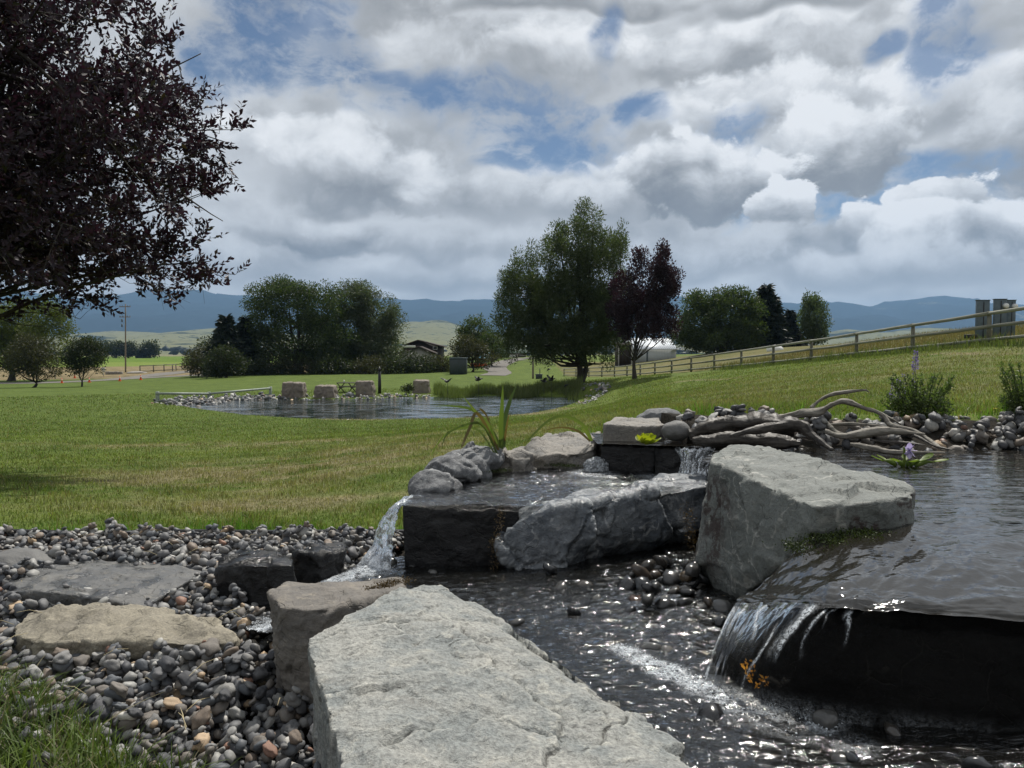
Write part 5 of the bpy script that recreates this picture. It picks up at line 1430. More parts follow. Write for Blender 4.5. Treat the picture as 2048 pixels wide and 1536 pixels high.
for i, (px, row, rx, ry, lab) in enumerate([(200, 697, 22, 14, 'far dark tree left of the utility pole'), (232, 697, 20, 14, 'far dark tree just left of the utility pole'), (258, 698, 10, 12, 'far dark tree just right of the utility pole'), (300, 697, 12, 15, 'lone far tree in the green field'), (284, 706, 6, 6, 'tiny far bush beside the lone tree')]):
    g0 = np.array(((px - 1024) / FPX * 560, 560, -4.3))
    tree('field_tree', px, 560, [(px, row, rx, ry), (px - rx * .4, row + 3, rx * .6, ry * .8), (px + rx * .4, row + 3, rx * .6, ry * .8)], M_L_SHRUB, lab, 50, 40, (1.5, .8), 3.2, .6, .2, seed=60 + i, limbs=8, ground=g0, group='trees at the far edge of the green field')
# scattered far trees of the valley floor
rng = np.random.RandomState(4)
n = 420
yy = rng.uniform(1200, 3400, n); xx = rng.uniform(-.75, .75, n) * yy
mb = MB()
for i in range(n):
    s = rng.uniform(4, 11)
    z0 = -4.2 if yy[i] < 1500 else -4.2 + (yy[i] - 1500) * .018
    k = rng.randint(1, 5)
    for q in range(k):
        v = I1[0] * np.array((s * rng.uniform(.8, 2.2), s, s * rng.uniform(.6, 1))) * (1 + .3 * rng.normal(size=(len(I1[0]), 1)))
        mb.add(v + np.array((xx[i] + q * s * 1.4, yy[i] + rng.normal() * s, z0 + s * .4)), I1[1])
mb.build('far_woods', M_L_SHRUB, smooth=False, kind='stuff', label='scattered far trees and hedges across the valley floor')

# ================================================================== FENCES
def railfence(name, posts_xy, hts, rails, prad, rrad, pm, rm, label, over=.12, sides=9, group=None):
    p0 = np.array((*posts_xy[0], tz(*posts_xy[0])))
    t = thing(name, p0, label, 'fence', group)
    P_ = [np.array((x, y, tz(x, y))) for x, y in posts_xy]
    for p in P_:
        mb = MB(); h = hts + over
        mb.tube([p + np.array((0, 0, -.2)), p + np.array((0, 0, h * .5)), p + np.array((0, 0, h))], prad * random.uniform(.9, 1.1), sides, jit=.05)
        mb.build('post', pm, t)
    return t, P_
# the long log fence up the slope
t = thing('log_fence', fx[3] * np.array((1, 1, 0)) + np.array((0, 0, fx[3][2] - .3)), 'long three-rail log fence climbing the slope to the right', 'fence')
n = len(FEN)
ext = [(fx[0] + (fx[0] - fx[1]) * 1.0, ft[0] + (ft[0] - ft[1]) * .9), (fx[0] + (fx[0] - fx[1]) * 2.0, ft[0] + (ft[0] - ft[1]) * 1.8)]
BOT = [e[0] for e in ext[::-1]] + list(fx); TOPP = [e[1] for e in ext[::-1]] + list(ft)
for b, tp in zip(BOT, TOPP):
    mb = MB()
    h = tp - b
    off = np.array((.09, .09, 0))
    mb.tube([b - h * .42 + off, b + h * .4 + off, b + h * 1.09 + off], [.085, .08, .072], 10, jit=.05)
    mb.build('post', M_POST, t)
for k in range(len(BOT) - 1):
    for f, r in ((0.0, .055), (.5, .06), (1.0, .065)):
        a = BOT[k] * (1 - f) + TOPP[k] * f; b = BOT[k + 1] * (1 - f) + TOPP[k + 1] * f
        a = a + (a - b) * .012
        mid = (a + b) / 2 + np.array((0, 0, random.uniform(-.03, .01)))
        mb = MB(); mb.tube(catmull([a, mid, b + (b - a) * .012], 7), np.linspace(r * 1.1, r * .92, 7), 9, jit=.04)
        mb.build('rail', M_FENCE, t)
# short two-rail fence by the pond
pp = [R(p, r, d) for p, r, d in ((315, 795, 47), (418, 789, 50), (541, 784, 54))]
bb = np.array((pp[0][0], pp[0][1], tz(pp[0][0], pp[0][1])))
t = thing('rail_fence', bb, 'short grey-green two-rail fence at the left of the pond', 'fence')
pl = [np.array((p[0], p[1], tz(p[0], p[1]))) for p in pp]
for p in pl:
    mb = MB(); mb.box(p + np.array((-.09, -.09, -.2)), p + np.array((.09, .09, .72))); mb.build('post', M_FENCE2, t, smooth=False)
for k in range(2):
    for h in (.14, .60):
        a = pl[k] + np.array((0, -.11, h)); b = pl[k + 1] + np.array((0, -.11, h))
        mb = MB(); mb.tube([a + (a - b) * .01, (a + b) / 2, b + (b - a) * .01], .075, 9); mb.build('rail', M_FENCE2, t)
# corral fence far left
def postrail(name, pxs, d0, d1, h, nr, label, pm, rm, r=.07):
    pts = [G(px, d0 + (d1 - d0) * i / (len(pxs) - 1)) for i, px in enumerate(pxs)]
    t = thing(name, pts[0], label, 'fence')
    for p in pts:
        mb = MB(); mb.tube([p + np.array((0, 0, -.2)), p + np.array((0, 0, h * 1.08))], r * 1.2, 7); mb.build('post', pm, t)
    for k in range(len(pts) - 1):
        for j in range(nr):
            z = np.array((0, -.1, h * (1 - j * .8 / max(nr - 1, 1)) if nr > 1 else h * .9))
            mb = MB(); mb.tube([pts[k] + z, pts[k + 1] + z], r, 6); mb.build('rail', rm, t)
postrail('corral_fence', (280, 307, 328, 345, 352, 364, 374), 146, 158, 1.3, 2, 'far wooden corral fence right of the utility pole', M_POST, M_POST, .09)
postrail('barn_fence', (1010, 1035, 1060, 1085, 1110), 142, 128, 1.2, 3, 'thin pale fence in front of the green-roofed barn', M_FENCE, M_FENCE, .05)
postrail('pasture_fence', (405, 420), 108, 108, 1.0, 2, 'short dark rail fence below the bush at the clump end', M_POST, M_POST, .07)

# ================================================================== BUILDINGS
def house(name, px0, px1, row_e, row_r, d, depth, wall, roof, label, cat='house', ridge_px=None, seams=0, base=None):
    x0 = (px0 - 1024) / FPX * d; x1 = (px1 - 1024) / FPX * d
    g0 = min(tz(x0, d), tz(x1, d)) - .2 if base is None else base
    ze = R(px0, row_e, d)[2]; zr = R(px0, row_r, d)[2]
    xr = (x0 + x1) / 2 if ridge_px is None else (ridge_px - 1024) / FPX * d
    t = thing(name, ((x0 + x1) / 2, d + depth / 2, g0), label, cat)
    return t, x0, x1, g0, ze, zr, xr
def slab(a, b, c, e, th):
    mb = MB(); mb.poly([a, b, c, e], (0, 0, th)); return mb
def window(t, x0, x1, z0, z1, y, fm=None):
    mb = MB(); w = .09
    for lo, hi in (((x0, z0), (x1, z0 + w)), ((x0, z1 - w), (x1, z1)), ((x0, z0 + w), (x0 + w, z1 - w)), ((x1 - w, z0 + w), (x1, z1 - w))):
        mb.box((lo[0], y - .06, lo[1]), (hi[0], y - .003, hi[1]))
    f = mb.build('window', fm or M_WHITE, t, smooth=False)
    mb = MB(); mb.box((x0 + w, y - .035, z0 + w), (x1 - w, y - .004, z1 - w)); mb.build('pane', M_GLASS, f, smooth=False)
# brown house with the low gable
d = 150
t, x0, x1, g0, ze, zr, xr = house('brown_house', 806, 880, 693, 682, d, 9, None, None, 'dark brown house with a low gable and one small window', ridge_px=836)
mb = MB(); mb.poly([(x0, d, g0), (x1, d, g0), (x1, d, ze), (xr, d, zr), (x0, d, ze)], (0, 9, 0)); mb.build('wall', M_BROWNW, t, smooth=False)
zer = R(880, 697, d)[2]
mb = MB(); mb.poly([(x0 - .5, d - .6, ze - .1), (xr, d - .6, zr + .03), (xr, d + 9.6, zr + .03), (x0 - .5, d + 9.6, ze - .1)], (0, 0, .22)); mb.build('roof', M_BROOF, t, smooth=False)
mb = MB(); mb.poly([(xr + .001, d - .6, zr + .03), (x1 + .6, d - .6, ze - .15), (x1 + .6, d + 9.6, ze - .15), (xr + .001, d + 9.6, zr + .03)], (0, 0, .22)); mb.build('roof', M_BROOF, t, smooth=False)
window(t, (866 - 1024) / FPX * d, (875 - 1024) / FPX * d, R(0, 699, d)[2], R(0, 692.5, d)[2], d)
d = 143
xa, xb = (798 - 1024) / FPX * d, (866 - 1024) / FPX * d; xm = (838 - 1024) / FPX * d
za = R(0, 707, d)[2]; zb_ = R(0, 695, d)[2]
mb = MB(); mb.poly([(xa, d, g0), (xb, d, g0), (xb, d, za), (xm, d, zb_), (xa, d, za)], (0, 6.5, 0)); mb.build('garage_wall', M_PALEW, t, smooth=False)
mb = MB(); mb.poly([(xa - .4, d - .5, za - .12), (xm, d - .5, zb_ + .02), (xm, d + 6.4, zb_ + .02), (xa - .4, d + 6.4, za - .12)], (0, 0, .25)); mb.build('porch_roof', M_BROOF, t, smooth=False)
mb = MB(); mb.poly([(xm + .001, d - .5, zb_ + .02), (xb + .4, d - .5, za - .12), (xb + .4, d + 6.4, za - .12), (xm + .001, d + 6.4, zb_ + .02)], (0, 0, .25)); mb.build('porch_roof', M_BROOF, t, smooth=False)
mb = MB(); xq, xw = (806 - 1024) / FPX * d, (832 - 1024) / FPX * d; mb.box((xq, d - 1.0, R(0, 695, d)[2]), (xw, d - .7, R(0, 691, d)[2])); mb.build('skylight_panel', M_WHITE, t, smooth=False)

def cabin(name, px0, px1, row_top, row_eave, row_base, d, depth, wm, rm, label, front_roof=True, cat='shed', door=True, seams=0):
    x0 = (px0 - 1024) / FPX * d; x1 = (px1 - 1024) / FPX * d
    zb_, ze, zt = (R(0, r, d)[2] for r in (row_base, row_eave, row_top))
    g0 = min(zb_, min(tz(x0, d), tz(x1, d)) - .05)
    t = thing(name, ((x0 + x1) / 2, d + depth / 2, g0), label, cat)
    mb = MB(); mb.poly([(x0, d, g0), (x1, d, g0), (x1, d, ze), (x0, d, ze)], (0, depth, 0)); mb.build('wall', wm, t, smooth=False)
    mb = MB(); mb.poly([(x0 - .2, d - .35, ze - .05), (x1 + .2, d - .35, ze - .05), (x1 + .2, d + depth * .5, zt), (x0 - .2, d + depth * .5, zt)], (0, 0, .12))
    mb.poly([(x0 - .2, d + depth * .5 + .01, zt), (x1 + .2, d + depth * .5 + .01, zt), (x1 + .2, d + depth + .3, ze - .05), (x0 - .2, d + depth + .3, ze - .05)], (0, 0, .12))
    for s in range(seams):
        xs = x0 + (x1 - x0) * (s + .5) / seams
        a = np.array((xs, d - .35, ze + .075)); b = np.array((xs, d + depth * .5, zt + .125))
        mb.tube([a, b], .045, 4)
    r = mb.build('roof', rm, t, smooth=False)
    if door:
        w = (x1 - x0)
        mb = MB(); mb.box((x0 + w * .38, d - .06, g0), (x0 + w * .62, d - .002, g0 + (ze - g0) * .78)); mb.build('door', M_WHITE if wm is not M_WHITEM else M_METERG, t, smooth=False)
    return t, x0, x1, g0, ze, zt
cabin('blue_roof_shed', 953, 977, 705, 717, 731, 138, 5, M_METERG, M_BLUEROOF, 'small grey shed with a light blue roof beside the orange tubes', door=False)
t, x0, x1, g0, ze, zt = cabin('violet_shed', 971, 994, 704, 711, 722, 147, 4, M_LILAC, M_METERG, 'small dark violet shed with a grey roof beside the blue-roofed shed')
t, x0, x1, g0, ze, zt = cabin('barn', 998, 1052, 688, 706, 722, 165, 9, M_BROWNW, M_GREENROOF, 'long barn with a faded green roof half hidden by the willow', cat='barn', seams=10)
t, x0, x1, g0, ze, zt = cabin('white_barn', 1258, 1352, 676, 699, 727, 128, 12, M_WHITEM, M_WHITEM, 'white metal barn with a seamed roof behind the plum tree', cat='barn', door=False, seams=24)
mb = MB()
for s in range(30):
    xs = x0 + (x1 - x0) * (s + .5) / 30; mb.box((xs - .035, 127.96, g0 + .1), (xs + .035, 127.998, ze - .1))
mb.build('wall_seam', M_WHITEM, t, smooth=False)['kind'] = 'stuff'
for px in (1294,):
    xs = (px - 1024) / FPX * 128; mb = MB(); mb.box((xs - .12, 127.85, g0), (xs + .12, 127.955, ze - .12)); mb.build('door_post', M_METERG, t, smooth=False)
cabin('dark_shed', 1236, 1264, 686, 690, 730, 122, 4, M_BROWNW, M_BROOF, 'narrow dark brown shed with pale corner boards behind the plum tree', door=False)
sh = bpy.data.objects['dark_shed']; 
for px in (1237, 1263):
    xs = (px - 1024) / FPX * 122; mb = MB(); mb.box((xs - .1, 121.9, WLOC['dark_shed'][2]), (xs + .1, 121.99, R(0, 691, 122)[2])); mb.build('corner_board', M_PALEW, sh, smooth=False)
# dark green utility box
d = 100; x0 = (899 - 1024) / FPX * d; x1 = (933 - 1024) / FPX * d; g0 = tz((x0 + x1) / 2, d) - .05; zt = R(0, 717, d)[2]
t = thing('utility_box', ((x0 + x1) / 2, d + 1, g0), 'square dark green utility shed with a pale top edge', 'shed')
mb = MB(); mb.box((x0, d, g0), (x1, d + 2, zt)); mb.build('body', M_DGREEN, t, smooth=False)
mb = MB(); mb.box((x0 - .06, d - .06, zt + .002), (x1 + .06, d + 2.06, zt + .10)); mb.build('roof', M_METERG, t, smooth=False)
mb = MB(); mb.box((x0 + .25, d - .03, g0 + .1), (x0 + 1.15, d - .002, zt - .2)); mb.build('door', M_DGREEN, t, smooth=False)
# orange tubes
t = thing('orange_tubes', G(957, 126), 'stack of orange tubes lying on the grass before the blue-roofed shed', 'pipe stack')
for k in range(5):
    p = G(957, 126) + np.array((-1.1 + .55 * k, 0, .30)); mb = MB(); mb.tube([p + np.array((0, -.1, 0)), p + np.array((.02, 2, 0))], .30, 10); mb.build('pipe', M_ORANGE, t)
# meters on posts beyond the fence
def meterbox(px0, px1, row0, row1, d, label, dial):
    a = R(px0, row0, d); b = R(px1, row1, d)
    g0 = tz((a[0] + b[0]) / 2, d) - .1
    t = thing('meter_pedestal', ((a[0] + b[0]) / 2, d, g0), label, 'electric meter', 'electric meter pedestals')
    w = b[0] - a[0]
    mb = MB(); mb.box((a[0], d - .02, g0 + .0), (b[0] - .05, d + .12, a[2])); mb.build('cabinet', M_METERG, t, smooth=False)
    mb = MB(); mb.box((a[0] - .015, d - .035, a[2] + .002), (b[0] - .035, d + .14, a[2] + .03)); mb.build('cap', M_METERG, t, smooth=False)
    mb = MB(); mb.box((a[0] + w * .42, d - .034, g0 + .1), (a[0] + w * .48, d - .022, a[2] - .05)); mb.build('door_seam', M_BLACKM, t, smooth=False)
    if dial is not None:
        p = R(*dial, d) + np.array((0, -.03, 0))
        mb = MB(); mb.tube([p, p + np.array((0, -.08, 0)), p + np.array((0, -.11, 0))], [.10, .095, .06], 16); m_ = mb.build('meter_dial', M_WHITE, t)
        mb = MB(); mb.tube([p + np.array((0, .025, 0)), p + np.array((0, -.02, 0))], .118, 16); mb.build('meter_ring', M_STEEL, m_)
meterbox(1955, 1980, 601, 680, 29.5, 'plain grey electric pedestal without a dial behind the log fence', None)
meterbox(1990, 2014, 599, 680, 29.5, 'middle grey electric pedestal with a round meter behind the log fence', (2010, 612))
meterbox(2015, 2032, 601, 680, 29.7, 'right-hand grey electric pedestal with a round meter behind the log fence', (2028, 613))
mb = MB(); p = R(1942, 672, 29.0); mb.box(p + np.array((-.22, -.1, -.10)), p + np.array((.22, .1, .06))); mb.tube([p + np.array((0, 0, -.1)), p + np.array((0, 0, -.9))], .04, 6)
mb.build('junction_box', M_BLACKM, label='small dark box on a stub post left of the electric pedestals', cat='junction box')
# utility poles
def upole(px, d, row_top, label, arms, r=.16):
    b = G(px, d); tp = R(px, row_top, d)
    t = thing('utility_pole', b, label, 'utility pole')
    mb = MB(); mb.tube(np.linspace(b - np.array((0, 0, .3)), tp, 6), np.linspace(r, r * .65, 6), 9); mb.build('pole', M_POLE, t)
    for k, (row, w) in enumerate(arms):
        p = R(px, row, d)
        mb = MB(); mb.box(p + np.array((-w, -.26, -.07)), p + np.array((w, -.13, .07))); a = mb.build('crossarm', M_POLE, t, smooth=False)
        for sx in (-.92, -.45, .45, .92):
            q = p + np.array((sx * w, -.19, .07)); mb = MB(); mb.tube([q, q + np.array((0, 0, .22))], [.05, .06], 6); mb.build('insulator', M_METERG, a)
    return t
t = upole(251, 150, 608, 'tall wooden utility pole with two crossarms at left', [(613.5, 1.1), (634, 1.1)])
for row in (641, 651):
    p = R(247, row, 150); mb = MB(); mb.tube([p + np.array((-.2, -.2, -.3)), p + np.array((-.2, -.2, .3))], .14, 8); mb.build('transformer', M_METERG, t)
upole(1066, 88, 690, 'short grey service pole left of the willow trunks', [], .13)
p = G(1078, 87); mb = MB(); mb.box(p + np.array((-.38, -.3, -.05)), p + np.array((.38, .3, .5))); mb.box(p + np.array((-.42, -.34, .502)), p + np.array((.42, .34, .57)))
mb.tube([p + np.array((.1, 0, .57)), p + np.array((.1, 0, 1.2))], .05, 6)
mb.build('well_box', M_DGREEN, label='low dark green box beside the short service pole', cat='utility box', smooth=False)
# traffic cones
def cone(px, d, lab):
    b = G(px, d) + np.array((0, 0, .04)); t = thing('traffic_cone', b, lab, 'traffic cone', 'traffic cones along the gravel road')
    mb = MB(); mb.box(b + np.array((-.2, -.2, 0)), b + np.array((.2, .2, .05))); mb.build('base', M_ORANGE, t, smooth=False)
    mb = MB(); mb.tube([b + np.array((0, 0, .051)), b + np.array((0, 0, .4)), b + np.array((0, 0, .72))], [.16, .09, .035], 10); c = mb.build('cone', M_ORANGE, t)
    mb = MB(); mb.tube([b + np.array((0, 0, .40)), b + np.array((0, 0, .52))], [.098, .076], 10); mb.build('band', M_WHITE, c)
for px, d, lab in ((123, 111, 'leftmost orange traffic cone on the road edge'), (149, 128, 'orange traffic cone farthest back across the road'), (178, 109, 'orange traffic cone just right of the twin-stemmed tree'), (239, 109, 'orange traffic cone below the utility pole'), (281, 110, 'rightmost orange traffic cone on the road edge')):
    cone(px, d, lab)
# low wall and earth heap by the pole
p = G(228, 140); t = thing('block_wall', p, 'low row of concrete blocks left of the utility pole', 'low wall')
for k in range(4):
    mb = MB(); mb.box(p + np.array((-1.5 + .78 * k, -.3, -.1)), p + np.array((-.79 + .78 * k, .3, .55 - .04 * (k % 2)))); mb.build('block', M_CONC, t, smooth=False)
V, F = I3; V = V * np.array((2.0, 1.2, .42)) * (1 + .15 * fbm(V * 2, 3, 3))[:, None] + G(274, 143)
put('earth_heap', V, F, M_CONC, label='low heap of earth right of the utility pole', cat='heap')
p = G(207, 132); mb = MB(); mb.tube([p, p + np.array((0, 0, 1.5))], .06, 6); mb.box(p + np.array((-.3, -.08, .75)), p + np.array((.3, -.02, 1.6)))
mb.build('small_sign', M_WHITE, label='small white sign on a post left of the block wall', cat='sign', smooth=False)
# white bale beyond the log fence
p = R(1550, 700, 90); V, F = I3; V = V * np.array((1.0, .8, .62)) * (1 + .06 * fbm(V * 2, 3, 5))[:, None] + p
put('wrapped_bale', V, F, M_WHITE, label='white wrapped bale lying beyond the log fence under the spruce', cat='hay bale')

# ================================================================== FAR POND FURNITURE
for i, (a, b, r0, r1, lab) in enumerate([(563, 605, 764, 797, 'tallest buff sandstone block, leftmost on the far pond edge'), (629, 668, 770, 797, 'buff sandstone block second from left on the far pond edge'), (711, 745, 762, 795, 'buff sandstone block right of the picnic table'), (825, 857, 760, 789, 'buff sandstone block at the reed bed, rightmost')]):
    c = RZ((a + b) / 2, r1, ZP); d = c[1]
    w = (b - a) / FPX * d / 2; h = (r1 - r0) / FPX * d
    pts = []
    for s in (-1, 1):
        for q in (-1, 1):
            for z, k in ((-.25, 1.03), (h * .55, 1.0), (h * random.uniform(.93, 1.02), random.uniform(.85, .97))):
                pts.append(c + np.array((s * w * k, .6 + q * .6 * k, z)))
    rock('sandstone_block', [pts], M_SAND, lab, cat='boulder', vox=.06, smooth=2, amp=.05, freq=1.6, facet=.07, ffreq=1.5, crack=.03, strata=.0, seed=80 + i, group='sandstone blocks round the far pond')
c = RZ(698, 793, ZP + .1); rock('low_boulder', [ellip(c + np.array((0, .2, .1)), (.38, .3, .24), 0, 40, 3)], M_RIMB, 'low rounded boulder at the water in front of the picnic table', vox=.06, amp=.03, freq=2, facet=.03, seed=90)
c = G(813, 54); tree('low_shrub', 813, 54, [(813, 777, 11, 6), (820, 774, 7, 6)], M_L_SHRUB, 'low dark shrub left of the rightmost sandstone block', 24, 40, (.12, .05), .25, .03, .2, seed=95, limbs=5, cat='shrub', trunkname='stem')
# picnic table
b = G(695, 59); t = thing('picnic_table', b, 'dark wooden picnic table behind the far pond', 'picnic table')
for k in range(4):
    y = b[1] - .36 + .24 * k; mb = MB(); mb.box((b[0] - .78, y - .105, b[2] + .72), (b[0] + .78, y + .105, b[2] + .77)); mb.build('plank', M_TABLE, t, smooth=False)
for s in (-1, 1):
    mb = MB(); mb.box((b[0] - .78, b[1] + s * .72 - .13, b[2] + .42), (b[0] + .78, b[1] + s * .72 + .13, b[2] + .465)); mb.build('bench', M_TABLE, t, smooth=False)
for s in (-.45, .45):
    for q in (-1, 1):
        mb = MB(); mb.poly([(b[0] + s - q * .34, b[1] - .40 * 1, b[2]), (b[0] + s - q * .26, b[1] - .40, b[2]), (b[0] + s + q * .30, b[1] - .40, b[2] + .715), (b[0] + s + q * .22, b[1] - .40, b[2] + .715)], (0, .07 if q > 0 else -.07, 0)); mb.build('leg', M_TABLE, t, smooth=False)
    mb = MB(); mb.box((b[0] + s - .04, b[1] - .85, b[2] + .34), (b[0] + s + .04, b[1] + .85, b[2] + .418)); mb.build('bench_bearer', M_TABLE, t, smooth=False)
p = b + np.array((-.28, 0, .77)); mb = MB(); mb.tube([p, p + np.array((0, 0, .10)), p + np.array((0, 0, .2))], [.05, .055, .02], 8); mb.build('bottle', M_WHITE, label='small pale bottle standing on the picnic table', cat='bottle')
# dark bollard
b = G(759, 57); t = thing('dark_bollard', b, 'slim dark post with a rounded pale-tipped top behind the pond', 'bollard')
h = R(759, 735, 57)[2] - b[2]
mb = MB(); mb.tube([b, b + np.array((0, 0, h * .3)), b + np.array((0, 0, h * .88))], [.13, .125, .10], 10); mb.build('shaft', M_BLACKM, t)
mb = MB(); mb.tube([b + np.array((0, 0, h * .881)), b + np.array((0, 0, h * .94)), b + np.array((0, 0, h))], [.13, .10, .04], 10); c_ = mb.build('head', M_BLACKM, t)
mb = MB(); mb.tube([b + np.array((0, 0, h * 1.001)), b + np.array((0, 0, h * 1.03))], [.045, .02], 8); mb.build('tip', M_WHITE, c_)
# metal birds on rods
def bird(px, row, d, yaw, lift, label, s=1.0, peck=False):
    g0 = G(px, d); c = R(px, row, d)
    t = thing('metal_bird', g0, label, 'bird sculpture', 'black metal birds on rods beside the pond')
    cs, sn = math.cos(yaw), math.sin(yaw)
    def tr(p): p = np.asarray(p, float) * s; return c + np.array((p[0] * cs - p[1] * sn, p[0] * sn + p[1] * cs, p[2]))
    mb = MB(); body = catmull([(-.34, 0, .02), (-.16, 0, .0), (.06, 0, .03), (.20, 0, .10), (.30, 0, .12), (.40, 0, .10)] if not peck else [(-.30, 0, .10), (-.12, 0, .06), (.06, 0, .0), (.16, 0, -.10), (.22, 0, -.2), (.27, 0, -.26)], 12)
    mb.tube([tr(p) for p in body], s * np.array([.02, .05, .085, .10, .105, .095, .075, .055, .045, .05, .03, .008]), 8); mb.build('body', M_BLACKM, t)
    for q in (-1, 1):
        mb = MB(); w = [(.12, q * .07, .07), (.02, q * .34, .07 + lift * .20), (-.10, q * .62, .07 + lift * .42), (-.22, q * .55, .07 + lift * .34), (-.20, q * .30, .06 + lift * .14), (-.16, q * .07, .05)]
        w = [tr(p) for p in w]; mb.poly(w, (0, 0, .012 * s)); mb.build('wing', M_BLACKM, t, smooth=False)
    mb = MB(); mb.tube([g0 + np.array((0, 0, -.1)), c], .010, 5); mb.build('rod', M_BLACKM, t)
bird(895, 763, 50, .9, .55, 'metal bird gliding low with thin raised wings, leftmost', .85)
bird(957, 760, 51, .3, .6, 'metal bird second from left above the reeds', .8)
bird(1088, 763, 52, 3.0, .7, 'metal bird left one of the close pair', .75)
bird(1103, 760, 52, .4, .9, 'metal bird right one of the close pair, wings high', .8)
bird(1132, 771, 53, 2.6, .2, 'metal bird low in the reeds beside the willow', .6, True)
bird(1097, 739, 86, 2.8, .3, 'metal bird on the lawn right of the dark green box', .8, True)

# shore reeds
rng = np.random.RandomState(8)
def blades(n, pos, h, w, rng, lean=.35, seg=2):
    """upright tapering grass blades"""
    a = rng.uniform(0, 2 * PI, n); l = np.abs(rng.normal(size=n)) * lean
    dr = np.stack([np.cos(a) * l, np.sin(a) * l, np.ones(n)], 1)
    sd = np.stack([-np.sin(a + rng.normal(size=n)), np.cos(a + rng.normal(size=n)), np.zeros(n)], 1) * (w * .5)[:, None]
    hh = h[:, None]
    mid = pos + dr * np.array((.35, .35, .55)) * hh
    tip = pos + dr * np.array((1.0, 1.0, .95)) * hh
    V = np.stack([pos - sd, pos + sd, mid - sd * .75, mid + sd * .75, tip], 1).reshape(-1, 3)
    i = np.arange(n)[:, None] * 5
    F = np.concatenate([i + np.array([0, 1, 3]), i + np.array([0, 3, 2]), i + np.array([2, 3, 4])])
    return V, F
n = 9000
px = rng.uniform(868, 1165, n); rw = rng.uniform(783, 793, n) + 3 * np.sin(px * .05)
px2 = rng.uniform(1135, 1165, 700); px = np.r_[px, px2]; rw = np.r_[rw, rng.uniform(783, 800, 700)]
pos = np.array([RZ(a, b, ZP + .02) for a, b in zip(px, rw)]); pos[:, 2] = np.maximum(terrain(pos[:, 0], pos[:, 1]), ZP - .1)
n = len(pos); hm = 1 + .5 * fbm(np.stack([px * .03, rw * .05, 0 * px], 1), 2, 3)
V, F = blades(n, pos, rng.uniform(.3, .8, n) * hm, rng.uniform(.015, .035, n), rng, .22)
put('shore_reeds', V, F, M_REEDG, smooth=False, attrs={'rnd': np.repeat(rng.rand(n), 5)}, kind='stuff', label='bed of green reeds along the far right shore of the pond')

# ================================================================== LAWN GRASS
rng = np.random.RandomState(9)
m, g_ = newmat('lawn_blade')
ca = g_.nd('ShaderNodeAttribute', {'attribute_name': 'Col'}).outputs['Color']
b_ = bsdf(g_, ca, .55, None, .25); tl = g_.nd('ShaderNodeBsdfTranslucent', None, {0: g_.mix(1.0, ca, (1.2, 1.3, .6), 'MULTIPLY')}).outputs[0]
out(g_, g_.nd('ShaderNodeMixShader', None, {0: .35, 1: b_, 2: tl}).outputs[0])
M_BLADE = m
def lawn(name, n, az0, az1, r0, r1, label, hs=1.0, seed=1):
    rng = np.random.RandomState(seed)
    a = rng.uniform(az0, az1, n); r = np.exp(rng.uniform(np.log(r0), np.log(r1), n))
    x = r * np.sin(a); y = r * np.cos(a)
    k = ~inside(x, y, FEAT) & (y > 4.0) & ~(inside(x, y, POND) & (r > 20))
    k &= ~inside(x, y, [(1.15, 5.9), (1.7, 5.36), (2.5, 5.26), (7, 5.22), (7, 4), (1, 4)])
    x = x[k]; y = y[k]; r = r[k]; m = len(x)
    z = terrain(x, y)
    P3 = np.stack([x, y, 0 * x], 1)
    t = fbm(P3 * 1.3, 3, 3); t2 = fbm(P3 * 5, 2, 6)
    h = (.022 + .0011 * r + .028 * np.clip(t2 * 1.3 + t, -.5, 1.1)) * rng.uniform(.5, 1.5, m) * hs
    edge = np.exp(-np.maximum(polydist(x, y, FEAT) - .02, 0) / .12) * (r < 7)
    h = h * (1 + edge * np.clip(1.2 + 2.6 * t2, .2, 2.6))
    w = (.0022 + .00042 * r) * rng.uniform(.7, 1.3, m)
    c = lawncolor(x, y) * 1.18
    c *= rng.uniform(.55, 1.5, (m, 1)) * (1 + .5 * np.clip(t2, -.6, .8)[:, None])
    dryb = rng.rand(m) < (.10 + .22 * np.clip(t + .1, 0, 1))
    c = np.where(dryb[:, None], np.array((.23, .19, .095)) * rng.uniform(.6, 1.2, (m, 1)), c)
    c = np.where((edge > .3)[:, None] & ~dryb[:, None], c * np.array((.85, 1.25, .8)), c)
    V, F = blades(m, np.stack([x, y, z - .004], 1), h, w, rng, .55)
    put(name, V, F, M_BLADE, None, (0, 0, 0), smooth=False, attrs={'Col': np.repeat(c, 5, 0)}, kind='stuff', label=label)
lawn('lawn_grass', 260000, math.radians(-37), math.radians(12), 4.9, 64, 'short mown grass blades of the lawn left of the rocks', seed=3)
lawn('lawn_grass', 130000, math.radians(8), math.radians(38), 5.2, 50, 'short mown grass blades of the slope right of the rocks', seed=4)
# weeds along the log fence
n = 5200; k = rng.rand(n) * 6.5
ii = np.minimum(k.astype(int), len(fx) - 2); f = (k - ii)[:, None]
pos = np.array(BOT)[ii + 1] * (1 - f) + np.array(BOT)[np.minimum(ii + 2, len(BOT) - 1)] * f
pos = pos + np.stack([rng.normal(size=n) * .55 - .1, rng.normal(size=n) * .4, 0 * k], 1); pos[:, 2] = terrain(pos[:, 0], pos[:, 1])
V, F = blades(n, pos, rng.uniform(.12, .45, n) * (.6 + .9 * np.clip(fbm(pos * .8, 2, 2) + .4, 0, 1)), rng.uniform(.012, .03, n), rng, .4)
put('fence_weeds', V, F, M_REEDG, smooth=False, attrs={'rnd': np.repeat(rng.rand(n), 5)}, kind='stuff', label='unmown weeds along the foot of the log fence')
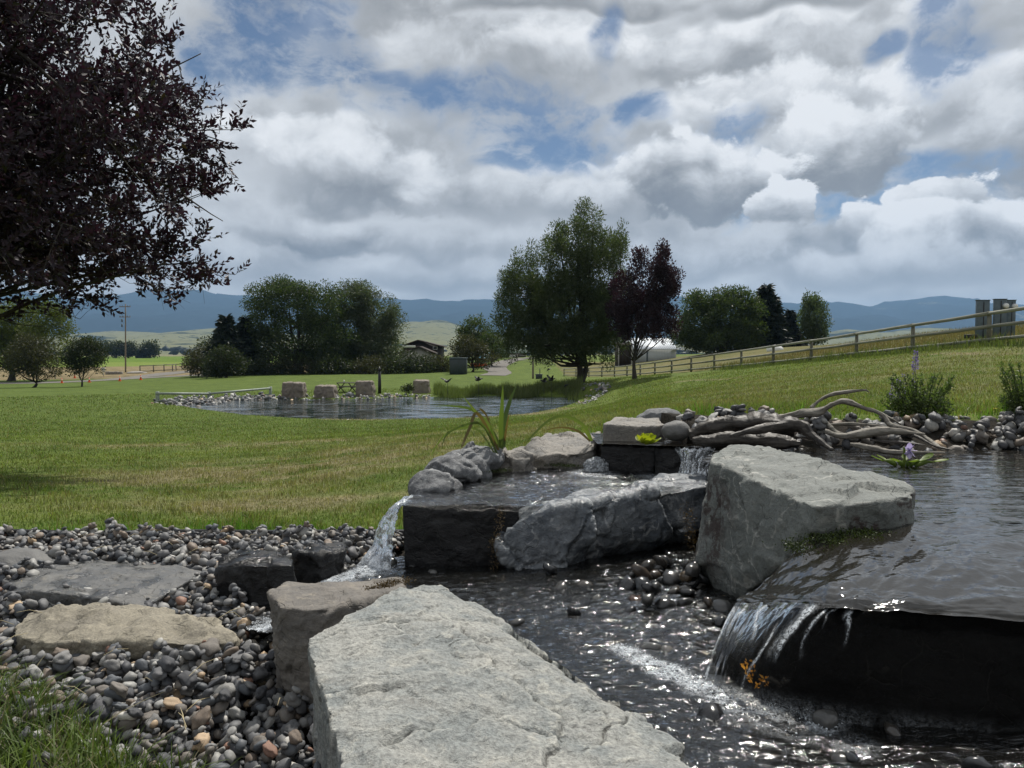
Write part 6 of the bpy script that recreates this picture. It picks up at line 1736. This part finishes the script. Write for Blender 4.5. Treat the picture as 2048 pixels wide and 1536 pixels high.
# long field grass beyond the fence
n = 14000
x = rng.uniform(13, 34, n); y = rng.uniform(26, 62, n); fxx = np.interp(y, fx[:, 1], fx[:, 0]); kk = x > fxx + .6; x = x[kk]; y = y[kk]; n = len(x)
pos = np.stack([x, y, terrain(x, y)], 1); V, F = blades(n, pos, rng.uniform(.2, .5, n), rng.uniform(.015, .03, n), rng, .4)
M_DRYG = m_leaf('dry_field_grass', (.10, .095, .035), (.21, .18, .085), (1.1, 1.1, .6))
put('field_grass', V, F, M_DRYG, smooth=False, attrs={'rnd': np.repeat(rng.rand(n), 5)}, kind='stuff', label='long dry grass of the field beyond the log fence')
# tuft at lower left
rng = np.random.RandomState(12); n = 11000
x = rng.uniform(-2.2, -.85, n); y = rng.uniform(1.55, 2.95, n)
lim = 2.62 - (x + 1.75) * .66 + .10 * fbm(np.stack([x * 4, y * 4, 0 * x], 1), 2, 3)
kk = (y < lim) & (rng.rand(n) < 1.0); x = x[kk]; y = y[kk]; n = len(x)
pos = np.stack([x, y, np.full(n, -1.24)], 1)
h = rng.uniform(.07, .24, n) * (1 - .45 * sstep(y - (lim[kk] - .25), 0, .3)); hue = np.clip(.5 + fbm(pos * 3, 2, 4) * 1.2, 0, 1)[:, None]
c = (np.array((.07, .11, .028)) * (1 - hue) + np.array((.15, .21, .05)) * hue) * rng.uniform(.6, 1.3, (n, 1)); dr = rng.rand(n) < .16
c = np.where(dr[:, None], np.array((.22, .20, .12)) * rng.uniform(.6, 1.1, (n, 1)), c)
a = rng.uniform(0, 2 * PI, n); ln = np.abs(rng.normal(size=n)) * .6 + .15
sg = 6; tt = np.linspace(0, 1, sg)
ctr = pos[:, None] + np.stack([np.cos(a)[:, None] * (ln * h)[:, None] * tt ** 1.8, np.sin(a)[:, None] * (ln * h)[:, None] * tt ** 1.8, h[:, None] * (tt - .28 * ln[:, None].clip(0, 1.4) * tt ** 2.4)], 2)
sd = np.stack([-np.sin(a + rng.normal(size=n) * .6), np.cos(a + rng.normal(size=n) * .6), 0 * a], 1)
wd = (rng.uniform(.0018, .0042, n))[:, None] * (1 - tt ** 2)[None] * 1.0
V = np.stack([ctr - sd[:, None] * wd[:, :, None], ctr + sd[:, None] * wd[:, :, None]], 2).reshape(-1, 3)
i0 = (np.arange(n) * sg * 2)[:, None, None]; jj = (np.arange(sg - 1) * 2)[None, :, None]
F = np.concatenate([(i0 + jj + np.array([0, 1, 3])).reshape(-1, 3), (i0 + jj + np.array([0, 3, 2])).reshape(-1, 3)])
put('grass_tuft', V, F, M_BLADE, smooth=True, attrs={'Col': np.repeat(c, sg * 2, 0)}, kind='stuff', label='clump of long green grass at the lower left corner')
# black lawn edging
pts = [(x, 4.955 + .012 * math.sin(x * 3) + max(0, x + .95) * .05) for x in np.linspace(-5.5, -.72, 40)]
V = []
for x, y in pts:
    z0 = -1.30; z1 = -1.185 + .004 * math.sin(x * 5)
    V += [(x, y - .022, z0), (x, y - .022, z1), (x, y + .006, z1 + .003), (x, y + .006, z0)]
V = np.array(V); F = []
for k in range(len(pts) - 1):
    o0 = k * 4
    for j in range(3): F.append((o0 + j, o0 + j + 1, o0 + j + 5, o0 + j + 4))
put('lawn_edging', V, np.array(F)[:, ::-1], M_EDGING, smooth=False, label='black plastic edging strip between lawn and pebbles', cat='lawn edging')

# ================================================================== WATER PLANTS, DRIFTWOOD, HERBS
def ribbon(pts, w, n=26, fold=.25, twist=0.0):
    p = catmull(pts, n); T = np.gradient(p, axis=0); T /= np.linalg.norm(T, axis=1)[:, None]
    S = np.cross(T, np.array((0, 1.0, .15))); S /= np.linalg.norm(S, axis=1)[:, None] + 1e-9
    tt = np.linspace(0, 1, n)
    ww = w * .5 * np.clip(np.minimum(.75 + tt * 1.2, 1) * (1 - tt ** 3.2), .03, 1)
    N = np.cross(S, T)
    V = np.stack([p - S * ww[:, None] + N * (ww * fold)[:, None], p, p + S * ww[:, None] + N * (ww * fold)[:, None]], 1).reshape(-1, 3)
    i = np.arange(n - 1)[:, None] * 3
    F = np.concatenate([i + np.array([0, 1, 4]), i + np.array([0, 4, 3]), i + np.array([1, 2, 5]), i + np.array([1, 5, 4])])
    return V, F
def reedplant(label, base, bl):
    t = thing('reed_clump', base, label, 'reeds')
    for j, (pp, d, w, mat) in enumerate(bl):
        pts = [R(p, r, d + .06 * k * (1 if j % 2 else -1)) for k, (p, r) in enumerate(pp)]
        V, F = ribbon(pts, w)
        put('blade', V, F, mat, t, attrs={'rnd': np.full(len(V), random.random())})
M_REEDB = m_leaf('brown_reed_blade', (.12, .105, .04), (.17, .13, .055), (1, .9, .5))
reedplant('upright reed clump with drooping yellow-green blades behind the grey boulder', R(1000, 918, 5.12), [
    ([(1003, 920), (1002, 850), (1004, 812), (1006, 767)], 5.12, .034, M_REED), ([(1006, 915), (1009, 845), (1019, 805), (1034, 768)], 5.12, .034, M_REED),
    ([(1002, 915), (978, 852), (952, 824), (924, 790)], 5.1, .024, M_REED), ([(998, 910), (972, 848), (945, 820), (905, 812), (866, 813)], 5.05, .022, M_REED),
    ([(995, 910), (968, 853), (938, 848), (895, 868), (882, 900)], 5.0, .018, M_REED), ([(990, 908), (958, 862), (922, 856), (892, 868), (868, 900), (862, 922)], 4.95, .014, M_REED),
    ([(997, 900), (956, 828), (940, 855), (927, 885), (920, 902)], 5.0, .022, M_REEDB), ([(1004, 915), (990, 872), (976, 856), (960, 842)], 5.15, .026, M_REED), ([(996, 912), (986, 880), (981, 850)], 5.1, .022, M_REED),
    ([(1000, 914), (992, 885), (975, 862)], 5.1, .024, M_REED), ([(1006, 910), (1012, 860), (1019, 823)], 5.18, .016, M_REEDB), ([(994, 905), (975, 835), (960, 818), (985, 845)], 5.14, .012, M_REEDB)])
reedplant('thin arching reed sprouting from the flat tan rim slab', R(1182, 882, 5.4), [
    ([(1184, 882), (1168, 852), (1133, 833), (1100, 840), (1068, 868), (1048, 892)], 5.4, .024, M_REED), ([(1180, 882), (1155, 862), (1122, 855), (1082, 862)], 5.42, .018, M_REEDB), ([(1182, 882), (1172, 866), (1158, 850)], 5.44, .014, M_REED), ([(1178, 884), (1180, 868), (1176, 856)], 5.44, .010, M_REEDB)])
def padleaf(base, tip, w, n=9, cup=.25, ruffle=0.0, seed=0):
    """broad oval leaf from base to tip"""
    base = np.asarray(base, float); tip = np.asarray(tip, float)
    ax = tip - base; L = np.linalg.norm(ax); ax = ax / L
    S = np.cross(ax, (0, 0, 1.0)); S /= np.linalg.norm(S) + 1e-9; N = np.cross(S, ax)
    u = np.linspace(0, 1, n); v = np.linspace(-1, 1, 7)
    wid = np.sin(np.clip(u * .93 + .05, 0, 1) * PI) ** .6
    V = []
    for i in range(n):
        for s in v:
            V.append(base + ax * L * u[i] + S * s * w * .5 * wid[i] + N * (cup * w * (s * s * .5 - (1 - u[i]) * 0 + .35 * u[i] ** 2) + ruffle * w * math.sin(s * 6 + seed + u[i] * 5) * abs(s)))
    V = np.array(V)
    return V, gridfaces(n, 7)
# water lettuce
b = R(1294, 872, 5.0); b[2] = ZU + .004
t = thing('water_lettuce', b, 'yellow-green water lettuce floating beside the flat step stone', 'water plant')
for k in range(13):
    a = k * 2.4; ring = k / 13
    L = .105 * (1 - .3 * ring); el = .35 + .9 * ring
    tip = b + np.array((math.cos(a) * L * math.cos(el), math.sin(a) * L * math.cos(el), L * math.sin(el)))
    V, F = padleaf(b + np.array((math.cos(a) * .012, math.sin(a) * .012, .0)), tip, .075, 9, .25, .10, k)
    put('leaf', V, np.concatenate([F[:, :3], F[:, (0, 2, 3)]]), M_LETTUCE, t, attrs={'rnd': np.full(len(V), random.random())})
# water hyacinth with flower
b = R(1808, 925, 4.05); b[2] = ZU + .003
t = thing('water_hyacinth', b, 'water hyacinth with one pale lilac flower floating in the upper pool', 'water plant')
for k, (dx, dy, L, w, el) in enumerate([(-.11, .02, .06, .055, .35), (-.05, -.03, .06, .05, .3), (.03, .04, .06, .05, .5), (.08, -.01, .055, .05, .35), (.115, .02, .07, .06, .5), (-.075, .05, .05, .045, .4), (.01, -.05, .055, .05, .25), (.15, -.03, .07, .055, .15)]):
    p = b + np.array((dx * .35, dy * .5, 0)); q = b + np.array((dx, dy, .028)); a = math.atan2(dy, dx)
    mb = MB(); mb.tube(catmull([p, (p + q) / 2 + np.array((0, 0, .012)), q], 6), [.006, .011, .014, .010, .005, .004], 6); st = mb.build('stalk', M_HLEAF, t)
    tip = q + np.array((math.cos(a) * L * math.cos(el), math.sin(a) * L * math.cos(el), L * math.sin(el)))
    V, F = padleaf(q, tip, w, 9, .2); put('leaf', V, np.concatenate([F[:, :3], F[:, (0, 2, 3)]]), M_HLEAF, t, attrs={'rnd': np.full(len(V), random.random())})
p = b + np.array((.0, .0, 0)); q = b + np.array((-.002, .0, .105))
mb = MB(); mb.tube(catmull([p + np.array((0, 0, -.01)), p * .5 + q * .5 + np.array((.004, 0, 0)), q], 6), .006, 6); mb.build('flower_stem', M_HLEAF, t)
fl = b + np.array((.028, .0, .085))
mb = MB(); mb.tube([b + np.array((0, 0, .05)), fl], .004, 5); f_ = mb.build('flower', M_HYA, t)
for k in range(7):
    a = k * 2 * PI / 7; tip = fl + np.array((math.cos(a) * .035, -.015, math.sin(a) * .045)); V, F = padleaf(fl, tip, .03, 7, .15, .05, k)
    put('petal', V, np.concatenate([F[:, :3], F[:, (0, 2, 3)]]), M_HYA, f_, attrs={'rnd': np.full(len(V), random.random())})
# driftwood
def drift(name, limbs, mat, label, seed, thick=.56):
    mb = MB()
    for pts, rad in limbs:
        p = catmull([R(*q) for q in pts], 70); r = catmull([[a, 0] for a in rad], 70)[:, 0]
        r = np.maximum(r * thick, .003)
        V, F = tube(p, r, 14)
        q = V * np.array((5, 5, 9.0))
        V = V + (V - np.concatenate([np.repeat(p, 14, 0), p[:1], p[-1:]])) * (.55 * fbm(q, 5, seed, .6) + .22 * np.sin(np.arange(len(V)) % 14 * 2.7 + V[:, 0] * 14))[:, None]
        mb.add(V, F)
    mb.build(name, mat, label=label, cat='driftwood')
drift('driftwood_stump', [([(1378, 868, 4.95), (1420, 856, 4.95), (1480, 846, 4.95), (1540, 850, 4.9), (1590, 855, 4.85)], [.05, .07, .075, .085, .06]),
                          ([(1460, 872, 4.6), (1500, 862, 4.65), (1550, 852, 4.7), (1595, 852, 4.7), (1625, 872, 4.65), (1665, 900, 4.5)], [.012, .03, .05, .052, .035, .012]),
                          ([(1385, 880, 4.85), (1450, 880, 4.8), (1560, 884, 4.75), (1600, 888, 4.7)], [.03, .06, .07, .03]), ([(1420, 845, 5.0), (1470, 838, 5.05), (1530, 842, 5.1)], [.02, .03, .015])], M_DRIFTD, 'dark wet driftwood stump with an arched root in the upper pool', 5, .72)
drift('driftwood_branch', [([(1545, 838, 5.1), (1600, 828, 5.05), (1640, 822, 5.0), (1670, 806, 4.95), (1690, 803, 4.95), (1730, 816, 4.9), (1765, 830, 4.85), (1782, 850, 4.8), (1830, 862, 4.7), (1868, 888, 4.55), (1888, 902, 4.4)], [.035, .045, .04, .032, .03, .028, .03, .022, .022, .022, .012]),
                           ([(1686, 803, 4.95), (1700, 804, 4.97), (1706, 808, 5.0)], [.02, .012, .004]), ([(1770, 832, 4.86), (1790, 842, 4.9), (1806, 852, 4.95)], [.02, .012, .004])], M_DRIFT, 'long bleached driftwood branch arching over the cobbles to the water', 6)
drift('driftwood_branch', [([(1622, 816, 5.05), (1640, 800, 5.05), (1668, 788, 5.0), (1700, 783, 5.0), (1728, 780, 4.98), (1738, 784, 4.98)], [.024, .020, .022, .02, .014, .004])], M_DRIFT, 'short curved driftwood branch pointing up to the right', 7)
drift('driftwood_log', [([(1650, 862, 4.75), (1680, 872, 4.7), (1720, 868, 4.68), (1780, 862, 4.65), (1850, 868, 4.6)], [.02, .032, .036, .034, .012]), ([(1700, 888, 4.5), (1740, 896, 4.45), (1790, 905, 4.4), (1890, 905, 4.35)], [.015, .03, .026, .008])], M_DRIFT, 'low grey driftwood log half in the water behind the hyacinth', 8)
drift('driftwood_branch', [([(1655, 846, 4.95), (1668, 862, 4.9), (1690, 872, 4.85), (1716, 866, 4.85), (1726, 858, 4.85)], [.02, .026, .026, .02, .008]), ([(1650, 850, 4.95), (1700, 848, 4.95), (1760, 852, 4.9), (1800, 862, 4.85)], [.012, .016, .014, .004])], M_DRIFT, 'small hooked pale driftwood branch under the long arching one', 9)
drift('driftwood_branch', [([(1790, 868, 4.7), (1830, 872, 4.6), (1870, 892, 4.45), (1905, 900, 4.35)], [.012, .02, .018, .005]), ([(1740, 880, 4.65), (1790, 884, 4.6), (1850, 890, 4.5)], [.01, .018, .005])], M_DRIFTD, 'thin dark driftwood sticks beside the tip of the long branch', 10)
# dry straw lying in the gravel and on the lawn edge
rng = np.random.RandomState(31); mb = MB()
for k in range(70):
    x = rng.uniform(-3.0, -.6); y = rng.uniform(2.2, 4.9); a = rng.uniform(0, PI); L_ = rng.uniform(.04, .16)
    if not reg_left(np.array([x]), np.array([y]))[0]: continue
    p = np.array((x, y, -1.145)); q = np.array((math.cos(a), math.sin(a), rng.uniform(-.05, .2))) * L_
    mb.tube([p - q * .5, p + np.array((0, 0, .012)), p + q * .5], [.0012, .0015, .0008], 4, cap=False)
M_STRAW = m_plain('dry_straw', (.42, .36, .22), .8, 0, .25)
mb.build('dry_straw', M_STRAW, kind='stuff', label='dry grass straws lying among the river pebbles')
# herbs on the bank
def herb(name, px, d, row_b, row_t, halfw, label, seed, spikes, nl=2600):
    rng = np.random.RandomState(seed)
    b = R(px, row_b, d); H = (row_b - row_t) / FPX * d; Wd = halfw / FPX * d
    t = thing(name, b, label, 'flowering plant')
    mb = MB(); C = []; A = []
    for k in range(64):
        a = rng.uniform(0, 2 * PI); q = math.sqrt(rng.rand()) * Wd
        e = b + np.array((math.cos(a) * q, math.sin(a) * q * .7, H * rng.uniform(.35, .62) * (1.1 - .35 * (q / Wd) ** 2)))
        if k < 34: e[2] = b[2] + H * rng.uniform(.6, .95)
        s = b + np.array((math.cos(a) * q * .35, math.sin(a) * q * .3, 0))
        pts = catmull([s, s * .4 + e * .6 + np.array((0, 0, .02)), e], 8)
        mb.tube(pts, np.linspace(.004, .0014, 8), 4, cap=False)
        m = nl // 56
        f = rng.uniform(.12, 1, m) ** (.7 if k >= 34 else .9)
        c = np.stack([np.interp(f, np.linspace(0, 1, 8), pts[:, i]) for i in range(3)], 1)
        spread = .032 * (1 - .6 * f) if k >= 34 else .022 * (1.05 - f)
        C.append(c + rng.normal(size=(m, 3)) * np.asarray(spread)[:, None]); A.append(rng.normal(size=(m, 3)) + np.array((0, 0, .5)))
    # dense base
    m = int(nl * .62)
    u = rng.normal(size=(m, 3)); u /= np.linalg.norm(u, axis=1)[:, None]; u *= rng.uniform(.3, 1, (m, 1)) ** .5
    c = b + u * np.array((Wd * .85, Wd * .6, H * .27)) + np.array((0, 0, H * .22)); c[:, 2] = np.maximum(c[:, 2], b[2])
    C.append(c); A.append(u + rng.normal(size=(m, 3)) * .7)
    C = np.concatenate(C); A = np.concatenate(A); n = len(C)
    v, F, rn = leafmesh(C, A, .026 * rng.uniform(.5, 1.2, n), .013 * rng.uniform(.6, 1.2, n), rng)
    put('foliage', v, F, M_L_HERB, t, smooth=False, attrs={'rnd': rn})
    mb.build('stem', M_L_HERB, t)
    for (sx, r0, r1, dense, wsp) in spikes:
        m = dense; f = rng.rand(m); a = rng.uniform(0, 2 * PI, m)
        p0 = R(sx, r1, d); p1 = R(sx + 2, r0, d)
        c = p0 + (p1 - p0) * f[:, None] + np.stack([np.cos(a), np.sin(a), 0 * a], 1) * (wsp * (1 - .7 * f))[:, None]
        v, F, rn = leafmesh(c, np.stack([np.cos(a), np.sin(a), .5 + 0 * a], 1) + rng.normal(size=(m, 3)) * .4, .013 * rng.uniform(.6, 1.2, m), .010, rng)
        s_ = put('flower_spike', v, F, M_FLOWER, t, smooth=False, attrs={'rnd': rn})
        mb = MB(); mb.tube([b * np.array((1, 1, 0)) * .3 + p0 * .7 * np.array((1, 1, 0)) + np.array((0, 0, b[2] + .05)), p0, p1], [.003, .0025, .001], 4); mb.build('flower_stalk', M_L_HERB, s_)
herb('purple_herb', 1838, 5.35, 836, 740, 74, 'bushy green herb with one tall violet flower spike on the bank', 3, [(1830, 702, 740, 170, .016), (1826, 728, 790, 60, .012), (1795, 755, 800, 45, .012), (1783, 760, 800, 30, .01), (1806, 748, 790, 25, .01)])
herb('purple_herb', 2062, 5.25, 838, 716, 62, 'tall leafy green herb at the right edge of the bank', 4, [])
b = R(1990, 818, 5.45)
t = thing('yellow_flower', np.array((b[0], b[1], tz(b[0], b[1]))), 'small yellow flower in the grass left of the right-edge herb', 'flower')
mb = MB(); mb.tube([WLOC[t.name], b], .003, 5); mb.build('stem', M_L_HERB, t)
for k in range(8):
    a = k * PI / 4; V, F = padleaf(b, b + np.array((math.cos(a) * .018, math.sin(a) * .018, .006)), .013, 6, .1); put('petal', V, np.concatenate([F[:, :3], F[:, (0, 2, 3)]]), M_YELLOW, t, attrs={'rnd': np.full(len(V), .5)})
# moss and bits
def tufts(name, cpx, n, spread, mat, label, size=.012, kind='stuff'):
    rng = np.random.RandomState(len(name) + n); C = []
    for px, row, d in cpx:
        C.append(R(px, row, d) + rng.normal(size=(n, 3)) * np.asarray(spread))
    C = np.concatenate(C); m = len(C)
    v, F, rn = leafmesh(C, rng.normal(size=(m, 3)) + np.array((0, -.3, .4)), size * rng.uniform(.5, 1.3, m), size * .5, rng)
    put(name, v, F, mat, smooth=False, attrs={'rnd': rn}, kind=kind, label=label)
tufts('moss', [(1600, 1092, 2.62), (1640, 1078, 2.6), (1670, 1074, 2.58), (1705, 1070, 2.57), (1735, 1068, 2.58), (1630, 1098, 2.55), (1680, 1086, 2.52)], 420, (.03, .03, .008), M_MOSS, 'green moss where the grey block meets the ledge water', .010)
tufts('moss', [(1000, 1050, 3.93), (994, 1075, 3.92), (992, 1105, 3.90), (1002, 1030, 3.95), (990, 1130, 3.9), (985, 1090, 3.93)], 55, (.012, .012, .02), M_DMOSS, 'brown moss in the joint between black block and blue-grey boulder', .012)
tufts('moss', [(935, 945, 4.78), (960, 942, 4.85), (1000, 940, 5.0), (985, 942, 4.95), (1110, 930, 5.2), (1140, 932, 5.2)], 260, (.04, .02, .006), M_MOSS, 'green moss at the waterline of the middle pool', .010)
tufts('moss', [(1380, 1050, 4.2), (1385, 1080, 4.1), (1375, 1030, 4.3)], 80, (.02, .03, .03), M_DMOSS, 'dark moss between blue-grey boulder and grey block', .012)
tufts('moss', [(770, 1172, 2.9), (790, 1165, 2.95), (745, 1180, 2.85), (805, 1160, 3.0)], 300, (.02, .012, .005), M_DMOSS, 'dry moss on the seam of brown block and pale slab', .009)
tufts('fallen_leaves', [(1488, 1330, 2.05), (1500, 1355, 2.03), (1512, 1368, 2.0), (1530, 1362, 1.99), (1498, 1340, 2.03)], 9, (.008, .004, .008), M_GOLD, 'amber flecks painted as gold glints behind the right-hand fall', .014)  # coloured flecks imitate golden light glinting at the fall
# ------------------------------------------------------------------ haze
hm, g_ = newmat('valley_haze')
pv = g_.nd('ShaderNodeVolumePrincipled', None, {'Color': (.36, .62, 1.0, 1), 'Density': 0.00006, 'Anisotropy': 0.2})
o_ = g_.nd('ShaderNodeOutputMaterial'); g_.t.links.new(pv.outputs[0], o_.inputs['Volume'])
b = MB(); b.box((-16000, -300, -60), (16000, 14800, 960))
hz = b.build('haze', hm, kind='stuff', smooth=False)
